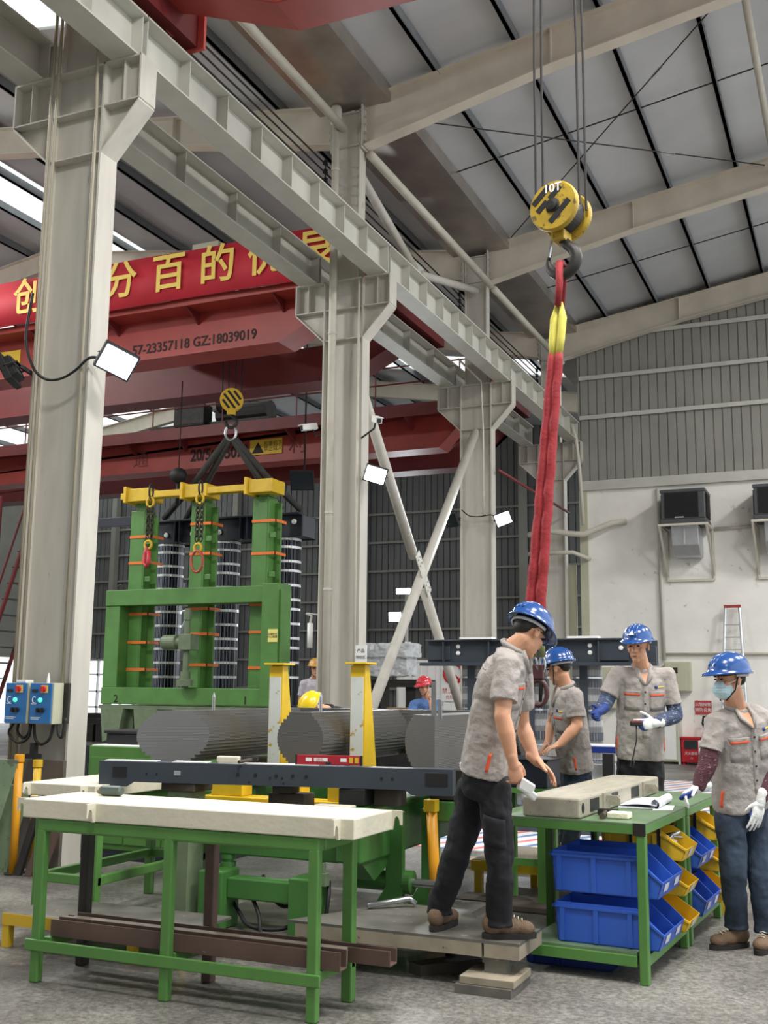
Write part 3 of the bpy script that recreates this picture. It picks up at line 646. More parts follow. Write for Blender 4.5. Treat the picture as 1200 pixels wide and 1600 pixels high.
for loc, aim, br, lab in (((-7.28, 13.72, 5.36), (-12, 8, 3.8), (-7.1, 13.85, 5.3), 'white security camera left of the second column'), ((-6.14, 13.6, 5.34), (-2.5, 9.5, 3.4), (-6.47, 13.8, 5.15), 'white security camera right of the second column')):
    loc = Vector(loc); f = (Vector(aim) - loc).normalized(); s = f.cross(Z).normalized(); u = s.cross(f)
    t = thing('security_camera', lab, 'camera', tuple(loc), 'security cameras on the second column')
    b = MB(); b.obox(loc, f * 0.12, s * 0.045, u * 0.04); b.obox(loc + u * 0.045 + f * 0.02, f * 0.14, s * 0.052, u * 0.006); b.build('housing', white, t, bev=0.01)
    MB().lathe(loc + f * 0.12, f, [(0, 0.034), (0.012, 0.034), (0.013, 0.026)], 14).build('lens', glass_m, t)
    MB().tube([loc - f * 0.05 - u * 0.04, loc - f * 0.08 - u * 0.13, br], 0.014, 8).build('arm', black, t)

# ------------------------------------------------------------------ left hall: hook block, slings, upright core in its green frame
t = thing('crane_hook', 'small striped yellow hook block above the green frame', 'hook block', (-10.5, 16.7, 6.8))
c0 = Vector((-10.5, 16.7, 6.85)); ax = Vector((0.5, -0.85, -0.15)).normalized(); sd = Vector((0.86, 0.5, 0)).normalized()
for q in (-0.1, 0.1): fr = MB().lathe(c0 + ax * (q - 0.02), ax, [(0, 0.2), (0.01, 0.215), (0.035, 0.215), (0.04, 0.2)], 28).build('cheek', yel_w, t)
u0 = sd.cross(ax).normalized()
if u0.z < 0: u0 = -u0
dg, pg = (sd * 0.62 - u0 * 0.78).normalized(), (sd * 0.78 + u0 * 0.62).normalized()
for q, l in ((-0.13, 0.1), (-0.045, 0.17), (0.05, 0.17), (0.135, 0.1)):
    b = MB(); b.obox(c0 + ax * 0.121 + pg * q, dg * l, pg * 0.022, ax * 0.002); b.build('black_stripe', black, fr)
MB().lathe(c0 - ax * 0.08, ax, [(0, 0.18), (0.16, 0.18)], 24).build('sheave', dark, t)
b = MB(); b.obox(c0 - Z * 0.22, sd * 0.08, Z * 0.06, ax * 0.1); b.build('trunnion', yel_w, t, bev=0.01)
P = [c0 - Z * 0.25] + [c0 - Z * 0.42 + sd * math.cos(math.radians(70 - 20 * i)) * 0.1 + Z * math.sin(math.radians(70 - 20 * i)) * 0.1 for i in range(14)]
MB().tube(P, 0.036, 10).build('hook', dark, t, smooth=True)
for s in (-0.19, -0.07, 0.07, 0.19): MB().tube([c0 + sd * s * 0.9, c0 + sd * s + Z * 1.6], 0.012, 6).build('rope', cable_m, t)
MB().tube(ring(c0 - Z * 0.62, sd, Z, 0.1, 0.14, 0), 0.026, 8, closed=True).build('master_ring', chrome, t, smooth=True)
sgm = mat('sling_black', (60, 60, 58), 0.85, var=0.2, scale=12)
mr = c0 - Z * 0.74
for k, (p, lab) in enumerate((((-12.5, 17.55, 4.86), 'leftmost of four'), ((-12.12, 17.75, 4.86), 'second from the left of four'), ((-9.85, 17.55, 4.88), 'third from the left of four'), ((-9.55, 17.75, 4.88), 'rightmost of four'))):
    o = MB().tube([mr + Vector((0.05 * (k - 1.5), 0.02 * k, 0)), mr.lerp(Vector(p), 0.5) + Vector((0, 0, -0.01)), p], 0.062, 8).build('lifting_sling', sgm, smooth=True)
    tag(o, 'thick black lifting sling to the upright core, ' + lab, 'sling', 'black slings under the small hook')
FRM = (-11, 16.3, 0)
fr = thing('stacking_frame', 'tall green steel frame with three strapped posts and yellow top beam', 'frame', FRM)
strap_m = mat('strap_orange', (236, 122, 50), 0.6, var=0.08)
b = MB(); b.box(-12.76, -9.38, 16.2, 16.55, 1.27, 1.57); bb = b.build('base_beam', green, fr, bev=0.012)
text('2', 0.2, (-12.42, 16.195, 1.36), X, Z, txt_dark, 'lettering', bb, 0.002); text('1', 0.2, (-9.72, 16.195, 1.36), X, Z, txt_dark, 'lettering', bb, 0.002)
b = MB(); b.box(-12.76, -9.42, 16.2, 16.5, 3.04, 3.33); b.build('middle_beam', green, fr, bev=0.012)
b = MB(); b.box(-12.76, -12.44, 16.22, 16.5, 1.57, 3.04); b.build('upright', green, fr, bev=0.012)
b = MB(); b.box(-9.42, -9.1, 16.15, 16.6, 1.27, 3.36); b.box(-9.12, -9.06, 16.2, 16.55, 1.3, 3.25); up = b.build('upright', green, fr, bev=0.012)
b = MB(); b.box(-9.27, -9.09, 16.135, 16.15, 2.35, 2.57); st = b.build('notice', mat('notice_yellow', (236, 226, 130), 0.6), up)
text('注意安全\n小心碰撞', 0.045, (-9.18, 16.133, 2.46), X, Z, txt_dark, 'lettering', st, 0.001)
MB().tube(ring((-12.55, 16.35, 3.38), X, Z, 0.07, 0.06, 0, 14), 0.014, 6, closed=True).build('lifting_eye', dark, fr, smooth=True)
posts = ((-12.50, -12.19, 4.84, (1.87, 2.36, 2.88, 3.83, 4.32)), (-11.16, -10.88, 4.95, (1.95, 2.5, 2.95, 3.95, 4.5)), (-9.86, -9.55, 4.95, (1.9, 2.52, 3.0, 3.9, 4.48)))
for xa, xb, zt, ss in posts:
    b = MB(); b.box(xa, xb, 16.5, 16.85, 1.57, zt); b.box(xb, xb + 0.03, 16.5, 16.85, 1.57, zt - 0.05); b.box(xb, xb + 0.16, 16.7, 16.75, 1.57, zt - 0.1); b.box(xb + 0.03, xb + 0.16, 16.52, 16.54, 3.5, 3.6); b.box(xb + 0.03, xb + 0.16, 16.52, 16.54, 4.2, 4.3)
    p = b.build('post', green, fr, bev=0.01)
    for z in ss:
        b = MB(); b.box(xa - 0.012, xb + 0.18, 16.485, 16.5, z, z + 0.05); b.box(xb + 0.165, xb + 0.18, 16.485, 16.87, z, z + 0.05); b.box(xa - 0.012, xa, 16.485, 16.87, z, z + 0.05); b.build('strap', strap_m, p)
    b = MB(); b.box(xa + 0.12, xb + 0.02, 16.5, 16.75, zt, zt + 0.28); b.build('neck', green, p)
b = MB(); b.box(-12.6, -9.35, 16.28, 16.48, 5.03, 5.15); sb = b.build('spreader_beam', yel, fr, bev=0.01)
for x in (-12.2, -10.95, -9.6):
    b = MB(); b.box(x - 0.24, x + 0.26, 16.26, 16.72, 4.98, 5.22); b.box(x - 0.28, x - 0.22, 16.2, 16.74, 4.95, 5.26); b.build('beam_sleeve', yel, sb, bev=0.01)
gm = mat('motor_grey_green', (108, 124, 96), 0.5, var=0.15, scale=8)
b = MB(); b.lathe((-11.38, 16.1, 2.36), X, [(0, 0.1), (0.03, 0.13), (0.3, 0.13), (0.32, 0.09), (0.42, 0.09)], 20); b.box(-10.98, -10.72, 15.98, 16.24, 2.22, 2.5); g = b.build('gear_motor', gm, fr, bev=0.01)
b = MB(); b.cyl((-10.88, 16.1, 1.57), (-10.88, 16.1, 2.95), 0.055); b.lathe((-10.88, 16.1, 1.6), Z, [(0, 0.16), (0.1, 0.16), (0.12, 0.09), (0.25, 0.09)], 16); b.lathe((-10.88, 16.1, 2.75), Z, [(0, 0.075), (0.15, 0.075)], 14); b.build('screw_jack', gm, g)
for x in (-12.62, -11.9):
    b = MB(); b.prism([(x - 0.05, 1.2), (x + 0.45, 1.2), (x + 0.36, 0.75), (x + 0.02, 0.6)], (0, 16.1, 0), X, Z, (0, 0.5, 0)); b.build('foot_bracket', gm, fr)
b = MB(); b.box(-12.75, -9.2, 16.15, 17.95, 1.19, 1.249); b.box(-12.5, -12.1, 16.3, 16.8, 0, 1.2); b.box(-9.9, -9.4, 16.3, 16.8, 0, 1.2); b.build('pedestal', gm, fr)
# hanging chains
ch_m = mat('chain_dark', (70, 66, 56), 0.5, 0.5, var=0.3, scale=20)
for x, z0, z1, lab, kind in ((-11.69, 4.98, 4.1, 'chain with a red latched hook at its end, left of the middle post', 'hook'), (-10.63, 4.98, 4.0, 'chain with a large red ring at its end, before the middle post', 'ring')):
    t = thing('lifting_chain', 'hanging ' + lab, 'chain', (x, 15.95, z1), 'chains hanging from the yellow beam')
    b = MB(); b.tube(ring((x, 15.98, z0 + 0.1), Y, Z, 0.06, 0.13, 0, 12), 0.02, 6, closed=True); b.build('top_link', dark, t, smooth=True)
    b = MB(); b.tube(ring((x, 15.97, z0 - 0.1), X, Z, 0.075, 0.09, 0, 12), 0.024, 6, closed=True); b.build('clevis', yel_w, t, smooth=True)
    b = MB(); n = int((z0 - z1 - 0.25) / 0.085)
    for q in (-0.04, 0.05):
        for i in range(n):
            ex = X if i % 2 else Y; b.tube(ring((x + q, 15.97, z0 - 0.22 - i * 0.085), ex, Z, 0.034, 0.058, 0, 8), 0.014, 5, closed=True)
    b.build('chain', ch_m, t, smooth=True)['kind'] = 'stuff'
    b = MB(); b.tube(ring((x, 15.96, z1), X, Z, 0.075, 0.075, 0, 12), 0.026, 6, closed=True); b.build('clevis', yel_w, t, smooth=True)
    if kind == 'ring': MB().tube(ring((x, 15.95, z1 - 0.24), X, Z, 0.12, 0.19, 0, 20), 0.026, 8, closed=True).build('end_ring', mat('ring_red', (170, 84, 70), 0.4, 0.3), t, smooth=True)
    else: MB().tube([(x, 15.95, z1 - 0.05), (x - 0.05, 15.95, z1 - 0.15), (x - 0.05, 15.93, z1 - 0.32), (x + 0.01, 15.92, z1 - 0.4), (x + 0.05, 15.93, z1 - 0.3), (x + 0.03, 15.95, z1 - 0.12)], 0.04, 8).build('end_hook', mat('hook_bright_red', (196, 60, 66), 0.45), t, smooth=True)
b = MB(); b.sph((-11.75, 16.9, 5.55), 0.17, 14, (1, 1, 0.9)); b.tube([(-11.75, 16.9, 5.4), (-11.75, 16.9, 5.0)], 0.04); b.tube([(-11.75, 16.9, 5.6), (-11.75, 16.9, 7.4)], 0.012, 6)
tag(b.build('auxiliary_hook_block', black, smooth=True), 'small black auxiliary hook block behind the yellow beam', 'hook block')
# upright transformer core
lam_v = bands('core_sheets_upright', (52, 54, 60), (120, 124, 132), 'X', 9, 0.35, 0.7, 0.6, 0.0, 0.2)
band_m = mat('binding_band', (232, 234, 236), 0.35, 0.3)
def core_limb(parent, x, y, z0, z1, r, zs, lm=lam_v, bm=band_m, bh=0.045):
    b = MB(); n = 7; P = []
    for i in range(n):
        h = r * math.sin(math.radians(90 * (i + 0.5) / n)); w = r * math.cos(math.radians(90 * i / n)) * 1.0
        P.append((w, h))
    poly = []
    py = [0] + [p[1] for p in P]
    for i, (w, h) in enumerate(P): poly += [(w, py[i]), (w, h)]
    full = poly + [(-a, c) for a, c in poly[::-1]] + [(-a, -c) for a, c in poly[1:]] + [(a, -c) for a, c in poly[:0:-1]]
    b.prism(full, (x, y, z0), X, Y, (0, 0, z1 - z0)); l = b.build('limb', lm, parent)
    for z in zs:
        b = MB(); b.lathe((x, y, z), Z, [(0, r + 0.012), (bh, r + 0.012)], 28); b.build('binding_band', bm, l)
    return l
co = thing('transformer_core', 'upright silver banded transformer core behind the green frame', 'core', (-11, 17.6, 1.2))
for x in (-12.36, -11.08, -9.76): core_limb(co, x, 17.6, 1.25, 4.6, 0.265, [1.75 + 0.235 * k + 0.03 * ((k * 7) % 3) for k in range(11)] + [4.28])
b = MB(); b.box(-12.7, -9.3, 17.32, 17.36, 4.32, 4.74); b.box(-12.7, -9.3, 17.2, 17.36, 4.72, 4.76); b.box(-12.7, -9.3, 17.84, 17.88, 4.32, 4.74); b.box(-13.9, -12.6, 17.3, 17.38, 4.72, 4.9)
for x in (-12.0, -11.9, -10.55, -10.4): b.box(x - 0.01, x + 0.01, 17.2, 17.34, 4.32, 4.74)
cl = b.build('clamp_beam', navy, co, bev=0.006)
b = MB(); b.box(-12.7, -9.3, 17.36, 17.84, 4.34, 4.72); b.build('yoke', lam_v, co)
for x in (-12.25, -11.65, -11.05, -9.9, -9.75, -9.45):
    b = MB(); b.lathe((x, 17.30, 4.48 + (0.12 if x > -9.8 else 0)), -Y, [(0, 0.05), (0.02, 0.05), (0.03, 0.03)], 12); b.build('bolt_head', white, cl)
# black clamp lying low behind the frame
b = MB(); b.box(-8.1, -7.3, 14.4, 14.65, 0.8, 1.32)
for k in range(5): b.box(-8.05 + 0.17 * k, -8.03 + 0.17 * k, 14.32, 14.4, 0.8, 1.32)
b.box(-8.1, -7.3, 14.4, 14.8, 0, 0.8)
tag(b.build('core_clamp', navy), 'black ribbed clamp block standing left of the second column', 'clamp')
# machines and bright stock in the far left background
t = thing('step_ladder', 'leaning aluminium ladder behind the nearest column', 'ladder', (-13.4, 18.5, 0))
for s in (0, 0.42): MB().tube([(-14.3 + s, 18.5, 0), (-12.75 + s, 18.7, 3.7)], 0.035, 8).build('rail', alu, t)
b = MB()
for k in range(11):
    q = (k + 0.7) / 11.5; b.tube([(-14.3 + 1.55 * q, 18.5 + 0.2 * q, 3.7 * q), (-13.88 + 1.55 * q, 18.5 + 0.2 * q, 3.7 * q)], 0.02, 6)
b.build('rungs', alu, t)
b = MB()
for k in range(6):
    for j in range(3): b.box(-23.8 + 0.8 * k, -23.1 + 0.8 * k, 26 + 0.3 * j, 26.25 + 0.3 * j, 0, 0.5 + 0.15 * ((k + j) % 3))
tag(b.build('stacked_stock', dark), 'low stacks of dark material near the left doorway', 'stock', kind='stuff')
t = thing('access_stair', 'dark steel access stair at the left edge', 'stair', (-18.0, 19.0, 0))
for s in (0, 0.8): MB().tube([(-18.9, 19 + s, 0.2), (-16.9, 19 + s, 6.0)], 0.05, 6).build('stringer', red_d, t)
for k in range(16):
    q = k / 16; b = MB(); b.box(-18.9 + 2 * q - 0.1, -18.9 + 2 * q + 0.1, 19, 19.8, 0.3 + 5.7 * q, 0.33 + 5.7 * q); b.build('tread', dark, t)
MB().tube([(-18.9, 18.97, 1.1), (-16.9, 18.97, 6.9)], 0.025, 6).build('handrail', red_d, t)
for x in (-18.5, -17.0): MB().tube([(x, 19.4, 0), (x, 19.4, 6)], 0.06, 8).build('post', red_d, t)
# ------------------------------------------------------------------ things on and beside the nearest column
blue_p = mat('control_panel_blue', (44, 112, 178), 0.4, var=0.05); lamp_g = mat('pilot_lamp_green', (90, 235, 190), 0.3, emit=1.0)
b = MB(); b.box(-6.95, -6.44, 7.73, 7.76, 1.25, 1.60); tag(b.build('mounting_plate', dark), 'dark back plate carrying the two blue control boxes', 'plate')
for x0, lab in ((-7.02, 'left one of the two blue control boxes on the nearest column'), (-6.74, 'right one of the two blue control boxes on the nearest column')):
    t = thing('control_box', lab, 'control box', (x0 + 0.12, 7.65, 1.25), 'blue control boxes')
    b = MB(); b.box(x0, x0 + 0.25, 7.60, 7.73, 1.245, 1.60); b.build('enclosure', cab_m, t, bev=0.006)
    b = MB(); b.box(x0 + 0.002, x0 + 0.235, 7.585, 7.60, 1.25, 1.598); fp = b.build('front_panel', blue_p, t, bev=0.003)
    b = MB(); b.box(x0 + 0.125, x0 + 0.195, 7.576, 7.586, 1.515, 1.58); b.build('switch_plate', mat('switch_yellow', (232, 196, 90), 0.5) if 'switch_yellow' not in MATS else MATS['switch_yellow'], fp)
    b = MB(); b.lathe((x0 + 0.158, 7.577, 1.547), -Y, [(0, 0.026), (0.02, 0.024)], 18); b.box(x0 + 0.15, x0 + 0.166, 7.54, 7.56, 1.523, 1.571); b.build('rotary_switch', txt_red, fp)
    b = MB(); b.box(x0 + 0.025, x0 + 0.085, 7.578, 7.586, 1.52, 1.545); b.build('meter', glass_m, fp)
    b = MB(); b.lathe((x0 + 0.118, 7.586, 1.452), -Y, [(0, 0.022), (0.012, 0.02), (0.02, 0.01)], 18); b.build('pilot_lamp', lamp_g, fp)
    for dx, mm in ((0.105, black), (0.15, dark)):
        b = MB(); b.lathe((x0 + dx, 7.586, 1.365), -Y, [(0, 0.022), (0.02, 0.02)], 16); b.box(x0 + dx - 0.006, x0 + dx + 0.006, 7.555, 7.57, 1.345, 1.385); b.build('knob', mm, fp)
    MB().tube([(x0 + 0.052 + 0.02 * math.cos(a), 7.583, 1.452 + 0.027 * math.sin(a)) for a in [math.radians(50 + 26 * i) for i in range(11)]], 0.0045, 6).build('emblem', txt_white, fp)
    for z, w in ((1.415, 0.055), (1.298, 0.11), (1.285, 0.09)):
        b = MB(); b.box(x0 + 0.02, x0 + 0.02 + w, 7.584, 7.586, z, z + 0.006); b.build('printed_line', txt_white, fp)
b = MB(); b.box(-6.92, -6.81, 7.6, 7.7, 1.60, 1.625); tag(b.build('paper_box', white, bev=0.004), 'small white box lying on the left control box', 'box')
b = MB(); b.lathe((-6.61, 7.66, 1.60), Z, [(0, 0.014), (0.03, 0.014), (0.09, 0.004)], 10); tag(b.build('glue_nozzle', white), 'white pointed nozzle standing on the right control box', 'nozzle')
for P, lab in (([(-6.98, 7.68, 1.26), (-7.02, 7.66, 1.16), (-6.92, 7.66, 1.08), (-6.80, 7.66, 1.12), (-6.79, 7.68, 1.25)], 'outer left loop'), ([(-6.95, 7.7, 1.25), (-6.94, 7.68, 1.17), (-6.87, 7.68, 1.12), (-6.81, 7.68, 1.17), (-6.82, 7.7, 1.25)], 'inner left loop'),
               ([(-6.76, 7.68, 1.25), (-6.72, 7.66, 1.12), (-6.65, 7.66, 1.07), (-6.56, 7.66, 1.12), (-6.54, 7.68, 1.25)], 'middle loop'), ([(-6.51, 7.7, 1.25), (-6.48, 7.68, 1.16), (-6.44, 7.68, 1.14), (-6.43, 7.7, 1.3)], 'right short loop')):
    tube_thing('control_cable', P, 0.013, black, 'black cable under the blue control boxes, ' + lab, 'cable', 'cables below the control boxes', 8)
t = thing('floor_cable_duct', 'short black cable duct above the yellow post', 'duct', (-6.73, 7.66, 0.93)); b = MB(); b.box(-6.755, -6.705, 7.64, 7.69, 0.98, 1.08); b.box(-6.79, -6.67, 7.62, 7.7, 0.945, 0.985); b.build('duct', black, t)
def bollard(x, y, h, m, lab):
    t = thing('guard_post', lab, 'post', (x, y, 0), 'guard posts before the nearest column')
    MB().cyl((x, y, 0.012), (x, y, h - 0.05), 0.034, n=16).build('post', m, t, smooth=True); MB().lathe((x, y, h - 0.06), Z, [(0, 0.042), (0.06, 0.042), (0.062, 0.036)], 16).build('cap', m, t)
    MB().lathe((x, y, 0), Z, [(0, 0.07), (0.012, 0.07)], 20).build('base_plate', dark, t)
bollard(-6.70, 7.46, 0.99, orange_y, 'orange pipe post in front of the nearest column'); bollard(-6.62, 7.60, 0.94, yel_w, 'yellow pipe post against the nearest column')
gp = mat('dull_green_plate', (118, 138, 108), 0.6, var=0.25, scale=4, rgb2=(88, 92, 80), thr=0.58)
def lean(x0, x1, h, dx, y, th, m, lab, name='leaning_plate', slots=False):
    b = MB(); b._quadbox([(x0, y, 0), (x1, y, 0), (x1, y + th, 0), (x0, y + th, 0), (x0 + dx, y + 0.1, h), (x1 + dx, y + 0.1, h), (x1 + dx, y + 0.1 + th, h), (x0 + dx, y + 0.1 + th, h)])
    o = tag(b.build(name, m, bev=0.004), lab, 'plate', 'plates leaning at the nearest column')
    return o
lean(-7.35, -6.88, 0.95, 0.22, 7.3, 0.012, gp, 'dull green steel sheet leaning at the left picture edge')
lean(-7.16, -6.80, 0.72, 0.12, 7.5, 0.012, gp, 'green slotted sheet tucked behind the leaning green sheet')
for k, (x, h) in enumerate(((-6.66, 0.55), (-6.56, 0.5), (-6.46, 0.46))): lean(x, x + 0.07, h, 0.1, 7.42 + 0.02 * k, 0.04, rust if k else dark, 'brown board leaning by the column foot, %s of three' % ('left', 'middle', 'right')[k], 'leaning_board')
b = MB(); b.box(-7.05, -6.46, 7.745, 7.785, 0.0, 0.93); tag(b.build('guard_plate', mat('guard_brown', (96, 88, 82), 0.6, var=0.15), bev=0.004), 'brown guard plate round the foot of the nearest column', 'plate')
# green cabinet behind the nearest column
t = thing('tool_cabinet', 'low green cabinet with dark plinth right of the nearest column', 'cabinet', (-5.95, 8.8, 0))
b = MB(); b.box(-6.80, -5.5, 8.5, 9.4, 0.08, 1.02); b.build('body', green, t, bev=0.01)
b = MB(); b.box(-6.82, -5.48, 8.48, 9.42, 0.0, 0.08); b.box(-6.86, -6.80, 8.5, 9.4, 0.08, 1.02); b.build('plinth', navy, t)
for x in (-6.76, -6.34, -5.92):
    b = MB(); b.box(x, x + 0.4, 8.485, 8.5, 0.14, 0.92); d = b.build('door', green, t, bev=0.003)
    b = MB(); b.box(x + 0.34, x + 0.36, 8.47, 8.485, 0.5, 0.6); b.build('handle', chrome, d)
b = MB(); b.box(-6.78, -5.55, 8.52, 9.3, 1.02, 1.028); tag(b.build('paper_sheet', paper), 'white sheets spread on the low green cabinet', 'paper')
b = MB(); b.box(-6.76, -6.33, 8.7, 9.1, 1.029, 1.13); b.box(-6.78, -6.3, 8.68, 9.12, 1.13, 1.16); tag(b.build('tool_case', black, bev=0.01), 'black tool case standing on the low green cabinet', 'case')

# ------------------------------------------------------------------ front left bench with slab and steel channels
def slab(x0, x1, y0, y1, z0, z1, label, tabs):
    t = thing('support_slab', label, 'slab', ((x0 + x1) / 2, (y0 + y1) / 2, z0), 'cream painted support slabs')
    b = MB(); b.box(x0, x1, y0, y1, z0, z1); b.build('body', cream, t, bev=0.006)
    for (tx, ty, ex) in tabs:                       # hook shaped tabs with a round notch
        ex = Vector(ex); ez = ex.cross(Z); n = 9; w = 0.075; h = z1 - z0
        P = [(0, 0), (0, h), (w, h), (w, h * 0.25)]
        P += [(w * 0.62 + 0.24 * w * math.cos(a), h * 0.28 + 0.42 * h * math.sin(a)) for a in [math.pi * k / n for k in range(n + 1)]]
        P += [(w * 0.3, 0)]
        b = MB(); b.prism(P, (tx, ty, z0), ex, Z, ez * 0.012); b.build('hook_tab', cream, t)
    return t
sl1 = slab(-4.32, -2.29, 4.86, 5.33, 0.856, 0.955, 'cream slab lying on the front green bench', ((-4.32, 4.9, (-1, 0, 0)), (-4.32, 5.0, (-1, 0, 0)), (-3.82, 4.86, (0, -1, 0)), (-2.36, 4.86, (0, -1, 0)), (-2.31, 5.33, (1, 0, 0))))
wb = thing('work_bench', 'long low green bench in front under the cream slab', 'bench', (-3.36, 5.08, 0))
for x in (-4.22, -3.385, -2.54):
    b = MB(); b.box(x, x + 0.055, 4.87, 4.92, 0, 0.80); b.build('leg', green, wb, bev=0.008)
for x, m in ((-4.235, dark), (-3.385, rust), (-2.545, green)):
    b = MB(); b.box(x, x + 0.06, 5.265, 5.325, 0, 0.80); b.build('leg', m, wb, bev=0.008)
b = MB(); b.box(-4.22, -2.485, 4.87, 4.945, 0.785, 0.855); b.box(-4.22, -2.485, 5.25, 5.325, 0.785, 0.855); b.box(-4.22, -4.145, 4.945, 5.25, 0.785, 0.855); b.box(-2.56, -2.485, 4.945, 5.25, 0.785, 0.855)
b.build('top_rail', green, wb, bev=0.012)
b = MB(); b.box(-4.25, -2.46, 4.855, 4.87, 0.165, 0.225); b.box(-4.22, -2.485, 5.26, 5.31, 0.165, 0.225); b.box(-4.2, -4.15, 4.945, 5.25, 0.17, 0.222); b.box(-2.55, -2.5, 4.945, 5.25, 0.17, 0.222); b.box(-3.4, -3.34, 4.945, 5.25, 0.17, 0.222)
b.build('lower_rail', green, wb, bev=0.006)
def channel(x0, x1, y0, y1, z0, z1, m, lab):
    b = MB(); th = 0.008; b.prism([(y0, z0), (y1, z0), (y1, z1), (y1 - th, z1), (y1 - th, z0 + th), (y0 + th, z0 + th), (y0 + th, z1), (y0, z1)], (x0, 0, 0), Y, Z, (x1 - x0, 0, 0))
    return tag(b.build('steel_channel', m, bev=0.002), lab, 'channel', 'steel channels on the bench rail')
channel(-4.16, -2.40, 4.955, 5.035, 0.226, 0.315, rust, 'front brown channel with the torn end on the lower bench rail')
channel(-4.20, -2.22, 5.145, 5.235, 0.226, 0.30, rust, 'rear brown channel sticking out farthest right on the lower bench rail')
for k, (y, z) in enumerate(((5.045, 0.31), (5.09, 0.305))):
    b = MB(); b.box(-4.18 + 0.05 * k, -2.42 - 0.02 * k, y, y + 0.035, 0.226, z); tag(b.build('steel_flat', mat('flat_bar_%d' % k, (150, 138, 126), 0.45, 0.3, var=0.2)), 'pale flat bar between the brown channels, %s one' % ('front', 'rear')[k], 'bar', 'flat bars between the channels')
t = thing('sledge_hammer', 'sledge hammer head with pale handle on the front cream slab', 'hammer', (-4.0, 5.22, 0.955))
MB().lathe((-4.06, 5.2, 0.985), (1, 0.1, 0), [(0, 0.022), (0.012, 0.029), (0.128, 0.029), (0.14, 0.022)], 8).build('head', mat('hammer_grey_green', (92, 104, 98), 0.5, 0.4, var=0.2), t)
MB().tube([(-4.0, 5.2, 0.985), (-4.16, 5.31, 0.968)], 0.013, 8).build('handle', wood, t)
# second bench and slab
b2 = thing('work_bench', 'green bench behind the first one, set endways', 'bench', (-4.9, 6.6, 0))
for x in (-5.2, -4.76):
    for y in (5.98, 7.235):
        b = MB(); b.box(x + (0.025 if x > -5 else 0), x + (0.085 if x > -5 else 0.06), y, y + 0.06, 0, 0.80); b.build('leg', green, b2, bev=0.006)
b = MB(); b.box(-5.2, -4.675, 5.98, 6.055, 0.785, 0.855); b.box(-5.2, -4.675, 7.22, 7.295, 0.785, 0.855); b.box(-5.2, -5.125, 6.055, 7.22, 0.785, 0.855); b.box(-4.75, -4.675, 6.055, 7.22, 0.785, 0.855); b.build('top_rail', green, b2, bev=0.01)
b = MB(); b.box(-5.2, -4.675, 6.0, 6.05, 0.28, 0.34); b.box(-5.2, -4.675, 7.24, 7.29, 0.28, 0.34); b.box(-5.19, -5.14, 6.05, 7.24, 0.28, 0.34); b.box(-4.74, -4.69, 6.05, 7.24, 0.28, 0.34); b.build('lower_rail', green, b2, bev=0.006)
slab(-5.22, -4.62, 5.86, 7.75, 0.856, 0.935, 'cream slab on the rear bench, half hidden by the slate beam', ((-4.68, 5.86, (0, -1, 0)), (-5.15, 5.86, (0, -1, 0)), (-4.62, 6.6, (1, 0, 0))))
# ------------------------------------------------------------------ slate clamp beam laid across, with the things on it
A0, A1 = Vector((-4.70, 5.99, 0)), Vector((-2.38, 6.47, 0)); ux = (A1 - A0).normalized(); uy = Vector((-ux.y, ux.x, 0)); LB = (A1 - A0).length
def onb(s, d, z): return A0 + ux * s + uy * d + Z * z
dbm = thing('clamp_beam', 'long slate grey clamp beam lying across in front of the core', 'beam', tuple(A0 + Z * 0.94))
b = MB()
P = [(0, 0.925), (0.20, 0.925), (0.25, 0.955), (LB - 0.3, 0.955), (LB - 0.26, 0.925), (LB, 0.925), (LB, 1.085), (0, 1.085)]
b.prism(P, A0, ux, Z, uy * 0.012)                           # web plate
b.prism([(0, 1.073), (LB, 1.073), (LB, 1.085), (0, 1.085)], A0 + uy * 0.012, ux, Z, uy * 0.13)
b.prism([(0.27, 0.955), (LB - 0.32, 0.955), (LB - 0.32, 0.965), (0.27, 0.965)], A0 + uy * 0.012, ux, Z, uy * 0.13)
for s in (0.0, LB - 0.012): b.prism([(s, 0.925), (s + 0.012, 0.925), (s + 0.012, 1.073), (s, 1.073)], A0 + uy * 0.012, ux, Z, uy * 0.13)
b.build('body', slate, dbm)
for s0, s1, z0, z1 in ((0.10, 0.20, 0.985, 1.05), (LB - 0.17, LB - 0.03, 0.985, 1.06)):
    b = MB(); b.obox(onb((s0 + s1) / 2, -0.002, (z0 + z1) / 2), ux * (s1 - s0) / 2, uy * 0.003, Z * (z1 - z0) / 2); b.build('window_opening', black, dbm)
for s, z, r in ((0.34, 1.01, 0.006), (0.41, 1.01, 0.006), (0.97, 1.02, 0.012), (1.09, 1.02, 0.012), (1.19, 1.005, 0.007), (1.23, 1.018, 0.012), (1.27, 1.005, 0.007), (1.34, 1.02, 0.012), (1.43, 1.02, 0.012), (1.92, 1.02, 0.010), (1.99, 1.02, 0.010), (1.28, 0.975, 0.006), (1.05, 0.975, 0.006)):
    b = MB(); b.cyl(onb(s, -0.003, z), onb(s, 0.002, z), r, n=12); b.build('bolt_hole', black, dbm)
b = MB(); b.obox(onb(0.555, -0.002, 1.02), ux * 0.022, uy * 0.002, Z * 0.014); b.build('name_label', alu, dbm)
for s0, s1 in ((0.02, 0.38), (0.5, 0.74), (0.82, 1.5)):
    b = MB(); b.obox(onb((s0 + s1) / 2, 0.08, 1.088), ux * (s1 - s0) / 2, uy * 0.045, Z * 0.0025); tag(b.build('insulation_strip', white), 'thin white strip lying along the slate beam, %s' % {0.02: 'at its left end', 0.5: 'left of the hammer', 0.82: 'under the red level'}[s0], 'strip', 'white strips on the slate beam')
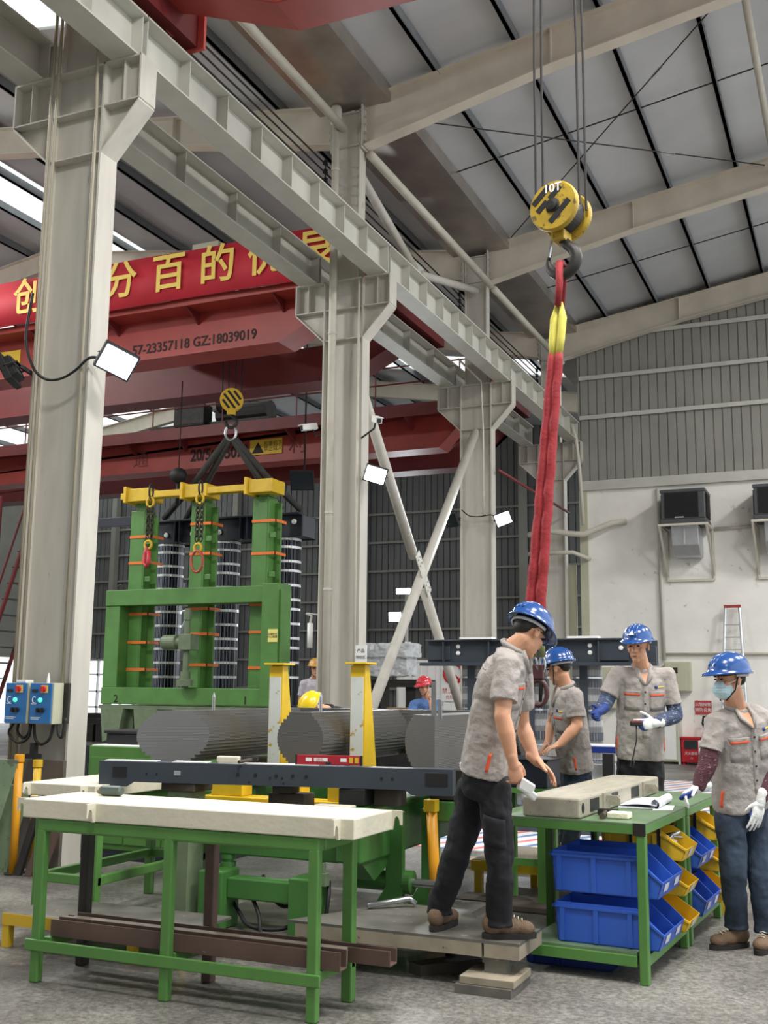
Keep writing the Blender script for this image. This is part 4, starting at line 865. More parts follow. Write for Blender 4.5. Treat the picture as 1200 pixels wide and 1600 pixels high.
b = MB(); b.obox(onb(0.88, 0.07, 1.111), ux * 0.075, uy * 0.03, Z * 0.02); tag(b.build('wooden_block', cream, bev=0.008), 'cream block beside the hammer on the slate beam', 'block')
t = thing('hammer', 'small hammer lying on the slate beam beside the cream block', 'hammer', tuple(onb(1.03, 0.07, 1.09)))
b = MB(); b.obox(onb(1.02, 0.09, 1.118), ux * 0.055, uy * 0.012, Z * 0.012); b.build('head', dark, t, bev=0.003)
MB().tube([onb(1.04, 0.10, 1.115), onb(0.985, -0.03, 1.102)], 0.011, 8).build('handle', wood_d, t)
t = thing('spirit_level', 'red spirit level resting on the slate beam', 'level', tuple(onb(1.56, 0.06, 1.09)))
b = MB(); b.obox(onb(1.56, 0.06, 1.122), ux * 0.215, uy * 0.012, Z * 0.03); lb_ = b.build('body', mat('level_red', (168, 34, 50), 0.35, var=0.06), t, bev=0.003)
for s in (-0.2, 0.2):
    b = MB(); b.obox(onb(1.56 + s * 1.07, 0.06, 1.122), ux * 0.006, uy * 0.013, Z * 0.031); b.build('end_cap', black, lb_)
for s, w in ((-0.13, 0.02), (-0.05, 0.045), (0.1, 0.02)):
    b = MB(); b.obox(onb(1.56 + s, 0.047, 1.124), ux * w, uy * 0.001, Z * 0.011); b.build('label', white, lb_)
text('LEVEL', 0.02, tuple(onb(1.505, 0.0455, 1.124)), ux, Z, txt_red, 'lettering', lb_, 0.0005)
b = MB()
for s in (0.15, 0.185): b.obox(onb(1.56 + s, 0.047, 1.124), ux * 0.012, uy * 0.001, Z * 0.018)
b.build('vial', yel_w, lb_)
b = MB(); b.obox(onb(1.56, 0.047, 1.103), ux * 0.018, uy * 0.001, Z * 0.008); b.build('vial', glass_m, lb_)
# ------------------------------------------------------------------ lying core: three mitred limbs and the far yoke
lam_h = bands('core_sheets_lying', (92, 92, 91), (122, 121, 118), 'Z', 30, 0.42, 0.5, 0.5, 0.0, 0.12)
lam_e = bands('core_sheet_edges', (84, 85, 87), (116, 117, 118), 'Z', 40, 0.5, 0.4, 0.5, 0.0, 0.12)
zc, rc = 1.225, 0.182; YF = 8.45
core = thing('transformer_core', 'dark layered steel core lying flat with three cut limb ends', 'core', (-3.7, 7.5, 0.78))
def limb_profile():
    n = 15; P = []
    for i in range(n):
        h0 = -rc + 2 * rc * i / n; h1 = -rc + 2 * rc * (i + 1) / n; hm = (h0 + h1) / 2
        w = math.sqrt(max(rc * rc - hm * hm, 0.0)); w = max(w, 0.09); P.append((h0, h1, w))
    return P
def lying_limb(xc, yl, yr, wr=None):
    """limb along y; the near end runs from (left, yl) to (right, yr)"""
    b, e = MB(), MB(); k = (yr - yl) / (2 * rc); ym = (yl + yr) / 2
    for h0, h1, w in limb_profile():
        v = wr or w; ya, yb, x0, x1, z0, z1 = ym - k * w, ym + k * v, xc - w, xc + v, zc + h0, zc + h1
        b._quadbox([(x0, ya, z0), (x1, yb, z0), (x1, YF, z0), (x0, YF, z0), (x0, ya, z1), (x1, yb, z1), (x1, YF, z1), (x0, YF, z1)])
        e._quadbox([(x0, ya - 0.004, z0), (x1, yb - 0.004, z0), (x1, yb, z0), (x0, ya, z0), (x0, ya - 0.004, z1), (x1, yb - 0.004, z1), (x1, yb, z1), (x0, ya, z1)])
    l = b.build('limb', lam_h, core); e.build('cut_end', lam_e, l)
lying_limb(-4.60, 6.50, 6.88); lying_limb(-3.67, 6.88, 6.88); lying_limb(-2.73, 6.98, 6.63, 0.165)
b = MB()
for h0, h1, w in limb_profile(): b.box(-4.80, -2.55, YF + 0.17 - w, YF + 0.17 + w, zc + h0, zc + h1)
b.build('yoke', lam_h, core)
for x, y, h, lab in ((-4.47, 7.0, 0.13, 'leftmost'), (-3.60, 7.05, 0.14, 'middle')):
    MB().lathe((x, y, zc + rc), Z, [(0, 0.012), (h - 0.03, 0.012), (h, 0.003)], 8).build('guide_pin', chrome, core)
b = MB(); b.box(-2.62, -2.588, 6.72, 6.735, zc + rc - 0.02, zc + rc + 0.22); b.box(-2.585, -2.56, 6.75, 6.765, zc + rc - 0.02, zc + rc + 0.1); b.build('guide_plate', chrome, core)
# ------------------------------------------------------------------ yellow stanchions
def stanchion(x, y, label):
    t = thing('stanchion', label, 'stanchion', (x, y, 0.78), 'yellow stanchions between the core limbs')
    b = MB(); b._quadbox([(x - 0.06, y, 0.846), (x + 0.035, y, 0.846), (x + 0.035, y + 0.26, 0.846), (x - 0.06, y + 0.26, 0.846), (x - 0.06, y, 1.75), (x + 0.035, y, 1.75), (x + 0.035, y + 0.09, 1.75), (x - 0.06, y + 0.09, 1.75)])
    b.build('web_box', yel, t, bev=0.006)
    b = MB(); b.box(x - 0.07, x + 0.045, y - 0.012, y, 0.846, 1.74); b.build('front_flange', yel, t)
    b = MB(); b.box(x - 0.064, x + 0.034, y - 0.02, y - 0.012, 0.86, 1.66); b.build('wear_pad', mat('worn_white', (214, 220, 216), 0.5, var=0.06, scale=7, rgb2=(188, 150, 50), thr=0.585) if 'worn_white' not in MATS else MATS['worn_white'], t)
    b = MB(); b.box(x - 0.10, x + 0.075, y - 0.05, y + 0.13, 1.75, 1.765); b.build('head_plate', yel, t, bev=0.003)
stanchion(-4.15, 7.40, 'left yellow and white stanchion rising between the lying core limbs')
stanchion(-3.36, 7.20, 'right yellow and white stanchion rising between the lying core limbs')
# ------------------------------------------------------------------ green tilting machine under the core
mc = thing('tilting_machine', 'large green hydraulic machine frame under the lying core', 'machine', (-3.6, 7.2, 0))
b = MB(); b.box(-3.10, -2.92, 6.31, 8.9, 0.50, 0.82); b.box(-3.11, -2.91, 6.30, 8.9, 0.80, 0.845); b.build('side_beam', green_d, mc, bev=0.015)
b = MB(); b.box(-4.50, -4.33, 6.9, 8.9, 0.50, 0.845); b.build('side_beam', green_d, mc, bev=0.015)
b = MB(); b.box(-4.30, -3.10, 6.36, 6.52, 0.49, 0.73); b.build('cross_beam', green_d, mc, bev=0.012)
b = MB(); b.box(-4.33, -3.10, 8.2, 8.4, 0.5, 0.84); b.build('cross_beam', green_d, mc, bev=0.012)
b = MB(); b.box(-2.92, -2.70, 7.5, 7.66, 0.66, 0.84); b.box(-2.70, -2.54, 7.0, 7.85, 0.7, 0.84); b.build('outrigger_beam', green_d, mc, bev=0.012)
b = MB(); b.box(-3.97, -3.77, 6.355, 6.36, 0.64, 0.69); b.build('name_plate', alu, mc)
b = MB(); b.prism([(6.36, 0.50), (6.95, 0.50), (6.55, 0.37)], (-3.08, 0, 0), Y, Z, (0.14, 0, 0)); b.build('gusset', green_d, mc)
for x in (-4.02, -3.36):
    b = MB(); b.box(x, x + 0.18, 6.18, 6.40, 0.05, 0.41); p = b.build('support_pillar', green_d, mc, bev=0.01)
    b = MB(); b.lathe((x + 0.09, 6.40, 0.41), Z, [(0, 0.052), (0.03, 0.052), (0.032, 0.040), (0.05, 0.040), (0.052, 0.050), (0.08, 0.050)], 18); b.build('levelling_jack', green_d, p)
b = MB(); b.box(-3.84, -3.36, 6.24, 6.37, 0.24, 0.37); b.build('tie_beam', green_d, mc, bev=0.01)
b = MB(); b.lathe((-3.2, 6.82, 0.33), X, [(0, 0.064), (0.36, 0.064), (0.365, 0.076), (0.415, 0.076), (0.42, 0.056)], 24); b.build('hydraulic_cylinder', green_d, mc)
MB().cyl((-2.80, 6.82, 0.33), (-2.6, 6.82, 0.33), 0.028).build('piston_rod', chrome, mc)
for x, y in ((-2.88, 6.75), (-2.73, 7.0)):
    b = MB(); b.prism([(-0.33, 0.05), (0.05, 0.05), (0.05, 0.78), (-0.07, 0.78), (-0.07, 0.30), (-0.2, 0.11)], (x, y, 0), X, Z, (0, 0.05, 0)); b.build('support_foot', green_d, mc, bev=0.004)
b = MB(); b.box(-4.2, -2.6, 6.6, 7.9, 0.0, 0.05); b.box(-4.05, -3.1, 6.1, 6.6, 0.0, 0.05); b.build('base_plate', plate_m, mc)
for P in ([(-3.85, 6.35, 0.2), (-3.76, 6.28, 0.15), (-3.64, 6.22, 0.09), (-3.45, 6.3, 0.08), (-3.36, 6.5, 0.16)], [(-3.82, 6.42, 0.28), (-3.68, 6.3, 0.24), (-3.6, 6.25, 0.15), (-3.55, 6.18, 0.08), (-3.5, 6.12, 0.07)], [(-3.72, 6.5, 0.35), (-3.62, 6.4, 0.27), (-3.48, 6.36, 0.2), (-3.36, 6.42, 0.26)], [(-3.8, 6.15, 0.065), (-3.68, 6.1, 0.075), (-3.54, 6.14, 0.065), (-3.4, 6.1, 0.065)], [(-3.16, 6.35, 0.38), (-3.14, 6.3, 0.28), (-3.16, 6.27, 0.15), (-3.25, 6.15, 0.08)]):
    MB().tube(curve(P), 0.013, 8).build('hose', black, mc, smooth=True)
b = MB(); b.box(-3.20, -3.14, 6.26, 6.32, 0.36, 0.44); b.cyl((-3.17, 6.29, 0.44), (-3.17, 6.29, 0.5), 0.014); b.build('valve', gm, mc, bev=0.004)
t = thing('release_bar', 'short steel bar with bent end lying at the machine foot', 'bar', (-2.7, 6.5, 0.25)); MB().tube([(-2.86, 6.28, 0.27), (-2.66, 6.46, 0.30), (-2.62, 6.47, 0.27)], 0.017, 8).build('bar', chrome, t, smooth=True)
# cribbing between machine, beam and core
def block(x0, x1, y0, y1, z0, z1, m, lab, name='packing_block', g='packing blocks under the core'):
    b = MB(); b.box(x0, x1, y0, y1, z0, z1); return tag(b.build(name, m, bev=0.006), lab, 'block', g)
b = MB(); b.box(-4.25, -3.11, 6.56, 6.74, 0.735, 0.84); b.box(-4.2, -3.95, 6.58, 6.72, 0.84, 0.95); b.box(-3.72, -3.5, 6.58, 6.72, 0.84, 1.0); b.box(-3.3, -3.2, 6.58, 6.72, 0.84, 0.95)
tag(b.build('cradle_beam', yel, bev=0.008), 'yellow cradle beam carrying the limb ends on the machine', 'beam')
block(-4.26, -4.08, 6.15, 6.33, 0.0, 0.90, gm, 'square grey stub post under the left part of the slate beam', 'stub_post', None)
block(-4.30, -4.04, 6.13, 6.35, 0.90, 0.952, wood_d, 'dark block on the grey stub post under the slate beam')
block(-3.86, -3.58, 6.38, 6.52, 0.735, 0.80, yel, 'yellow packing on the machine cross beam')
block(-3.62, -3.36, 6.36, 6.52, 0.805, 0.90, wood_d, 'dark weathered timber on the machine cross beam')
block(-3.56, -3.42, 6.30, 6.42, 0.905, 0.952, dark, 'dark steel block on the weathered timber')
block(-3.10, -2.92, 6.34, 6.52, 0.85, 0.952, black, 'black block under the slate beam right of the front slab corner')
block(-2.90, -2.74, 6.44, 6.60, 0.845, 0.952, wood_d, 'dark timber cube right of the black block')
block(-3.2, -2.95, 6.20, 6.29, 0.80, 0.86, cream, 'cream block end below the slate beam on the right', 'wooden_block', None)
block(-2.98, -2.92, 6.54, 6.66, 0.85, 0.95, yel, 'small yellow packing between the black block and the timber cube')
for x, y, w in ((-4.42, 7.3, 'left'), (-3.67, 7.6, 'middle'), (-2.62, 7.0, 'right')):
    block(x - 0.12, x + 0.12, y, y + 0.3, 0.846, 1.045, dark, 'dark packing block under the %s core limb' % w)
t = thing('guard_post', 'yellow square capped post standing beside the machine at the bending man', 'post', (-2.72, 6.95, 0))
MB().tube([(-2.66, 6.93, 0.05), (-2.705, 6.95, 0.79)], 0.036, 14).build('post', orange_y, t, smooth=True); b = MB(); b.box(-2.748, -2.665, 6.91, 6.99, 0.77, 0.85); b.build('cap', yel, t, bev=0.004)
# ------------------------------------------------------------------ low standing platforms
t = thing('step_platform', 'low platform with yellow edge left under the benches', 'platform', (-4.3, 5.8, 0))
b = MB(); b.box(-4.93, -3.62, 5.43, 5.95, 0.185, 0.20); b.build('deck_plate', plate_m, t)
b = MB(); b.box(-4.93, -3.62, 5.425, 5.44, 0.13, 0.198); b.box(-4.935, -4.92, 5.43, 5.95, 0.13, 0.198); b.build('edge_angle', yel_w, t)
for x, y in ((-4.93, 5.43), (-4.93, 5.88), (-4.0, 5.43), (-4.0, 5.88), (-3.68, 5.43)):
    b = MB(); b.box(x, x + 0.05, y, y + 0.05, 0, 0.185); b.build('leg', yel_w, t)
t = thing('step_platform', 'dusty platform on which the bending man stands', 'platform', (-2.4, 6.1, 0))
b = MB(); P = [(-3.15, 5.80), (-1.76, 5.80), (-1.76, 6.22), (-2.14, 6.27), (-2.3, 6.55), (-2.75, 6.55), (-2.95, 6.2)]
b.prism(P, (0, 0, 0.235), X, Y, (0, 0, 0.015)); b.build('deck_plate', plate_m, t)
b = MB(); b.box(-3.1, -1.97, 5.80, 5.84, 0.165, 0.235); b.box(-1.955, -1.76, 5.80, 5.84, 0.165, 0.235); b.box(-1.80, -1.76, 5.84, 6.24, 0.165, 0.235); b.box(-2.9, -1.8, 6.16, 6.2, 0.165, 0.235); b.build('edge_board', plank_m, t)
b = MB(); b.box(-1.96, -1.84, 5.82, 5.9, 0.085, 0.165); b.box(-1.94, -1.88, 5.9, 6.2, 0.085, 0.165); b.build('square_tube', plate_m, t)
for x, y in ((-3.0, 5.85), (-2.85, 6.1), (-2.4, 6.4)):
    b = MB(); b.box(x, x + 0.06, y, y + 0.06, 0, 0.165); b.build('leg', dark, t)
b = MB(); b.box(-2.06, -1.76, 5.70, 6.02, 0.045, 0.085); tag(b.build('plank', plank_m, bev=0.004), 'short thick plank stacked under the platform tube', 'plank')
b = MB(); b.box(-2.08, -1.77, 5.68, 6.04, 0.0, 0.045); tag(b.build('steel_plate', plate_m), 'steel plate lying on the floor under the short plank', 'plate')
b = MB(); b._quadbox([(-2.45, 5.95, 0.0), (-2.36, 5.9, 0), (-2.1, 6.2, 0), (-2.2, 6.3, 0), (-2.45, 5.95, 0.06), (-2.36, 5.9, 0.06), (-2.1, 6.2, 0.06), (-2.2, 6.3, 0.06)]); tag(b.build('plank', wood_d), 'dark slanting plank on the floor below the platform', 'plank')
t = thing('step_platform', 'yellow edged platform behind the right bench', 'platform', (-2.0, 8.9, 0))
b = MB(); b.box(-2.95, -0.95, 8.46, 9.35, 0.23, 0.25); b.build('deck_plate', plank_m, t)
b = MB(); b.box(-2.95, -0.95, 8.44, 8.46, 0.17, 0.245); b.build('edge_angle', yel, t)
for x, y in ((-2.93, 8.46), (-2.93, 9.2), (-1.9, 8.46), (-1.05, 8.46), (-1.05, 9.2), (-2.6, 8.9)):
    b = MB(); b.box(x, x + 0.06, y, y + 0.06, 0, 0.23); b.build('leg', yel_w, t)
b = MB(); b.box(-3.4, -2.0, 9.5, 9.7, 0, 0.08); tag(b.build('floor_beam', plank_m), 'pale beam lying on the floor behind the yellow edged platform', 'beam')
b = MB(); b.box(-2.9, -2.0, 7.85, 8.2, 0, 0.05); tag(b.build('floor_beam', wood_d, bev=0.01), 'dark timber lying on the floor before the yellow edged platform', 'beam')
# ------------------------------------------------------------------ right bench with bins
RB = []                                                     # everything turned with the bench at the end
bn = thing('work_bench', 'front green table with blue bins below and the grey clamp on top', 'bench', (-1.7, 6.8, 0)); RB.append(bn)
def bench(t, x0, x1, y0, y1, legs):
    b = MB(); b.box(x0, x1, y0, y1, 0.838, 0.85); b.build('table_top', green_t, t)
    b = MB(); b.box(x0, x1, y0, y0 + 0.05, 0.79, 0.838); b.box(x0, x1, y1 - 0.05, y1, 0.79, 0.838); b.box(x0, x0 + 0.05, y0 + 0.05, y1 - 0.05, 0.79, 0.838); b.box(x1 - 0.05, x1, y0 + 0.05, y1 - 0.05, 0.79, 0.838); b.build('apron', green, t, bev=0.004)
    for x, y in legs:
        b = MB(); b.box(x + (0.012 if x > x0 + 0.3 else 0), x + (0.062 if x > x0 + 0.3 else 0.05), y, y + 0.055, 0, 0.79); b.build('leg', green, t, bev=0.006)
bench(bn, -2.09, -1.17, 6.25, 7.31, ((-1.232, 6.25), (-1.232, 7.248), (-2.09, 6.25), (-2.09, 7.248)))
b = MB(); b.box(-1.235, -1.165, 6.245, 6.25, 0.785, 0.852); b.build('corner_tube_end', dark, bn)
b = MB(); b.box(-1.88, -1.232, 6.26, 7.31, 0.15, 0.165); b.build('shelf', green_t, bn); b = MB(); b.box(-1.88, -1.232, 6.25, 6.30, 0.09, 0.15); b.box(-1.225, -1.175, 6.312, 7.248, 0.09, 0.15); b.box(-1.88, -1.83, 6.3, 7.3, 0.09, 0.15); b.build('shelf_rail', green, bn, bev=0.004)
bm2 = thing('work_bench', 'rear green table end with blue and yellow bins, beside the masked man', 'bench', (-1.7, 7.85, 0)); RB.append(bm2)
bench(bm2, -2.09, -1.16, 7.33, 8.36, ((-1.222, 8.30), (-2.09, 8.30), (-1.222, 7.33)))
b = MB(); b.box(-1.88, -1.222, 7.33, 8.34, 0.15, 0.165); b.build('shelf', green_t, bm2); b = MB(); b.box(-1.215, -1.165, 7.392, 8.30, 0.09, 0.15); b.box(-1.88, -1.22, 8.29, 8.34, 0.09, 0.15); b.build('shelf_rail', green, bm2, bev=0.004)
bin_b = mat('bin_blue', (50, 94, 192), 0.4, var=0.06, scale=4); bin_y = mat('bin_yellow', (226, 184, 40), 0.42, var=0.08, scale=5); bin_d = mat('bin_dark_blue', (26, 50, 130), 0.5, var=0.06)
lab_m = mat('bin_label', (206, 206, 216), 0.6, var=0.06, scale=30, rgb2=(150, 90, 90), thr=0.62)
def storage_bin(xb, xf, y0, y1, z, h, m, label, comps=1, grp='blue bins under the tables', content=None):
    t = thing('storage_bin', label, 'bin', ((xb + xf) / 2, (y0 + y1) / 2, z), grp); RB.append(t); th = 0.006
    sl = min(0.15, (xf - xb) * 0.3); lip = h * 0.40
    prof = [(xb + 0.015, 0), (xf - 0.03, 0), (xf, lip), (xf - sl, h), (xb, h)]
    b = MB()
    for y in [y0, y1 - th] + [y0 + (y1 - y0) * k / comps for k in range(1, comps)]: b.prism(prof, (0, y, z), X, Z, (0, th, 0))
    b.box(xb + 0.015, xf - 0.03, y0, y1, z, z + th)
    b.prism([(xb + 0.015, 0), (xb + 0.015 + th, 0), (xb + th, h), (xb, h)], (0, y0, z), X, Z, (0, y1 - y0, 0))
    b.prism([(xf - 0.03 - th, 0), (xf - 0.03, 0), (xf, lip), (xf - th, lip)], (0, y0, z), X, Z, (0, y1 - y0, 0))
    b.build('body', m, t)
    b = MB(); b.box(xb - 0.012, xf - sl, y0 - 0.014, y0 + 0.002, z + h - 0.03, z + h - 0.016); b.box(xb - 0.014, xb + 0.002, y0 - 0.014, y1, z + h - 0.03, z + h - 0.016)
    b.prism([(xf - sl, h - 0.03), (xf - sl, h - 0.014), (xf + 0.006, lip), (xf, lip - 0.01)], (0, y0 - 0.01, z), X, Z, (0, 0.012, 0))
    n = max(2, int((xf - xb) / 0.22) + 1)
    b.build('rim', m, t)
    for k in range(n):
        x = xb + 0.03 + k * (xf - sl - xb - 0.08) / (n - 1); b = MB(); b.box(x, x + 0.028, y0 - 0.012, y0, z + 0.005, z + h - 0.03); b.build('side_rib', m, t)
    w = (y1 - y0) / comps
    for k in range(comps):
        yc = y0 + w * (k + 0.5); f = Vector((0.03, 0, lip)).normalized()
        b = MB(); b.obox((xf - 0.010, yc, z + lip * 0.55), (0.0008, 0, 0), (0, min(0.05, w * 0.3), 0), (0.03 / lip * 0.02, 0, 0.022)); b.build('label_card', lab_m, t)
    return t
BL = 'blue bin '; YG = 'yellow bins under the tables'
def post(x, y, z0, z1): pass
storage_bin(-1.72, -1.10, 6.335, 6.86, 0.167, 0.215, bin_b, 'lower large blue bin at the near end of the front table', 2)
storage_bin(-1.735, -1.10, 6.335, 6.86, 0.44, 0.225, bin_b, 'upper large blue bin at the near end of the front table', 2)
storage_bin(-1.55, -1.08, 6.90, 7.21, 0.167, 0.15, bin_y, 'lowest yellow bin of the front table stack', 1, YG)
storage_bin(-1.55, -1.08, 6.90, 7.21, 0.37, 0.15, bin_y, 'middle yellow bin of the front table stack', 1, YG)
storage_bin(-1.60, -1.08, 6.88, 7.21, 0.575, 0.17, bin_y, 'top yellow bin of the front table stack, holding metal parts', 1, YG)
storage_bin(-1.60, -1.08, 7.42, 7.92, 0.167, 0.235, bin_b, 'lower blue bin of the rear table beside the masked man', 2)
storage_bin(-1.60, -1.10, 7.42, 7.92, 0.46, 0.20, bin_b, 'upper blue bin of the rear table beside the masked man', 2)
storage_bin(-1.55, -1.06, 7.95, 8.26, 0.167, 0.16, bin_y, 'lowest yellow bin of the rear table stack', 1, YG)
storage_bin(-1.55, -1.06, 7.95, 8.26, 0.37, 0.15, bin_y, 'middle yellow bin of the rear table stack', 1, YG)
storage_bin(-1.60, -1.08, 7.95, 8.26, 0.575, 0.16, bin_y, 'top yellow bin of the rear table stack', 1, YG)
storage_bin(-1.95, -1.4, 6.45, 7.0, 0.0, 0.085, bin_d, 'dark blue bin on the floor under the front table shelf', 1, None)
t = thing('bin_rack', 'black stacking posts between the bins under the tables', 'rack', (-1.4, 7.2, 0.166)); RB.append(t)
for x, y in ((-1.42, 6.872), (-1.66, 6.872), (-1.25, 7.235), (-1.66, 7.32), (-1.25, 7.935), (-1.66, 8.275), (-1.25, 6.872)):
    b = MB(); b.box(x, x + 0.018, y - 0.008, y + 0.006, 0.166, 0.78); b.build('post', black, t)
for z in (0.36, 0.43, 0.565):
    b = MB()
    for ya, yb in ((6.872, 7.24),): b.box(-1.66, -1.642, ya, yb, z, z + 0.008); b.box(-1.25, -1.232, ya, yb, z, z + 0.008)
    b.box(-1.66, -1.642, 7.32, 8.28, z, z + 0.008); b.box(-1.25, -1.232, 7.33, 8.28, z, z + 0.008); b.build('rail', black, t)
b = MB(); random.seed(3)
for k in range(26): b.tube([(-1.28 + random.uniform(-0.13, 0.13), 7.05 + random.uniform(-0.11, 0.11), 0.655 + random.uniform(-0.02, 0.06)) for _ in range(2)], 0.009, 5)
o = tag(b.build('metal_parts', chrome, smooth=True), 'heap of small bright metal parts in the top yellow bin', 'parts', kind='stuff'); RB.append(o)
# clamp lying on the table
ck = mat('clamp_raw', (168, 162, 146), 0.55, 0.15, var=0.16, scale=4, rgb2=(128, 118, 100), thr=0.62, stretch=(4, 0.8, 4))
t = thing('core_clamp', 'raw grey core clamp with windows lying on the front table', 'clamp', (-1.69, 7.2, 0.852)); RB.append(t)
b = MB(); b.box(-1.89, -1.545, 6.27, 8.2, 0.852, 0.966); b.build('body', ck, t, bev=0.012)
for y0, y1 in ((6.48, 6.66), (6.95, 7.09), (7.42, 7.62)):
    b = MB(); b.box(-1.547, -1.542, y0, y1, 0.875, 0.945); b.build('window_opening', black, t)
b = MB(); b.prism([(6.335 + 0.025 * math.cos(a), 0.908 + 0.03 * math.sin(a)) for a in [2 * math.pi * k / 14 for k in range(14)]], (-1.546, 0, 0), Y, Z, (0.004, 0, 0)); b.build('oval_hole', black, t)
b = MB(); b.prism([(7.86 + 0.02 * math.cos(a), 0.908 + 0.025 * math.sin(a)) for a in [2 * math.pi * k / 14 for k in range(14)]], (-1.546, 0, 0), Y, Z, (0.004, 0, 0)); b.build('oval_hole', black, t)
for y in (6.74, 7.72):
    b = MB(); b.box(-1.547, -1.535, y, y + 0.14, 0.86, 0.96); b.prism([(0, 0.06), (0.07, 0.06), (0.085, 0.04), (0.085, 0.01), (0.065, 0.0), (0.06, 0.035), (0, 0.035)], (-1.535, y + 0.05, 0.885), X, Z, (0, 0.014, 0)); b.box(-1.535, -1.47, y + 0.115, y + 0.127, 0.88, 0.94); b.build('hook_bracket', ck, t)
# hammer, block, drawings
t = thing('hammer', 'dark hammer on the front green table beside a white block', 'hammer', (-1.45, 6.45, 0.85)); RB.append(t)
b = MB(); b.obox((-1.46, 6.56, 0.872), (0.06, 0.01, 0), (-0.003, 0.018, 0), (0, 0, 0.018)); b.build('head', dark, t, bev=0.003); MB().tube([(-1.47, 6.54, 0.872), (-1.445, 6.40, 0.866), (-1.44, 6.36, 0.868)], [0.013, 0.015, 0.018], 10).build('handle', wood_d, t)
b = MB(); b.box(-1.425, -1.30, 6.40, 6.50, 0.851, 0.888); o = tag(b.build('foam_block', mat('foam_white', (232, 228, 204), 0.8, var=0.12, scale=20, bump=0.3), bev=0.008), 'rough white block on the front green table', 'block'); RB.append(o)
pr = mat('drawing_paper', (228, 230, 238), 0.7, var=0.03, rgb2=(150, 154, 170), thr=0.66, scale=24)
t = thing('drawing_booklet', 'open rolled paper drawings lying on the green table', 'paper', (-1.45, 7.3, 0.851)); RB.append(t)
b = MB(); b._quadbox([(-1.52, 7.0, 0.852), (-1.30, 7.05, 0.852), (-1.36, 7.55, 0.852), (-1.52, 7.6, 0.852), (-1.52, 7.0, 0.862), (-1.30, 7.05, 0.858), (-1.36, 7.55, 0.862), (-1.52, 7.6, 0.868)]); b.build('pages', pr, t)
pts = [(-1.53 + 0.24 * q / 9, 0.864 + 0.016 * math.sin(q / 9 * 2.6)) for q in range(10)] + [(-1.30 + 0.028 * math.cos(a), 0.882 + 0.028 * math.sin(a)) for a in [math.radians(60 - 32 * k) for k in range(12)]]
b = MB(); b.strip([(x, 7.02 + 0.02 * k / 10, z) for k, (x, z) in enumerate(pts)], (-0.03, 0.5, 0.0)); b.strip([(x, 7.02 + 0.02 * k / 10, z - 0.004) for k, (x, z) in enumerate(pts)], (-0.03, 0.5, 0.0)); b.build('rolled_page', pr, t, smooth=True)
b = MB(); b._quadbox([(-1.30, 6.98, 0.851), (-1.195, 7.06, 0.851), (-1.24, 7.32, 0.851), (-1.36, 7.30, 0.851), (-1.30, 6.98, 0.853), (-1.195, 7.06, 0.853), (-1.24, 7.32, 0.853), (-1.36, 7.30, 0.853)]); o = tag(b.build('paper_sheet', paper), 'single white sheet beside the rolled drawings on the green table', 'paper'); RB.append(o)
_a = math.radians(-3.4); _R = Matrix.Rotation(_a, 3, 'Z'); _p = Vector((-1.17, 6.25, 0))
for o in RB: o.location = _R @ (Vector(o.location) - _p) + _p; o.rotation_euler.z += _a
# black beam end on a small stand behind the clamp, under the rear man's hand
t = thing('beam_stand', 'small green trestle behind the clamp holding the black block', 'stand', (-2.5, 8.2, 0))
b = MB(); b.box(-2.60, -2.22, 8.0, 8.36, 0.82, 0.86); b.build('top', green, t)
for x in (-2.60, -2.28):
    for y in (8.0, 8.30): b = MB(); b.box(x, x + 0.06, y, y + 0.06, 0, 0.82); b.build('leg', green, t)
b = MB(); b.box(-2.60, -2.22, 8.02, 8.04, 0.3, 0.35); b.build('rail', green, t)
b = MB(); b.box(-2.56, -2.20, 8.0, 8.38, 0.862, 1.06); b.box(-2.58, -2.18, 7.98, 8.40, 1.06, 1.075); tag(b.build('black_block', navy, bev=0.01), 'black box section block under the hand of the rear man', 'block')

# ------------------------------------------------------------------ second core standing behind the men
c2 = thing('transformer_core', 'standing core with slate top clamp behind the four men', 'core', (-3.6, 12.6, 0))
strip_m = bands('limb_with_strips', (150, 152, 154), (196, 198, 200), 'Z', 2.2, 0.4, 0.5, 0.5, 0.0, 0.1)
for x in (-4.33, -3.60, -2.97):
    l = core_limb(c2, x, 12.6, 0.3, 1.9, 0.165, [0.55, 0.95, 1.35, 1.72], strip_m, chrome, 0.02)
    for k in range(5):
        z = 0.42 + 0.3 * k; b = MB(); b.lathe((x, 12.6, z), Z, [(0, 0.172), (0.09, 0.172)], 24); b.build('dark_strap', slate, l)
    b = MB(); b.box(x - 0.045, x + 0.045, 12.41, 12.43, 0.3, 1.9); b.build('tie_plate', slate, l)
b = MB(); b.box(-4.84, -2.42, 12.30, 12.34, 1.9, 2.17); b.box(-4.84, -2.42, 12.22, 12.34, 2.15, 2.17); b.box(-4.92, -2.1, 12.22, 12.34, 1.86, 1.9); b.box(-2.42, -2.12, 12.30, 12.34, 1.9, 2.08); b.box(-4.84, -2.2, 12.86, 12.9, 1.9, 2.17); b.box(-4.84, -4.55, 12.28, 12.3, 1.93, 2.1); b.box(-2.75, -2.42, 12.26, 12.3, 1.92, 2.17)
for x in (-4.62, -4.05, -3.3, -2.75): b.box(x - 0.008, x + 0.008, 12.23, 12.30, 1.9, 2.15)
cl = b.build('clamp_beam', slate, c2, bev=0.005)
b = MB(); b.box(-4.84, -2.42, 12.34, 12.86, 1.9, 2.12); b.build('yoke', strip_m, c2)
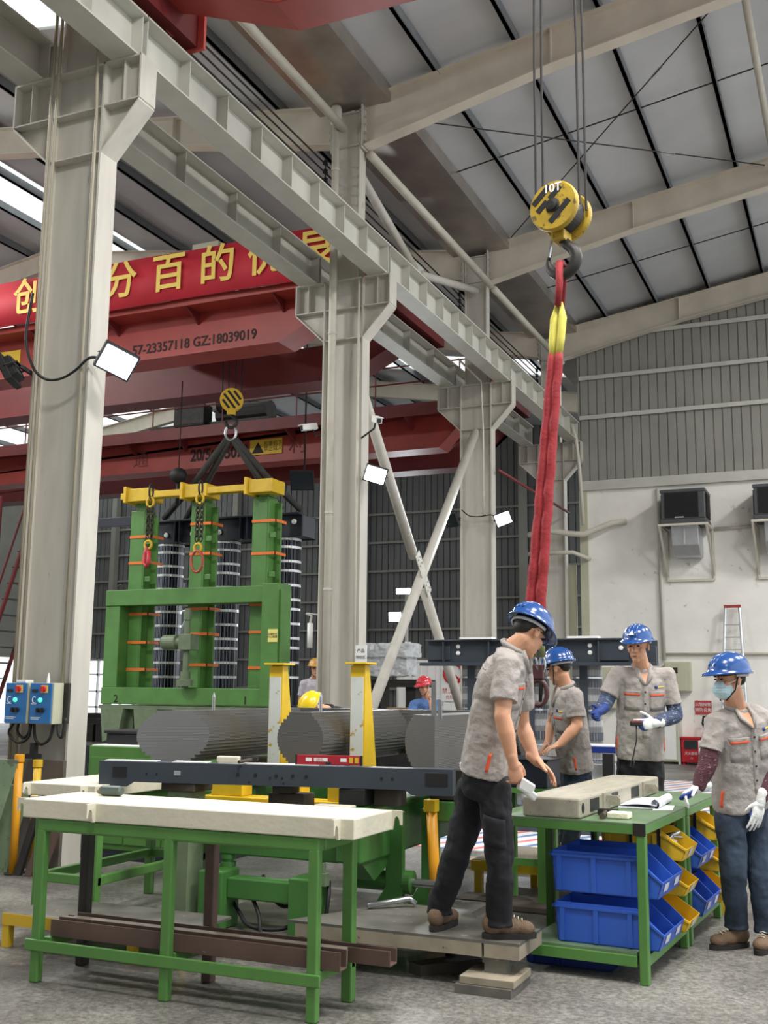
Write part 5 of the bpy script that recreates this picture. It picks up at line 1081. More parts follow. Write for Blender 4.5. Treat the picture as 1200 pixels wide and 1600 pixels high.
for x, z in ((-4.45, 2.09), (-4.45, 2.01), (-3.95, 2.05), (-2.86, 2.09), (-2.86, 2.01), (-2.5, 2.06), (-2.3, 1.97), (-3.2, 2.05)):
    MB().lathe((x, 12.3 if x < -2.8 else 12.26, z), -Y, [(0, 0.026), (0.012, 0.026), (0.02, 0.015)], 12).build('bolt_head', white, cl)
for xa, xb in ((-4.4, -4.0), (-3.1, -2.75)):
    b = MB(); b.box(xa, xb, 12.2, 12.36, 2.17, 2.195); b.build('white_pad', white, cl)
b = MB(); b.box(-4.9, -2.3, 12.25, 12.95, 0.12, 0.3); b.box(-4.9, -2.3, 12.25, 12.4, 0, 0.12); b.box(-4.9, -2.3, 12.8, 12.95, 0, 0.12); b.build('base_beam', slate, c2)
# ------------------------------------------------------------------ striped ground sheet
m = bpy.data.materials.new('striped_sheet'); m.use_nodes = True; nt = m.node_tree; N = nt.nodes; L = nt.links; bs = N['Principled BSDF']; bs.inputs['Roughness'].default_value = 0.45
tc = N.new('ShaderNodeTexCoord'); sp = N.new('ShaderNodeSeparateXYZ'); L.new(tc.outputs['Object'], sp.inputs[0])
m1 = N.new('ShaderNodeMath'); m1.operation = 'MULTIPLY_ADD'; L.new(sp.outputs[1], m1.inputs[0]); m1.inputs[1].default_value = -0.75; 
m0 = N.new('ShaderNodeMath'); m0.operation = 'MULTIPLY'; L.new(sp.outputs[0], m0.inputs[0]); m0.inputs[1].default_value = 1.9; L.new(m0.outputs[0], m1.inputs[2])
fr_ = N.new('ShaderNodeMath'); fr_.operation = 'FRACT'; L.new(m1.outputs[0], fr_.inputs[0])
rp = N.new('ShaderNodeValToRGB'); rp.color_ramp.interpolation = 'CONSTANT'; e = rp.color_ramp.elements
e[0].position = 0; e[0].color = (*lin((236, 236, 236)), 1); e[1].position = 0.3; e[1].color = (*lin((222, 130, 136)), 1)
for p, c in ((0.5, (236, 236, 236)), (0.8, (120, 146, 190))): q = e.new(p); q.color = (*lin(c), 1)
L.new(fr_.outputs[0], rp.inputs[0]); L.new(rp.outputs[0], bs.inputs['Base Color'])
b = MB(); b.box(-4.4, -1.7, 10.6, 20.5, 0.0, 0.006); tag(b.build('ground_sheet', m), 'red, white and blue striped sheet spread on the floor', 'sheet')
# ------------------------------------------------------------------ things on and before the white wall
for x0, lab in ((-4.06, 'left dark evaporative cooler high on the white wall'), (-2.06, 'right dark evaporative cooler, cut by the picture edge')):
    t = thing('air_cooler', lab, 'air cooler', (x0 + 0.5, 25.0, 5.3), 'coolers on the white wall'); x1 = x0 + 1.0
    cm = MATS.get('cooler_grey') or mat('cooler_grey', (74, 78, 80), 0.5, var=0.08)
    b = MB(); b.box(x0, x1, 24.6, 25.5, 5.32, 5.42); b.box(x0 + 0.02, x1 - 0.02, 24.62, 25.5, 5.42, 6.05); b.box(x0, x1, 24.6, 25.5, 6.02, 6.1); b.build('casing', cm, t, bev=0.02)
    b = MB()
    for k in range(17): b.box(x0 + 0.1, x1 - 0.16, 24.60, 24.63, 5.46 + 0.033 * k, 5.476 + 0.033 * k)
    b.build('front_louvre', black, t); b = MB(); b.box(x0 + 0.1, x1 - 0.16, 24.615, 24.625, 5.45, 6.02); b.build('filter_pad', black, t)
    b = MB()
    for k in range(15): b.box(x1 - 0.03, x1 + 0.01, 24.75, 25.35, 5.47 + 0.036 * k, 5.487 + 0.036 * k); b.box(x0 - 0.01, x0 + 0.03, 24.75, 25.35, 5.47 + 0.036 * k, 5.487 + 0.036 * k)
    b.build('side_louvre', black, t); b = MB(); b.box(x0 + 0.32, x0 + 0.52, 24.59, 24.60, 5.44, 5.47); b.build('badge', alu, t)
    b = MB()
    for x in (x0 - 0.03, x1 + 0.0):
        b.bar((x, 24.58, 5.29), (x, 25.55, 5.29), 0.05, 0.05); b.bar((x, 24.6, 5.28), (x + 0.02, 25.53, 4.2), 0.045, 0.045); b.bar((x + 0.02, 25.52, 5.28), (x + 0.02, 25.52, 4.12), 0.045, 0.045)
    b.bar((x0 - 0.05, 24.6, 5.29), (x1 + 0.03, 24.6, 5.29), 0.05, 0.05); b.bar((x0 - 0.03, 25.52, 4.12), (x1 + 0.03, 25.52, 4.12), 0.05, 0.05)
    b.build('bracket', pipe_m, t)
    b = MB(); P = [(24.75, 5.3), (25.45, 5.3), (25.53, 5.1), (25.53, 4.62), (25.1, 4.62), (24.85, 4.85)]
    b.prism(P, (x0 + 0.2, 0, 0), Y, Z, (0.6, 0, 0)); d = b.build('air_duct', alu, t, bev=0.02); b = MB(); b.box(x0 + 0.49, x0 + 0.51, 24.73, 24.75, 4.86, 5.3); b.build('seam', steel2, d)
tube_thing('wall_pipe', [(-3.0, 25.5, 5.28), (-2.1, 25.5, 5.3)], 0.04, pipe_m, 'short horizontal pipe linking the two cooler brackets', 'pipe', None, 8)
tube_thing('wall_pipe', [(-4.25, 25.50, 6.3), (-4.22, 25.50, 3.6), (-4.22, 25.50, 2.3)], 0.045, steel2, 'vertical grey pipe down the white wall left of the cooler', 'pipe', None, 10)
tube_thing('wall_pipe', [(-4.2, 25.5, 2.44), (2.0, 25.5, 2.44)], 0.03, pipe_m, 'thin horizontal pipe along the white wall behind the ladder', 'pipe', None, 8)
tube_thing('air_hose', [(-7.3, 25.15, 5.30), (-6.7, 25.15, 5.36), (-6.25, 25.15, 5.28), (-5.95, 25.2, 5.26), (-5.3, 25.35, 5.52), (-5.0, 25.5, 5.56)], 0.07, pipe_m, 'thick pale pipe rising into the white wall', 'pipe', None, 12)
tube_thing('air_hose', [(-7.3, 25.12, 4.83), (-6.2, 25.12, 4.83), (-5.95, 25.3, 4.72), (-5.9, 25.5, 4.7)], 0.05, pipe_m, 'thinner pale pipe below the thick one', 'pipe', None, 12)
tube_thing('wall_pipe', [(-6.22, 25.3, 8.0), (-6.12, 25.3, 7.6), (-6.05, 25.3, 6.9), (-5.98, 25.3, 5.5)], 0.045, pipe_m, 'bent white pipe at the corner of the upper back wall', 'pipe', None, 10)
b = MB(); b.box(-6.75, -6.28, 25.75, 25.8, 0, 4.6); tag(b.build('wall_panel', cab_m, bev=0.01), 'beige flat panel beside the corner post behind the hooks', 'panel')
t = thing('step_ladder', 'aluminium ladder standing at the white wall', 'ladder', (-2.65, 25.0, 0))
for s in (-1, 1): MB().tube([(-2.66 + s * 0.15, 25.35, 3.48), (-2.66 + s * 0.30, 24.75, 0.0)], 0.035, 8).build('rail', alu, t)
for k in range(11):
    q = (k + 1) / 12.5; b = MB(); w = 0.30 - 0.15 * q; b.box(-2.66 - w, -2.66 + w, 24.75 + 0.6 * q - 0.03, 24.75 + 0.6 * q + 0.03, 3.48 * q, 3.48 * q + 0.025); b.build('rung', alu, t)
b = MB(); b.box(-2.84, -2.48, 25.3, 25.4, 3.46, 3.52); b.build('top_cap', red_m, t)
t = thing('electrical_cabinet', 'beige electrical box with warning sign on the white wall', 'cabinet', (-3.9, 25.4, 1.58))
b = MB(); b.box(-4.20, -3.62, 25.32, 25.55, 1.6, 2.26); b.build('body', cab_m, t, bev=0.01); b = MB(); b.box(-4.18, -3.72, 25.305, 25.32, 1.62, 2.24); d = b.build('door', cab_m, t, bev=0.004)
b = MB(); b.box(-4.0, -3.9, 25.295, 25.305, 2.0, 2.13); b.build('handle', txt_dark, d); b = MB(); b.prism([(-4.02, 1.68), (-3.88, 1.68), (-3.95, 1.8)], (0, 25.298, 0), X, Z, (0, 0.006, 0)); b.build('warning_triangle', yel_w, d)
t = thing('electrical_cabinet', 'tall pale cabinet standing at the white wall behind the standing man', 'cabinet', (-4.3, 25.4, 0))
b = MB(); b.box(-4.75, -3.93, 25.2, 25.55, 0.05, 1.5); b.build('body', cab_m, t, bev=0.01); b = MB(); b.box(-4.72, -3.97, 25.18, 25.2, 0.1, 1.46); b.build('door', white, t, bev=0.004); b = MB(); b.box(-3.93, -3.88, 25.2, 25.55, 0, 1.5); b.build('edge_post', steel2, t)
b = MB(); b.box(-5.85, -5.3, 25.3, 25.55, 1.2, 2.14); tag(b.build('electrical_cabinet', cab_m, bev=0.01), 'beige wall cabinet left of the standing man', 'cabinet')
t = thing('fire_sign', 'red notice with white lettering on the white wall', 'sign', (-3.4, 25.55, 1.1)); b = MB(); b.box(-3.58, -3.22, 25.54, 25.56, 1.09, 1.40); pl = b.build('board', mat('notice_red', (176, 66, 66), 0.6), t)
text('火警报警', 0.085, (-3.4, 25.538, 1.31), X, Z, txt_white, 'lettering', pl, 0.001); text('消防设施', 0.09, (-3.4, 25.538, 1.19), X, Z, txt_white, 'lettering', pl, 0.001)
fr_m = mat('fire_red', (182, 32, 44), 0.4)
t = thing('extinguisher_box', 'red fire extinguisher box with window on the floor at the wall', 'box', (-3.65, 25.3, 0))
b = MB(); b.box(-3.86, -3.44, 25.2, 25.5, 0.05, 0.58); b.box(-3.88, -3.42, 25.18, 25.52, 0.56, 0.6)
for x in (-3.84, -3.5): b.box(x, x + 0.05, 25.22, 25.48, 0, 0.05)
bx = b.build('body', fr_m, t, bev=0.006); b = MB(); b.box(-3.79, -3.51, 25.19, 25.2, 0.34, 0.53); b.build('window', glass_m, bx)
text('灭火器箱', 0.07, (-3.65, 25.197, 0.24), X, Z, txt_white, 'lettering', bx, 0.001); text('119', 0.05, (-3.65, 25.197, 0.14), X, Z, txt_white, 'lettering', bx, 0.001)
t = thing('fire_extinguisher', 'red wheeled fire extinguisher with black hose handle', 'extinguisher', (-3.25, 25.2, 0))
MB().lathe((-3.25, 25.2, 0.1), Z, [(0, 0.1), (0.03, 0.14), (0.6, 0.14), (0.68, 0.1), (0.72, 0.05), (0.78, 0.05)], 20).build('cylinder', fr_m, t, smooth=True); MB().tube([(-3.3, 25.2, 0.7), (-3.38, 25.2, 0.9), (-3.36, 25.2, 1.05), (-3.22, 25.2, 1.06)], 0.025, 8).build('handle', black, t, smooth=True)
b = MB(); b.cyl((-3.4, 25.25, 0.1), (-3.1, 25.25, 0.1), 0.1); b.build('wheel', black, t)
b = MB(); b.box(-3.42, -3.18, 24.72, 24.85, 0, 0.55); tag(b.build('white_board', white), 'white board standing before the fire extinguisher', 'board')
t = thing('parts_table', 'small dark table with tools behind the standing man', 'table', (-2.35, 10.6, 0))
b = MB(); b.box(-2.8, -2.05, 10.35, 10.85, 0.72, 0.76); b.build('top', white, t)
for x in (-2.78, -2.12):
    for y in (10.37, 10.78): b = MB(); b.box(x, x + 0.05, y, y + 0.05, 0, 0.72); b.build('leg', black, t)
for x in (-2.55, -2.3): b = MB(); b.box(x, x + 0.1, 10.3, 10.36, 0.76, 1.0); b.build('rack_post', black, t)
b = MB(); b.box(-2.6, -2.2, 10.4, 10.7, 1.0, 1.06); tag(b.build('blue_folder', bin_d, bev=0.006), 'blue box folder on the small dark table', 'folder')
b = MB(); b.box(-2.56, -2.22, 10.42, 10.68, 1.06, 1.072); tag(b.build('paper_sheet', paper), 'paper lying on the blue folder', 'paper')
b = MB(); b.box(-2.45, -2.2, 10.42, 10.7, 0.762, 0.9); tag(b.build('drawer_case', alu, bev=0.008), 'grey drawer case on the small dark table', 'case')
# ------------------------------------------------------------------ left hall things behind the crossed braces
b = MB(); b.box(-10.9, -8.4, 25.6, 25.66, 0, 2.26)
for k in range(12): b.box(-10.9 + 0.21 * k, -10.885 + 0.21 * k, 25.585, 25.6, 0, 2.26)
b.box(-10.95, -8.35, 25.57, 25.7, 2.26, 2.32); tag(b.build('white_partition', white), 'white ribbed partition behind the man in the red helmet', 'partition')
t = thing('prohibition_sign', 'round no parking style prohibition sign on the white partition', 'sign', (-9.35, 25.57, 1.5)); b = MB(); b.box(-9.7, -9.05, 25.565, 25.583, 1.3, 2.3); pl = b.build('board', white, t)
MB().tube(ring((-9.38, 25.56, 1.98), X, Z, 0.24, 0.24, 0, 30), 0.035, 8, closed=True).build('red_ring', txt_red, pl); b = MB(); b.bar((-9.55, 25.555, 2.14), (-9.21, 25.555, 1.82), 0.01, 0.05); b.build('red_bar', txt_red, pl); b = MB(); b.box(-9.47, -9.39, 25.558, 25.566, 1.86, 2.12); b.box(-9.39, -9.3, 25.558, 25.566, 1.86, 1.94); b.build('symbol', txt_dark, pl)
text('禁止停放', 0.15, (-9.38, 25.563, 1.55), X, Z, txt_red, 'lettering', pl, 0.001); text('危险区域', 0.1, (-9.38, 25.563, 1.40), X, Z, txt_red, 'lettering', pl, 0.001)
t = thing('area_sign', 'small white notice on the foot of the second column', 'sign', (-6.4, 13.76, 1.95)); b = MB(); b.box(-6.50, -6.33, 13.755, 13.775, 1.94, 2.18); pl = b.build('board', white, t)
text('产品', 0.06, (-6.415, 13.753, 2.10), X, Z, txt_dark, 'lettering', pl, 0.001); text('待检区', 0.05, (-6.415, 13.753, 2.01), X, Z, txt_dark, 'lettering', pl, 0.001)
b = MB(); b.box(-8.8, -7.4, 18.6, 19.2, 1.62, 1.76); b.box(-8.6, -8.3, 18.7, 19.1, 0, 1.62); b.box(-7.8, -7.6, 18.7, 19.1, 0, 1.62); tag(b.build('steel_table', dark), 'dark steel table edge right of the second column', 'table')
wr = bpy.data.materials.new('plastic_wrap'); wr.use_nodes = True; bs = wr.node_tree.nodes['Principled BSDF']; bs.inputs['Base Color'].default_value = (0.72, 0.75, 0.78, 1); bs.inputs['Roughness'].default_value = 0.25; bs.inputs['Alpha'].default_value = 0.75
b = MB(); b.box(-8.75, -7.75, 18.6, 19.15, 1.83, 2.18); b.box(-8.8, -7.68, 18.55, 19.2, 2.18, 2.42)
o = tag(b.build('wrapped_equipment', wr, smooth=False), 'equipment wrapped in clear plastic right of the second column', 'wrapped equipment'); md = o.modifiers.new('d', 'DISPLACE'); tx = bpy.data.textures.new('wrap', 'CLOUDS'); tx.noise_scale = 0.2; ss = o.modifiers.new('s', 'SUBSURF'); ss.subdivision_type = 'SIMPLE'; ss.levels = 5; ss.render_levels = 5; o.modifiers.move(1, 0); md.texture = tx; md.strength = 0.12
for k in range(4): b = MB(); b.box(-7.6 + 0.06 * k, -6.95 + 0.05 * k, 16.8 + 0.05 * k, 17.3, 1.06 + 0.055 * k, 1.11 + 0.055 * k); tag(b.build('timber_board', wood), 'rough timber board in a stack right of the second column, %s of four' % ('lowest', 'second lowest', 'second highest', 'topmost')[k], 'board', 'stacked timber boards')
b = MB(); b.box(-7.5, -6.9, 16.85, 17.25, 0, 1.06); tag(b.build('steel_crate', dark), 'dark crate carrying the stacked timber boards', 'crate')
b = MB(); b.box(-5.95, -5.4, 15.3, 15.8, 0, 1.27); tag(b.build('dark_crate', dark, bev=0.01), 'dark box right of the man in the red helmet', 'box')

# ------------------------------------------------------------------ people
from mathutils.bvhtree import BVHTree
skin = mat('skin', (214, 160, 128), 0.5, var=0.06, scale=14, bump=0.05, bscale=120); skin.node_tree.nodes['Principled BSDF'].inputs['Subsurface Weight'].default_value = 0.08
hair_m = mat('hair_black', (28, 24, 22), 0.6, var=0.2, scale=60); brow_m = mat('brow', (40, 30, 26), 0.7)
shirt_m = mat('work_shirt_grey', (164, 157, 152), 0.85, var=0.05, scale=9, bump=0.4, bscale=30)
shirt_b = mat('shirt_blue', (92, 128, 186), 0.85, var=0.1, scale=7, bump=0.3, bscale=18); shirt_l = mat('shirt_lilac', (196, 190, 200), 0.85, var=0.15, scale=14, bump=0.3, bscale=18)
pants_k = mat('trousers_black', (26, 27, 32), 0.85, var=0.25, scale=8, bump=0.4, bscale=14); jeans_m = mat('jeans_blue', (52, 66, 84), 0.85, var=0.3, scale=6, bump=0.35, bscale=16)
shoe_m = mat('shoe_brown', (112, 90, 70), 0.75, var=0.2, scale=14, bump=0.3, bscale=60); sole_m = mat('sole_dark', (42, 38, 36), 0.8, var=0.1)
helm_b = mat('helmet_blue', (30, 76, 142), 0.22, var=0.03, coat=0.6); helm_r = mat('helmet_red', (206, 44, 58), 0.25, coat=0.5); helm_y = mat('helmet_yellow', (240, 206, 30), 0.28, coat=0.5); helm_o = mat('helmet_ochre', (204, 152, 66), 0.3, coat=0.4)
orange_t = mat('trim_orange', (236, 92, 50), 0.7, var=0.05); glove_w = mat('glove_white', (232, 234, 232), 0.85, var=0.06, scale=30, bump=0.2, bscale=90); glove_b = mat('glove_blue', (36, 66, 140), 0.6, var=0.15, scale=16)
sleeve_n = mat('sleeve_navy_knit', (60, 72, 98), 0.9, rgb2=(150, 158, 176), thr=0.56, scale=16, stretch=(1, 1, 2.6), bump=0.4, bscale=50); sleeve_m = mat('sleeve_maroon_knit', (82, 48, 56), 0.9, rgb2=(150, 118, 124), thr=0.58, scale=16, stretch=(1, 1, 2.6), bump=0.4, bscale=50)
mask_m = mat('face_mask', (198, 226, 234), 0.8, var=0.03); eye_m = mat('eye_dark', (30, 22, 20), 0.2); lip_m = mat('lips', (170, 100, 88), 0.5)
fold_t = bpy.data.textures.new('folds', 'MARBLE'); fold_t.noise_scale = 0.14; fold_t.noise_depth = 2; fold_t.turbulence = 9; fold_t.marble_type = 'SOFT'
V3 = Vector
def ell(b, c, ax, rr, n=16):
    """ellipsoid with axes ax (three unit vectors) and radii rr"""
    g = bmesh.ops.create_uvsphere(b.b, u_segments=n, v_segments=n // 2, radius=1.0); c = V3(c)
    for v in g['verts']:
        q = v.co.copy(); v.co = c + ax[0] * (q.x * rr[0]) + ax[1] * (q.y * rr[1]) + ax[2] * (q.z * rr[2])
def cone(b, p0, p1, r0, r1, n=14):
    p0, p1 = V3(p0), V3(p1); d = p1 - p0; L_ = d.length
    if L_ < 1e-5: return
    t = d / L_; pts, rs = [], []
    for a in (90, 65, 40, 15): pts.append(p0 - t * r0 * math.sin(math.radians(a))); rs.append(max(r0 * math.cos(math.radians(a)), 0.001))
    pts += [p0.lerp(p1, q) for q in (0, 0.5, 1)]; rs += [r0, (r0 + r1) / 2, r1]
    for a in (15, 40, 65, 90): pts.append(p1 + t * r1 * math.sin(math.radians(a))); rs.append(max(r1 * math.cos(math.radians(a)), 0.001))
    b.tube(pts, rs, n)
def ringp(c, s, f, rx, ry, n=24, e=0.85):
    out = []
    for k in range(n):
        a = 2 * math.pi * k / n; ca, sa = math.cos(a), math.sin(a)
        out.append(V3(c) + s * (rx * math.copysign(abs(ca) ** e, ca)) + f * (ry * math.copysign(abs(sa) ** e, sa)))
    return out
def blob(b, name, m, parent, voxel, smooth=6, fold=0.0, origin=None):
    """fuse overlapping shapes into one continuous smooth surface"""
    bmesh.ops.recalc_face_normals(b.b, faces=b.b.faces[:])
    me = bpy.data.meshes.new('tmp'); b.b.to_mesh(me); b.b.free(); o = bpy.data.objects.new('tmp', me); COL.objects.link(o)
    r = o.modifiers.new('r', 'REMESH'); r.mode = 'VOXEL'; r.voxel_size = voxel
    s = o.modifiers.new('s', 'SMOOTH'); s.factor = 0.5; s.iterations = smooth
    if fold:
        d = o.modifiers.new('d', 'DISPLACE'); d.texture = fold_t; d.strength = fold; d.mid_level = 0.5; d.texture_coords = 'LOCAL'
        s = o.modifiers.new('s2', 'SMOOTH'); s.factor = 0.5; s.iterations = 2
    dg = bpy.context.evaluated_depsgraph_get(); dg.update()
    out = bpy.data.meshes.new_from_object(o.evaluated_get(dg)); bpy.data.objects.remove(o); bpy.data.meshes.remove(me)
    off = V3(ORG[parent.name]) if parent is not None else V3(origin)
    bv = BVHTree.FromPolygons([v.co.copy() for v in out.vertices], [tuple(p.vertices) for p in out.polygons])
    out.transform(Matrix.Translation(-off)); out.name = name; out.materials.clear()
    return link(name, out, m, parent, off, 0, True), bv
def hand(b, w, tip, side, curl=0.25, sc=1.0, spread=1.0, thumb=1.0, point=0.0, right=False):
    """palm, four unequal fingers and a thumb; side = thumb side of the palm"""
    w, tip = V3(w), V3(tip); d = (tip - w).normalized(); s = V3(side); s = (s - d * s.dot(d)).normalized(); nrm = s.cross(d) if right else d.cross(s)   # the palm side
    g = lambda x: x * sc
    cone(b, w - d * g(0.03), w + d * g(0.02), g(0.026), g(0.027)); ell(b, w + d * g(0.055), (s, nrm, d), (g(0.040), g(0.016), g(0.050)))
    for k, (o, L_) in enumerate(((0.030, 0.072), (0.0105, 0.080), (-0.0095, 0.074), (-0.028, 0.058))):
        p = w + d * g(0.092 - 0.004 * abs(k - 1)) + s * g(o); dd = (d + s * (o * 2.2 * spread)).normalized(); r = g(0.0092 - 0.0004 * k)
        a = curl * (1.0 + 0.12 * k) * (0.25 if (point and k == 0) else 1)
        cone(b, p - dd * g(0.03), p, g(0.0105), r, 8)
        for q, fr in enumerate((0.45, 0.31, 0.24)):
            dd = (dd * math.cos(a) + nrm * math.sin(a)).normalized(); e = p + dd * g(L_ * fr); cone(b, p, e, r, r * 0.9, 8); p = e; r *= 0.9
    p = w + d * g(0.022) + s * g(0.028); dd = (d * 0.62 + s * (0.72 * thumb) + nrm * 0.28).normalized(); r = g(0.0115)
    for fr, a in ((0.036, 0), (0.030, 0.35), (0.024, 0.3)):
        dd = (dd + d * a + nrm * a * curl).normalized(); e = p + dd * g(fr); cone(b, p, e, r, r * 0.92, 8); p = e; r *= 0.92
def stick(bv, o, dirn):
    h = bv.ray_cast(V3(o), V3(dirn).normalized()); return (h[0], h[1]) if h[0] is not None else (None, None)
def patch(bv, c, s, u, w, h, name, m, parent, th=0.003, nx=6, nz=4, cast=None):
    """thin cloth patch of size w x h following the garment surface"""
    b = MB(); s, u = V3(s).normalized(), V3(u).normalized(); d = V3(cast).normalized(); G = []
    for i in range(nx + 1):
        row = []
        for j in range(nz + 1):
            p = V3(c) + s * w * (i / nx - 0.5) + u * h * (j / nz - 0.5); q, n = stick(bv, p - d * 0.4, d)
            if q is None: return None
            row.append(q)
        G.append(row)
    t0 = [[b.b.verts.new(q - d * th) for q in r] for r in G]; t1 = [[b.b.verts.new(q + d * 0.004) for q in r] for r in G]
    for i in range(nx):
        for j in range(nz):
            b.b.faces.new((t0[i][j], t0[i + 1][j], t0[i + 1][j + 1], t0[i][j + 1])); b.b.faces.new((t1[i][j + 1], t1[i + 1][j + 1], t1[i + 1][j], t1[i][j]))
    for i in range(nx): b.b.faces.new((t0[i + 1][0], t0[i][0], t1[i][0], t1[i + 1][0])); b.b.faces.new((t0[i][nz], t0[i + 1][nz], t1[i + 1][nz], t1[i][nz]))
    for j in range(nz): b.b.faces.new((t0[0][j], t0[0][j + 1], t1[0][j + 1], t1[0][j])); b.b.faces.new((t0[nx][j + 1], t0[nx][j], t1[nx][j], t1[nx][j + 1]))
    return b.build(name, m, parent, smooth=True)
def helmet(par, c, s, f, u, m, strap=True):
    hc = c + u * 0.052 - f * 0.004; n = 36; rx, ry, rz = 0.116, 0.140, 0.118; b = MB()
    def R(kx, ky, dz, vis=0.0):
        out = []
        for k in range(n):
            a = 2 * math.pi * k / n; sa = math.sin(a); v = vis * max(0.0, sa) ** 2.2
            out.append(hc + s * (rx * kx * math.cos(a)) + f * (ry * ky * sa + v) + u * (dz - v * 0.28))
        return out
    rings = [R(0.90, 0.90, 0.05), R(0.97, 0.97, -0.006), R(1.10, 1.07, -0.012, 0.042), R(1.115, 1.085, -0.007, 0.046), R(1.10, 1.07, -0.001, 0.042), R(1.0, 1.0, 0.006)]
    for p in (12, 26, 40, 54, 67, 79, 88): q = math.radians(p); rings.append(R(math.cos(q) ** 0.86, math.cos(q) ** 0.86, rz * math.sin(q)))
    b.loft(rings); h = b.build('helmet', m, par, smooth=True)
    for o in (-0.028, 0.0, 0.028):
        P = []
        for k in range(15):
            a = math.radians(18 + 144 * k / 14); x = o; q = math.sqrt(max(0, 1 - (x / rx) ** 2)); P.append(hc + s * x + f * (-ry * math.cos(a) * q) + u * (rz * math.sin(a) * q + 0.002))
        MB().tube(P, 0.006, 8).build('ridge', m, h, smooth=True)
    MB().tube([hc - f * 0.118 * math.cos(a) * 0.98 + s * 0.098 * math.sin(a) - u * 0.02 for a in [math.radians(-100 + 20 * k) for k in range(11)]], 0.010, 8, flat=0.5).build('headband', mat('headband', (190, 192, 196), 0.6) if 'headband' not in MATS else MATS['headband'], h, smooth=True)
    if strap:
        for q in (-1, 1): MB().tube([hc + s * q * 0.088 + f * 0.0 - u * 0.015, c + s * q * 0.076 + f * 0.02 - u * 0.06, c + s * q * 0.03 + f * 0.055 - u * 0.122], 0.0045, 6).build('chin_strap', black, h, smooth=True)
    return h, hc
def person(J, label, shirt, pants, helm, group=None, ground=0.0, hands=('bare', 'bare'), hp=None, vox=0.005, arm_sleeve=None, hair=True, face=True, long_sleeve=False, fold=0.011, hem=1.0, mask=False, glasses=False, logo=True, build=1.0, helm_strap=True):
    J = {k: V3(v) for k, v in J.items()}; hp = hp or {}
    s = (J['shR'] - J['shL']).normalized(); spine = (J['neck'] - J['pelvis']).normalized(); s = (s - spine * s.dot(spine)).normalized(); f = spine.cross(s).normalized()
    if f.dot(J['bf']) < 0: f = -f
    hf = J['hf'].normalized(); hs = hf.cross(Z).normalized(); hu = hs.cross(hf).normalized(); c = J['head']
    base = V3(((J['anR'].x + J['anL'].x) / 2, (J['anR'].y + J['anL'].y) / 2, ground))
    # --- body: one continuous surface
    b = MB(); A = (hs, hf, hu)
    ell(b, c + hu * 0.040 - hf * 0.012, A, (0.076, 0.094, 0.082)); ell(b, c - hu * 0.040 + hf * 0.022, A, (0.060, 0.066, 0.082)); ell(b, c - hu * 0.100 + hf * 0.062, A, (0.026, 0.022, 0.020))
    cone(b, c - hu * 0.02 + hf * 0.02, J['neck'] - spine * 0.01 , 0.056, 0.058); cone(b, c - hu * 0.05 - hf * 0.02, J['neck'], 0.052, 0.060)
    if face:
        cone(b, c + hf * 0.080 + hu * 0.012, c + hf * 0.100 - hu * 0.028, 0.009, 0.013, 8)
        for q in (-1, 1): ell(b, c + hs * q * 0.012 + hf * 0.088 - hu * 0.030, A, (0.009, 0.010, 0.008), 8); ell(b, c + hs * q * 0.040 + hf * 0.055 - hu * 0.026, A, (0.024, 0.024, 0.024), 10); ell(b, c + hs * q * 0.030 + hf * 0.078 + hu * 0.026, A, (0.026, 0.011, 0.009), 8)
        ell(b, c + hf * 0.080 - hu * 0.062, A, (0.026, 0.012, 0.006), 10); ell(b, c + hf * 0.079 - hu * 0.073, A, (0.022, 0.012, 0.007), 10)
    for q in (-1, 1):
        ell(b, c + hs * q * 0.078 - hf * 0.012 - hu * 0.006, (hs, (hf + hs * q * 0.3).normalized(), hu), (0.009, 0.019, 0.032), 12)
    b.loft([ringp(J['pelvis'], s, f, 0.13, 0.09), ringp(J['waist'], s, f, 0.125, 0.085), ringp(J['chest'], s, f, 0.14, 0.09), ringp(J['chest'].lerp(J['neck'], 0.6), s, f, 0.13, 0.075), ringp(J['neck'] - spine * 0.01, s, f, 0.06, 0.055)])
    for k in 'RL':
        sh, el, wr = J['sh' + k], J['el' + k], J['wr' + k]
        cone(b, sh, sh.lerp(el, 0.45), 0.054, 0.052); cone(b, sh.lerp(el, 0.35), el, 0.050, 0.043); cone(b, el, el.lerp(wr, 0.35), 0.043, 0.046); cone(b, el.lerp(wr, 0.35), wr, 0.046, 0.029)
        cone(b, J['hip' + k], J['kn' + k], 0.075, 0.052); cone(b, J['kn' + k], J['an' + k], 0.05, 0.036)
        if hands['RL'.index(k)] == 'bare':
            h = hp.get(k, {}); sc = h.get('sc', 1.0); hand(b, wr, J['ha' + k], h.get('side', f), h.get('curl', 0.25), sc, h.get('spread', 1), h.get('thumb', 1), 0, k == 'R')
    body, _ = blob(b, 'person', skin, None, vox, 5, 0, base); tag(body, label, 'person', group)
    # --- face parts
    if face:
        for q in (-1, 1):
            b = MB(); ell(b, c + hs * q * 0.031 + hf * 0.082 + hu * 0.008, A, (0.013, 0.007, 0.0055), 10); b.build('eye', eye_m, body, smooth=True)
            b = MB(); b.tube([c + hs * q * 0.014 + hf * 0.091 + hu * 0.026, c + hs * q * 0.032 + hf * 0.090 + hu * 0.032, c + hs * q * 0.050 + hf * 0.074 + hu * 0.026], 0.0042, 6); b.build('eyebrow', brow_m, body, smooth=True)
        if not mask:
            b = MB(); ell(b, c + hf * 0.087 - hu * 0.0675, A, (0.021, 0.007, 0.006), 10); b.build('lips', lip_m, body, smooth=True)
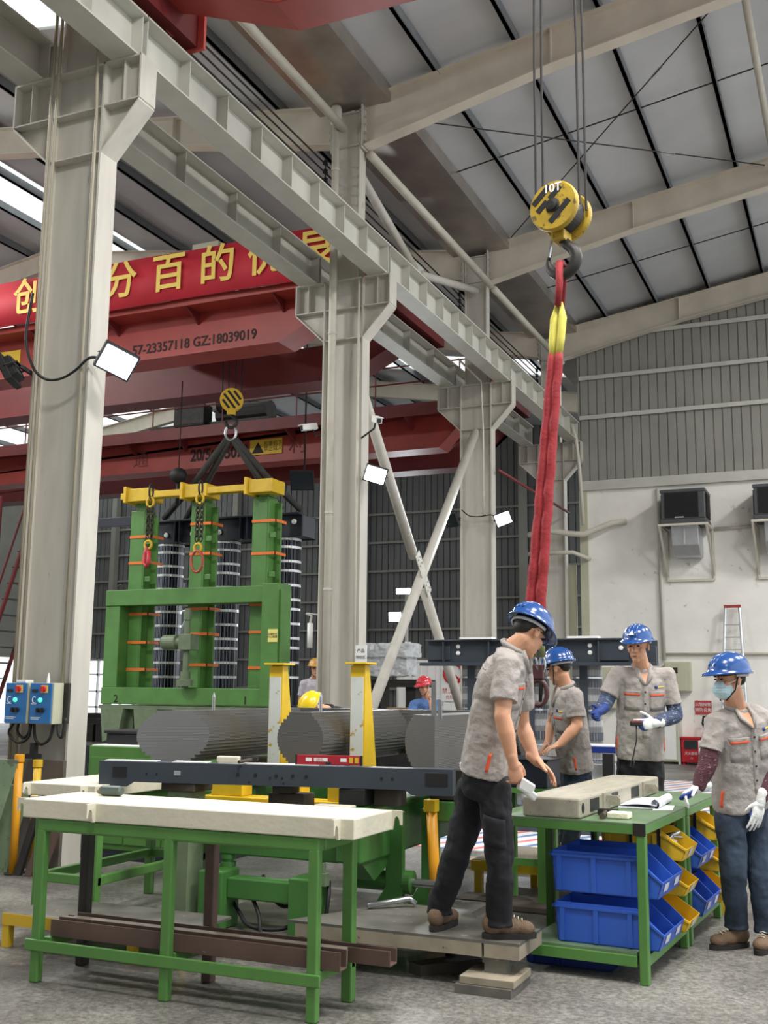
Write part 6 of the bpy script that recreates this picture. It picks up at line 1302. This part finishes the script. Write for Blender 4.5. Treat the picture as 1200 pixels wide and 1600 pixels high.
    if hair:
        b = MB(); ell(b, c + hu * 0.046 - hf * 0.030, A, (0.0795, 0.084, 0.074)); ell(b, c + hu * 0.004 - hf * 0.062, A, (0.060, 0.040, 0.040)); ell(b, c + hu * 0.06 + hf * 0.0, A, (0.080, 0.098, 0.066)); blob(b, 'hair', hair_m, body, 0.006, 3)
    hm, hc = helmet(body, c, hs, hf, hu, helm, helm_strap)
    # --- trousers
    hip = (J['hipR'] + J['hipL']) / 2; sp2 = (J['waist'] - J['pelvis']).normalized(); b = MB()
    b.loft([ringp(hip - sp2 * 0.02, s, f, 0.155 * build, 0.115), ringp(J['pelvis'], s, f, 0.172 * build, 0.125), ringp(J['pelvis'].lerp(J['waist'], 0.55), s, f, 0.160 * build, 0.112)])
    for k in 'RL':
        h_, kn, an = J['hip' + k], J['kn' + k], J['an' + k]; cone(b, h_ + sp2 * 0.03, h_.lerp(kn, 0.5), 0.098, 0.088); cone(b, h_.lerp(kn, 0.5), kn, 0.088, 0.076); cone(b, kn, kn.lerp(an, 0.5), 0.076, 0.072); b.tube([kn.lerp(an, 0.45), an + V3((0, 0, 0.03)), an - V3((0, 0, 0.02))], [0.070, 0.068, 0.076], 16)
    tr, tbv = blob(b, 'trousers', pants, body, max(vox, 0.008), 5, fold * 1.2)
    # --- shoes
    for k in 'RL':
        d = J['to' + k]; d = V3((d.x, d.y, 0)).normalized(); q = d.cross(Z); a = V3((J['an' + k].x, J['an' + k].y, ground)); b = MB()
        ell(b, a + Z * 0.075 - d * 0.035, (q, d, Z), (0.045, 0.06, 0.06)); ell(b, a + Z * 0.06 + d * 0.06, (q, d, Z), (0.046, 0.085, 0.048)); ell(b, a + Z * 0.052 + d * 0.135, (q, d, Z), (0.050, 0.062, 0.040)); cone(b, a + Z * 0.09 - d * 0.01, a + Z * 0.14, 0.05, 0.052)
        sh_, _ = blob(b, 'shoe', shoe_m, body, 0.006, 4)
        b = MB(); P = []
        for i in range(24):
            an_ = 2 * math.pi * i / 24; y_ = math.sin(an_); P.append((0.046 * math.cos(an_) * (1.08 if y_ > 0 else 0.95), 0.055 + 0.15 * math.copysign(abs(y_) ** 0.8, y_)))
        b.loft([[a + q * x + d * y + Z * 0.001 for x, y in P], [a + q * x * 1.03 + d * (y * 1.01) + Z * 0.03 for x, y in P]]); b.build('sole', sole_m, sh_)
        if vox < 0.007:
            b = MB()
            for i in range(4): b.tube([a + d * (0.055 + 0.022 * i) + Z * (0.122 - 0.009 * i) + q * 0.022, a + d * (0.06 + 0.022 * i) + Z * (0.129 - 0.009 * i), a + d * (0.055 + 0.022 * i) + Z * (0.122 - 0.009 * i) - q * 0.022], 0.0028, 6)
            b.build('laces', yel_w if k == 'x' else cream, sh_)
    # --- shirt
    b = MB(); pw = J['pelvis'].lerp(J['waist'], 0.12 if hem >= 1 else 0.3); up = J['neck']
    b.loft([ringp(pw, s, f, 0.186 * build, 0.138), ringp(pw + sp2 * 0.05, s, f, 0.188 * build, 0.140), ringp(J['waist'], s, f, 0.182 * build, 0.132), ringp(J['chest'], s, f, 0.190 * build, 0.130), ringp(J['chest'].lerp(up, 0.5), s, f, 0.180 * build, 0.112), ringp(up - spine * 0.045, s, f, 0.125, 0.082), ringp(up - spine * 0.01, s, f, 0.072, 0.070)])
    for k in 'RL':
        sh, el, wr = J['sh' + k], J['el' + k], J['wr' + k]; cone(b, J['chest'].lerp(up, 0.62) + s * (0.10 if k == 'R' else -0.10), sh, 0.075, 0.070); e = sh.lerp(el, 0.72)
        if long_sleeve: cone(b, sh, el, 0.070, 0.056); cone(b, el, el.lerp(wr, 0.92), 0.056, 0.042)
        else:
            d = (el - sh).normalized(); b.tube([sh - d * 0.02, sh.lerp(el, 0.3), e - d * 0.01, e], [0.069, 0.070, 0.073, 0.074], 18)
    sh_o, sbv = blob(b, 'shirt', shirt, body, max(vox, 0.006), 5, fold)
    # collar
    b = MB(); P = [up + s * (0.068 * math.sin(a)) - f * (0.066 * math.cos(a)) + spine * (0.022 - 0.035 * (1 - math.cos(a)) / 2) for a in [math.radians(-150 + 20 * k) for k in range(16)]]
    b.tube(P, [0.012] + [0.016] * 14 + [0.012], 8); b.build('collar', shirt, sh_o, smooth=True)
    ctr = lambda x, z: J['chest'] + s * x + spine * z
    if face and logo:
        # placket, pockets with orange flaps, chest emblem, front opening
        for x in (-0.095, 0.095):
            patch(sbv, ctr(x, -0.06), s, spine, 0.115, 0.13, 'pocket', shirt, sh_o, 0.004, cast=-f); patch(sbv, ctr(x, 0.012), s, spine, 0.12, 0.022, 'pocket_flap', shirt, sh_o, 0.008, cast=-f); patch(sbv, ctr(x, -0.003), s, spine, 0.115, 0.012, 'flap_trim', orange_t, sh_o, 0.009, cast=-f)
        patch(sbv, ctr(0, -0.12), s, spine, 0.035, 0.42, 'placket', shirt, sh_o, 0.004, 2, 12, cast=-f)
        for z in (0.02, -0.07, -0.16, -0.25): patch(sbv, ctr(0.0, z), s, spine, 0.012, 0.012, 'button', dark, sh_o, 0.007, 2, 2, cast=-f)
        patch(sbv, ctr(-0.085, 0.055), s, spine, 0.022, 0.022, 'emblem', glove_b, sh_o, 0.004, 2, 2, cast=-f)
        for i in range(4): patch(sbv, ctr(-0.105 - 0.013 * i, 0.053), s, spine, 0.009, 0.011, 'emblem_character', txt_gold, sh_o, 0.004, 2, 2, cast=-f)
        b = MB(); p0 = up + f * 0.05; q, n_ = stick(sbv, ctr(0, 0.075) + f * 0.4, -f)
        if q is not None:
            tri = [up + f * 0.045 + s * 0.045 - spine * 0.005, up + f * 0.045 - s * 0.045 - spine * 0.005, q + f * 0.006]; tri = [p + f * 0.012 for p in tri]
            vs = [b.b.verts.new(p) for p in tri] + [b.b.verts.new(p - f * 0.06) for p in tri]
            for fc in ((0, 1, 2), (5, 4, 3), (0, 3, 4, 1), (1, 4, 5, 2), (2, 5, 3, 0)): b.b.faces.new([vs[i] for i in fc])
            b.build('open_neck_skin', skin, body)
            for w in (0.045, -0.045): MB().tube([up + f * 0.055 + s * w + spine * 0.002, up.lerp(q, 0.45) + f * 0.038 + s * w * 1.05, q + f * 0.012 + s * w * 0.1], [0.010, 0.013, 0.006], 8, flat=1.7).build('lapel', shirt, sh_o, smooth=True)
    for sgn in (-1, 1):
        if logo: patch(sbv, J['pelvis'].lerp(J['waist'], 0.55) + f * 0.045 + s * sgn * 0.1, (f + s * -0.2 * sgn), spine, 0.016, 0.10, 'side_pocket_trim', orange_t, sh_o, 0.004, 2, 6, cast=-s * sgn)
    # gloves and arm sleeves
    for i, k in enumerate('RL'):
        h = hp.get(k, {})
        if arm_sleeve is not None:
            b = MB(); el, wr, sh = J['el' + k], J['wr' + k], J['sh' + k]; cone(b, sh.lerp(el, 0.62), el, 0.062, 0.058); cone(b, el, el.lerp(wr, 0.4), 0.058, 0.056); cone(b, el.lerp(wr, 0.4), el.lerp(wr, 0.9), 0.056, 0.042); blob(b, 'arm_sleeve', arm_sleeve, body, 0.006, 4, 0.006)
        if hands[i] != 'bare':
            b = MB(); hand(b, J['wr' + k], J['ha' + k], h.get('side', f), h.get('curl', 0.25), 1.12, h.get('spread', 1), h.get('thumb', 1), 0, k == 'R'); cone(b, J['wr' + k] - (J['ha' + k] - J['wr' + k]).normalized() * 0.05, J['wr' + k], 0.037, 0.033)
            g, gbv = blob(b, 'glove', {'white': glove_w, 'blue': glove_b}[hands[i]], body, 0.0045, 3)
            if h.get('dip'): 
                b = MB(); w_ = J['wr' + k]; d_ = (J['ha' + k] - w_).normalized(); sd_ = V3(h.get('side', f)); sd_ = (sd_ - d_ * sd_.dot(d_)).normalized(); n2 = sd_.cross(d_) if k == 'R' else d_.cross(sd_); ell(b, w_ + d_ * 0.085 + n2 * 0.016, (sd_, n2, d_), (0.052, 0.020, 0.062)); blob(b, 'palm_coating', glove_b, g, 0.005, 2)
    if mask:
        b = MB(); ell(b, c + hf * 0.050 - hu * 0.056, A, (0.068, 0.066, 0.062)); ell(b, c + hf * 0.085 - hu * 0.035, A, (0.030, 0.030, 0.035)); mo, _ = blob(b, 'face_mask', mask_m, body, 0.004, 2)
        for z in (-0.04, -0.055, -0.07): MB().tube([c + hs * 0.066 * math.sin(a) + hf * (0.052 + 0.064 * math.cos(a)) + hu * z for a in [math.radians(-70 + 20 * k) for k in range(8)]], 0.002, 6).build('pleat', mask_m, mo)
        for q in (-1, 1):
            for z0, z1 in ((-0.02, 0.012), (-0.08, -0.026)): MB().tube([c + hs * q * 0.056 + hf * 0.055 + hu * z0, c + hs * q * 0.072 + hf * 0.02 + hu * (z0 + z1) / 2, c + hs * q * 0.083 - hf * 0.014 + hu * z1], 0.0026, 6).build('ear_loop', white, mo)
    if glasses:
        gl = None
        for q in (-1, 1):
            P = [c + hs * (q * 0.034 + 0.024 * math.cos(a)) + hf * 0.098 + hu * (0.008 + 0.019 * math.sin(a)) for a in [2 * math.pi * k / 14 for k in range(14)]]
            o = MB().tube(P, 0.003, 6, closed=True).build('glasses', black, body); MB().tube([c + hs * q * 0.058 + hf * 0.096 + hu * 0.012, c + hs * q * 0.080 + hf * 0.03 + hu * 0.012, c + hs * q * 0.084 - hf * 0.02 + hu * 0.008], 0.003, 6).build('temple', black, o)
    return body, dict(s=s, f=f, spine=spine, hs=hs, hf=hf, hu=hu, hc=hc, helm=hm, sbv=sbv, shirt=sh_o, tbv=tbv, tr=tr, J=J)
P_bend = dict(head=(-1.685, 5.792, 1.882), hf=(0.409, 0.764, -0.5), neck=(-1.758, 5.751, 1.804), chest=(-1.838, 5.769, 1.631), bf=(0.697, 0.717, 0.0), waist=(-1.913, 5.791, 1.325), pelvis=(-1.952, 5.814, 1.099), shR=(-1.744, 5.587, 1.703), elR=(-1.753, 5.519, 1.443), wrR=(-1.711, 5.558, 1.208), haR=(-1.693, 5.618, 1.042), shL=(-1.795, 5.983, 1.72), elL=(-1.828, 6.116, 1.388), wrL=(-1.735, 6.06, 1.19), haL=(-1.628, 6.067, 1.106), hipR=(-1.883, 5.769, 1.028), knR=(-1.858, 5.786, 0.686), anR=(-1.897, 5.887, 0.336), hipL=(-2.035, 5.892, 1.018), knL=(-2.135, 5.885, 0.689), anL=(-2.27, 5.952, 0.35), toR=(0.876, 0.482, 0.0), toL=(0.108, 0.994, 0.0))
P_mask = dict(head=(-0.782, 7.119, 1.649), hf=(-0.74, -0.67, -0.035), neck=(-0.755, 7.194, 1.488), chest=(-0.742, 7.254, 1.306), bf=(-0.142, -0.99, 0.0), waist=(-0.756, 7.294, 1.048), pelvis=(-0.761, 7.33, 0.838), shR=(-0.866, 7.095, 1.393), elR=(-0.922, 7.046, 1.154), wrR=(-0.976, 7.006, 0.997), haR=(-1.054, 6.956, 0.964), shL=(-0.597, 7.347, 1.393), elL=(-0.587, 7.358, 1.109), wrL=(-0.643, 7.235, 0.914), haL=(-0.677, 7.204, 0.759), hipR=(-0.826, 7.268, 0.774), knR=(-0.822, 7.258, 0.469), anR=(-0.838, 7.422, 0.136), hipL=(-0.705, 7.434, 0.764), knL=(-0.675, 7.38, 0.463), anL=(-0.658, 7.449, 0.121), toR=(-0.697, -0.717, 0.0), toL=(-0.194, -0.981, 0.0))
P_stand = dict(head=(-1.599, 8.483, 1.919), hf=(-0.141, -0.985, -0.105), neck=(-1.59, 8.57, 1.765), chest=(-1.604, 8.619, 1.579), bf=(0.171, -0.986, 0.0), waist=(-1.633, 8.654, 1.309), pelvis=(-1.649, 8.696, 1.039), shR=(-1.77, 8.524, 1.7), elR=(-1.856, 8.457, 1.488), wrR=(-1.854, 8.269, 1.432), haR=(-1.901, 8.169, 1.376), shL=(-1.417, 8.658, 1.698), elL=(-1.364, 8.691, 1.396), wrL=(-1.476, 8.43, 1.342), haL=(-1.571, 8.324, 1.328), hipR=(-1.735, 8.671, 0.964), knR=(-1.762, 8.707, 0.574), anR=(-1.795, 8.75, 0.35), hipL=(-1.571, 8.743, 0.966), knL=(-1.581, 8.787, 0.576), anL=(-1.603, 8.8, 0.35), toR=(-0.108, -0.994, 0.0), toL=(0.404, -0.915, 0.0))
P_rear = dict(head=(-2.272, 8.658, 1.751), hf=(-0.949, 0.24, -0.208), neck=(-2.233, 8.7, 1.614), chest=(-2.222, 8.745, 1.395), bf=(-1.0, -0.032, 0.0), waist=(-2.203, 8.798, 1.14), pelvis=(-2.192, 8.843, 0.921), shR=(-2.313, 8.901, 1.531), elR=(-2.416, 8.951, 1.31), wrR=(-2.427, 8.863, 1.157), haR=(-2.465, 8.801, 1.097), shL=(-2.129, 8.572, 1.534), elL=(-2.104, 8.558, 1.306), wrL=(-2.231, 8.483, 1.162), haL=(-2.329, 8.426, 1.118), hipR=(-2.24, 8.945, 0.851), knR=(-2.274, 8.931, 0.537), anR=(-2.32, 9.0, 0.35), hipL=(-2.159, 8.79, 0.866), knL=(-2.19, 8.765, 0.559), anL=(-2.25, 8.86, 0.35), toR=(-0.998, -0.067, 0.0), toL=(-0.971, -0.239, 0.0))
P_red = dict(head=(-6.363, 16.019, 1.62), hf=(-0.353, -0.912, -0.208), neck=(-6.353, 16.105, 1.445), chest=(-6.383, 16.129, 1.236), bf=(0.067, -0.998, 0.0), waist=(-6.407, 16.165, 0.978), pelvis=(-6.42, 16.199, 0.759), shR=(-6.524, 15.992, 1.345), elR=(-6.552, 15.906, 1.139), wrR=(-6.352, 15.782, 1.087), haR=(-6.271, 15.714, 1.051), shL=(-6.165, 16.149, 1.358), elL=(-6.149, 15.913, 1.166), wrL=(-6.235, 15.941, 1.418), haL=(-6.264, 15.907, 1.535), hipR=(-6.506, 16.17, 0.709), knR=(-6.506, 16.176, 0.364), anR=(-6.544, 16.273, 0.1), hipL=(-6.34, 16.243, 0.71), knL=(-6.341, 16.249, 0.366), anL=(-6.378, 16.346, 0.1), toR=(0.067, -0.998, 0.0), toL=(0.404, -0.915, 0.0))
P_far = dict(head=(-8.001, 15.463, 1.888), hf=(0.527, -0.85, 0.0), neck=(-8.042, 15.527, 1.738), chest=(-8.044, 15.562, 1.537), bf=(0.557, -0.831, 0.0), waist=(-8.059, 15.601, 1.286), pelvis=(-8.072, 15.637, 1.054), shR=(-8.205, 15.47, 1.656), elR=(-8.267, 15.491, 1.384), wrR=(-8.172, 15.408, 1.157), haR=(-8.135, 15.386, 1.059), shL=(-7.847, 15.572, 1.66), elL=(-7.816, 15.635, 1.389), wrL=(-7.811, 15.567, 1.161), haL=(-7.803, 15.533, 1.062), hipR=(-8.15, 15.613, 0.993), knR=(-8.148, 15.627, 0.614), anR=(-8.191, 15.725, 0.269), hipL=(-8.001, 15.679, 0.995), knL=(-7.999, 15.692, 0.616), anL=(-8.042, 15.791, 0.271), toR=(0.239, -0.971, 0.0), toL=(0.693, -0.722, 0.0))
P_yel = dict(head=(-4.859, 9.408, 1.387), hf=(-0.339, -0.325, -0.883), neck=(-4.777, 9.505, 1.356), chest=(-4.724, 9.595, 1.295), bf=(-0.722, -0.693, 0.0), waist=(-4.663, 9.762, 1.133), pelvis=(-4.65, 9.857, 0.945), shR=(-4.912, 9.734, 1.289), elR=(-5.012, 9.586, 1.253), wrR=(-5.038, 9.445, 1.353), haR=(-4.958, 9.374, 1.331), shL=(-4.656, 9.347, 1.301), elL=(-4.763, 9.272, 1.146), wrL=(-4.86, 9.221, 1.193), haL=(-4.914, 9.195, 1.204), hipR=(-4.714, 9.948, 0.895), knR=(-4.74, 9.942, 0.555), anR=(-4.773, 10.096, 0.1), hipL=(-4.586, 9.781, 0.908), knL=(-4.623, 9.769, 0.574), anL=(-4.656, 9.922, 0.1), toR=(-0.722, -0.693, 0.0), toL=(-0.722, -0.693, 0.0))
down = V3((0, 0, -1)); rt = V3((0.915, 0.404, 0)); vw = V3((-0.404, 0.915, 0))
p1, i1 = person(P_bend, 'man bending over the table in front, seen from behind, blue helmet and black trousers', shirt_m, pants_k, helm_b, 'workers in grey shirts', 0.25, ('bare', 'bare'),
    {'R': dict(side=vw * 0.3 + rt * 0.8, curl=0.75, sc=1.12, thumb=0.5), 'L': dict(side=-vw * 0.8 + rt * 0.2, curl=0.28, sc=1.12, spread=1.0)}, 0.005, glasses=True, logo=True, build=1.02, helm_strap=False)
patch(i1['sbv'], i1['J']['pelvis'].lerp(i1['J']['waist'], 0.16), i1['s'], i1['spine'], 0.34, 0.006, 'hem_seam', shirt_m, i1['shirt'], 0.004, 10, 2, cast=i1['f'])
patch(i1['sbv'], i1['J']['chest'].lerp(i1['J']['neck'], 0.3), i1['s'], i1['spine'], 0.32, 0.006, 'yoke_seam', shirt_m, i1['shirt'], 0.004, 10, 2, cast=i1['f'])
patch(i1['sbv'], i1['J']['pelvis'].lerp(i1['J']['waist'], 0.2) + i1['s'] * 0.06, i1['s'], i1['spine'], 0.022, 0.022, 'hem_button', white, i1['shirt'], 0.006, 2, 2, cast=i1['f'])
patch(i1['tbv'], i1['J']['hipR'].lerp(i1['J']['knR'], 0.55), i1['f'], Z, 0.12, 0.15, 'cargo_pocket', pants_k, i1['tr'], 0.012, 6, 6, cast=-i1['s'])
b = MB(); ex_ = V3(P_bend['haR']) ; b.obox(ex_ + V3((0.03, 0.012, 0.035)), V3((0.03, 0.016, -0.02)), V3((-0.02, 0.03, 0.0)), V3((0.012, 0.0, 0.03))); b.obox(ex_ + V3((0.05, 0.02, 0.0)), V3((0.025, 0.01, -0.022)), V3((-0.015, 0.026, 0.0)), V3((0.01, 0, 0.018)))
tag(b.build('cleaning_cloth', white, bev=0.01), 'white cloth pad held in the hand of the bending man', 'cloth')
p2, i2 = person(P_mask, 'man in blue helmet and face mask leaning a gloved hand on the green table', shirt_m, jeans_m, helm_b, 'workers in grey shirts', 0.0, ('white', 'white'),
    {'R': dict(side=-vw * 0.8 + V3((0, 0, 0.3)), curl=1.0, dip=True), 'L': dict(side=-rt * 0.9 - vw * 0.3, curl=0.16, spread=1.5, dip=True)}, 0.005, sleeve_m, mask=True)
p3, i3 = person(P_stand, 'smiling man in blue helmet holding a remote control, standing behind the table', shirt_m, pants_k, helm_b, 'workers in grey shirts', 0.25, ('blue', 'white'),
    {'R': dict(side=vw * 0.2 + V3((0, 0, 1)), curl=0.8), 'L': dict(side=V3((0, 0, 1)), curl=0.7, dip=True)}, 0.005, sleeve_n, helm_strap=False)
t = thing('remote_control', 'red and black crane remote in the gloved hand of the smiling man', 'remote', tuple(P_stand['haL'])); c0 = V3(P_stand['haL']) + V3((-0.02, -0.035, 0.01))
b = MB(); b.obox(c0, rt * 0.045, vw * 0.02, V3((0, 0, 0.016))); b.build('case', black, t, bev=0.006); b = MB(); b.obox(c0 + V3((0, 0, 0.018)) - vw * 0.004, rt * 0.04, vw * 0.014, V3((0, 0, 0.006))); b.build('key_pad', red_s, t, bev=0.004)
MB().tube([c0 - V3((0, 0, 0.016)), c0 + V3((0.0, -0.01, -0.12)), c0 + V3((-0.03, -0.01, -0.25)), c0 + V3((-0.06, 0.0, -0.31)), c0 + V3((-0.03, 0.0, -0.32)), c0 + V3((-0.02, 0.0, -0.26))], 0.005, 6).build('lanyard', black, t, smooth=True)
fh = i3['hf']; hu = i3['hu']; hs = i3['hs']; hc = i3['hc']
b = MB(); q = hc + fh * 0.139 + hu * 0.055; n_ = (fh * 0.85 + hu * 0.5).normalized(); ux_ = hs; uy_ = n_.cross(ux_).normalized(); uy_ = uy_ if uy_.z > 0 else -uy_
b.prism([(-0.022, -0.012), (0.022, -0.012), (0, 0.024)], q - n_ * 0.004, ux_, uy_, n_ * 0.006); b.build('helmet_emblem', txt_white, i3['helm'])
p4, i4 = person(P_rear, 'man in blue helmet turned away, resting a hand on the black block', shirt_m, jeans_m, helm_b, 'workers in grey shirts', 0.25, ('bare', 'bare'),
    {'L': dict(side=-rt * 0.3 + vw * 0.9, curl=0.22), 'R': dict(side=-vw, curl=0.2)}, 0.006, logo=True)
p5, i5 = person(P_red, 'man in red helmet and blue shirt resting his cheek on his hand', shirt_b, pants_k, helm_r, None, 0.0, ('bare', 'bare'), {'L': dict(side=V3((0.2, -0.9, 0)), curl=0.4)}, 0.008, logo=False)
p6, i6 = person(P_far, 'man in ochre helmet half hidden behind the second column', shirt_l, jeans_m, helm_o, None, 0.18, ('bare', 'bare'), {}, 0.009, logo=False)
p7, i7 = person(P_yel, 'worker in bright yellow helmet crouching behind the lying core', pants_k, pants_k, helm_y, None, 0.0, ('bare', 'bare'), {}, 0.008, logo=False, face=False, long_sleeve=True)
b = MB(); b.box(-8.6, -7.7, 15.3, 16.3, 0, 0.18); tag(b.build('standing_block', plank_m), 'low plank stage under the man in the ochre helmet', 'stage')
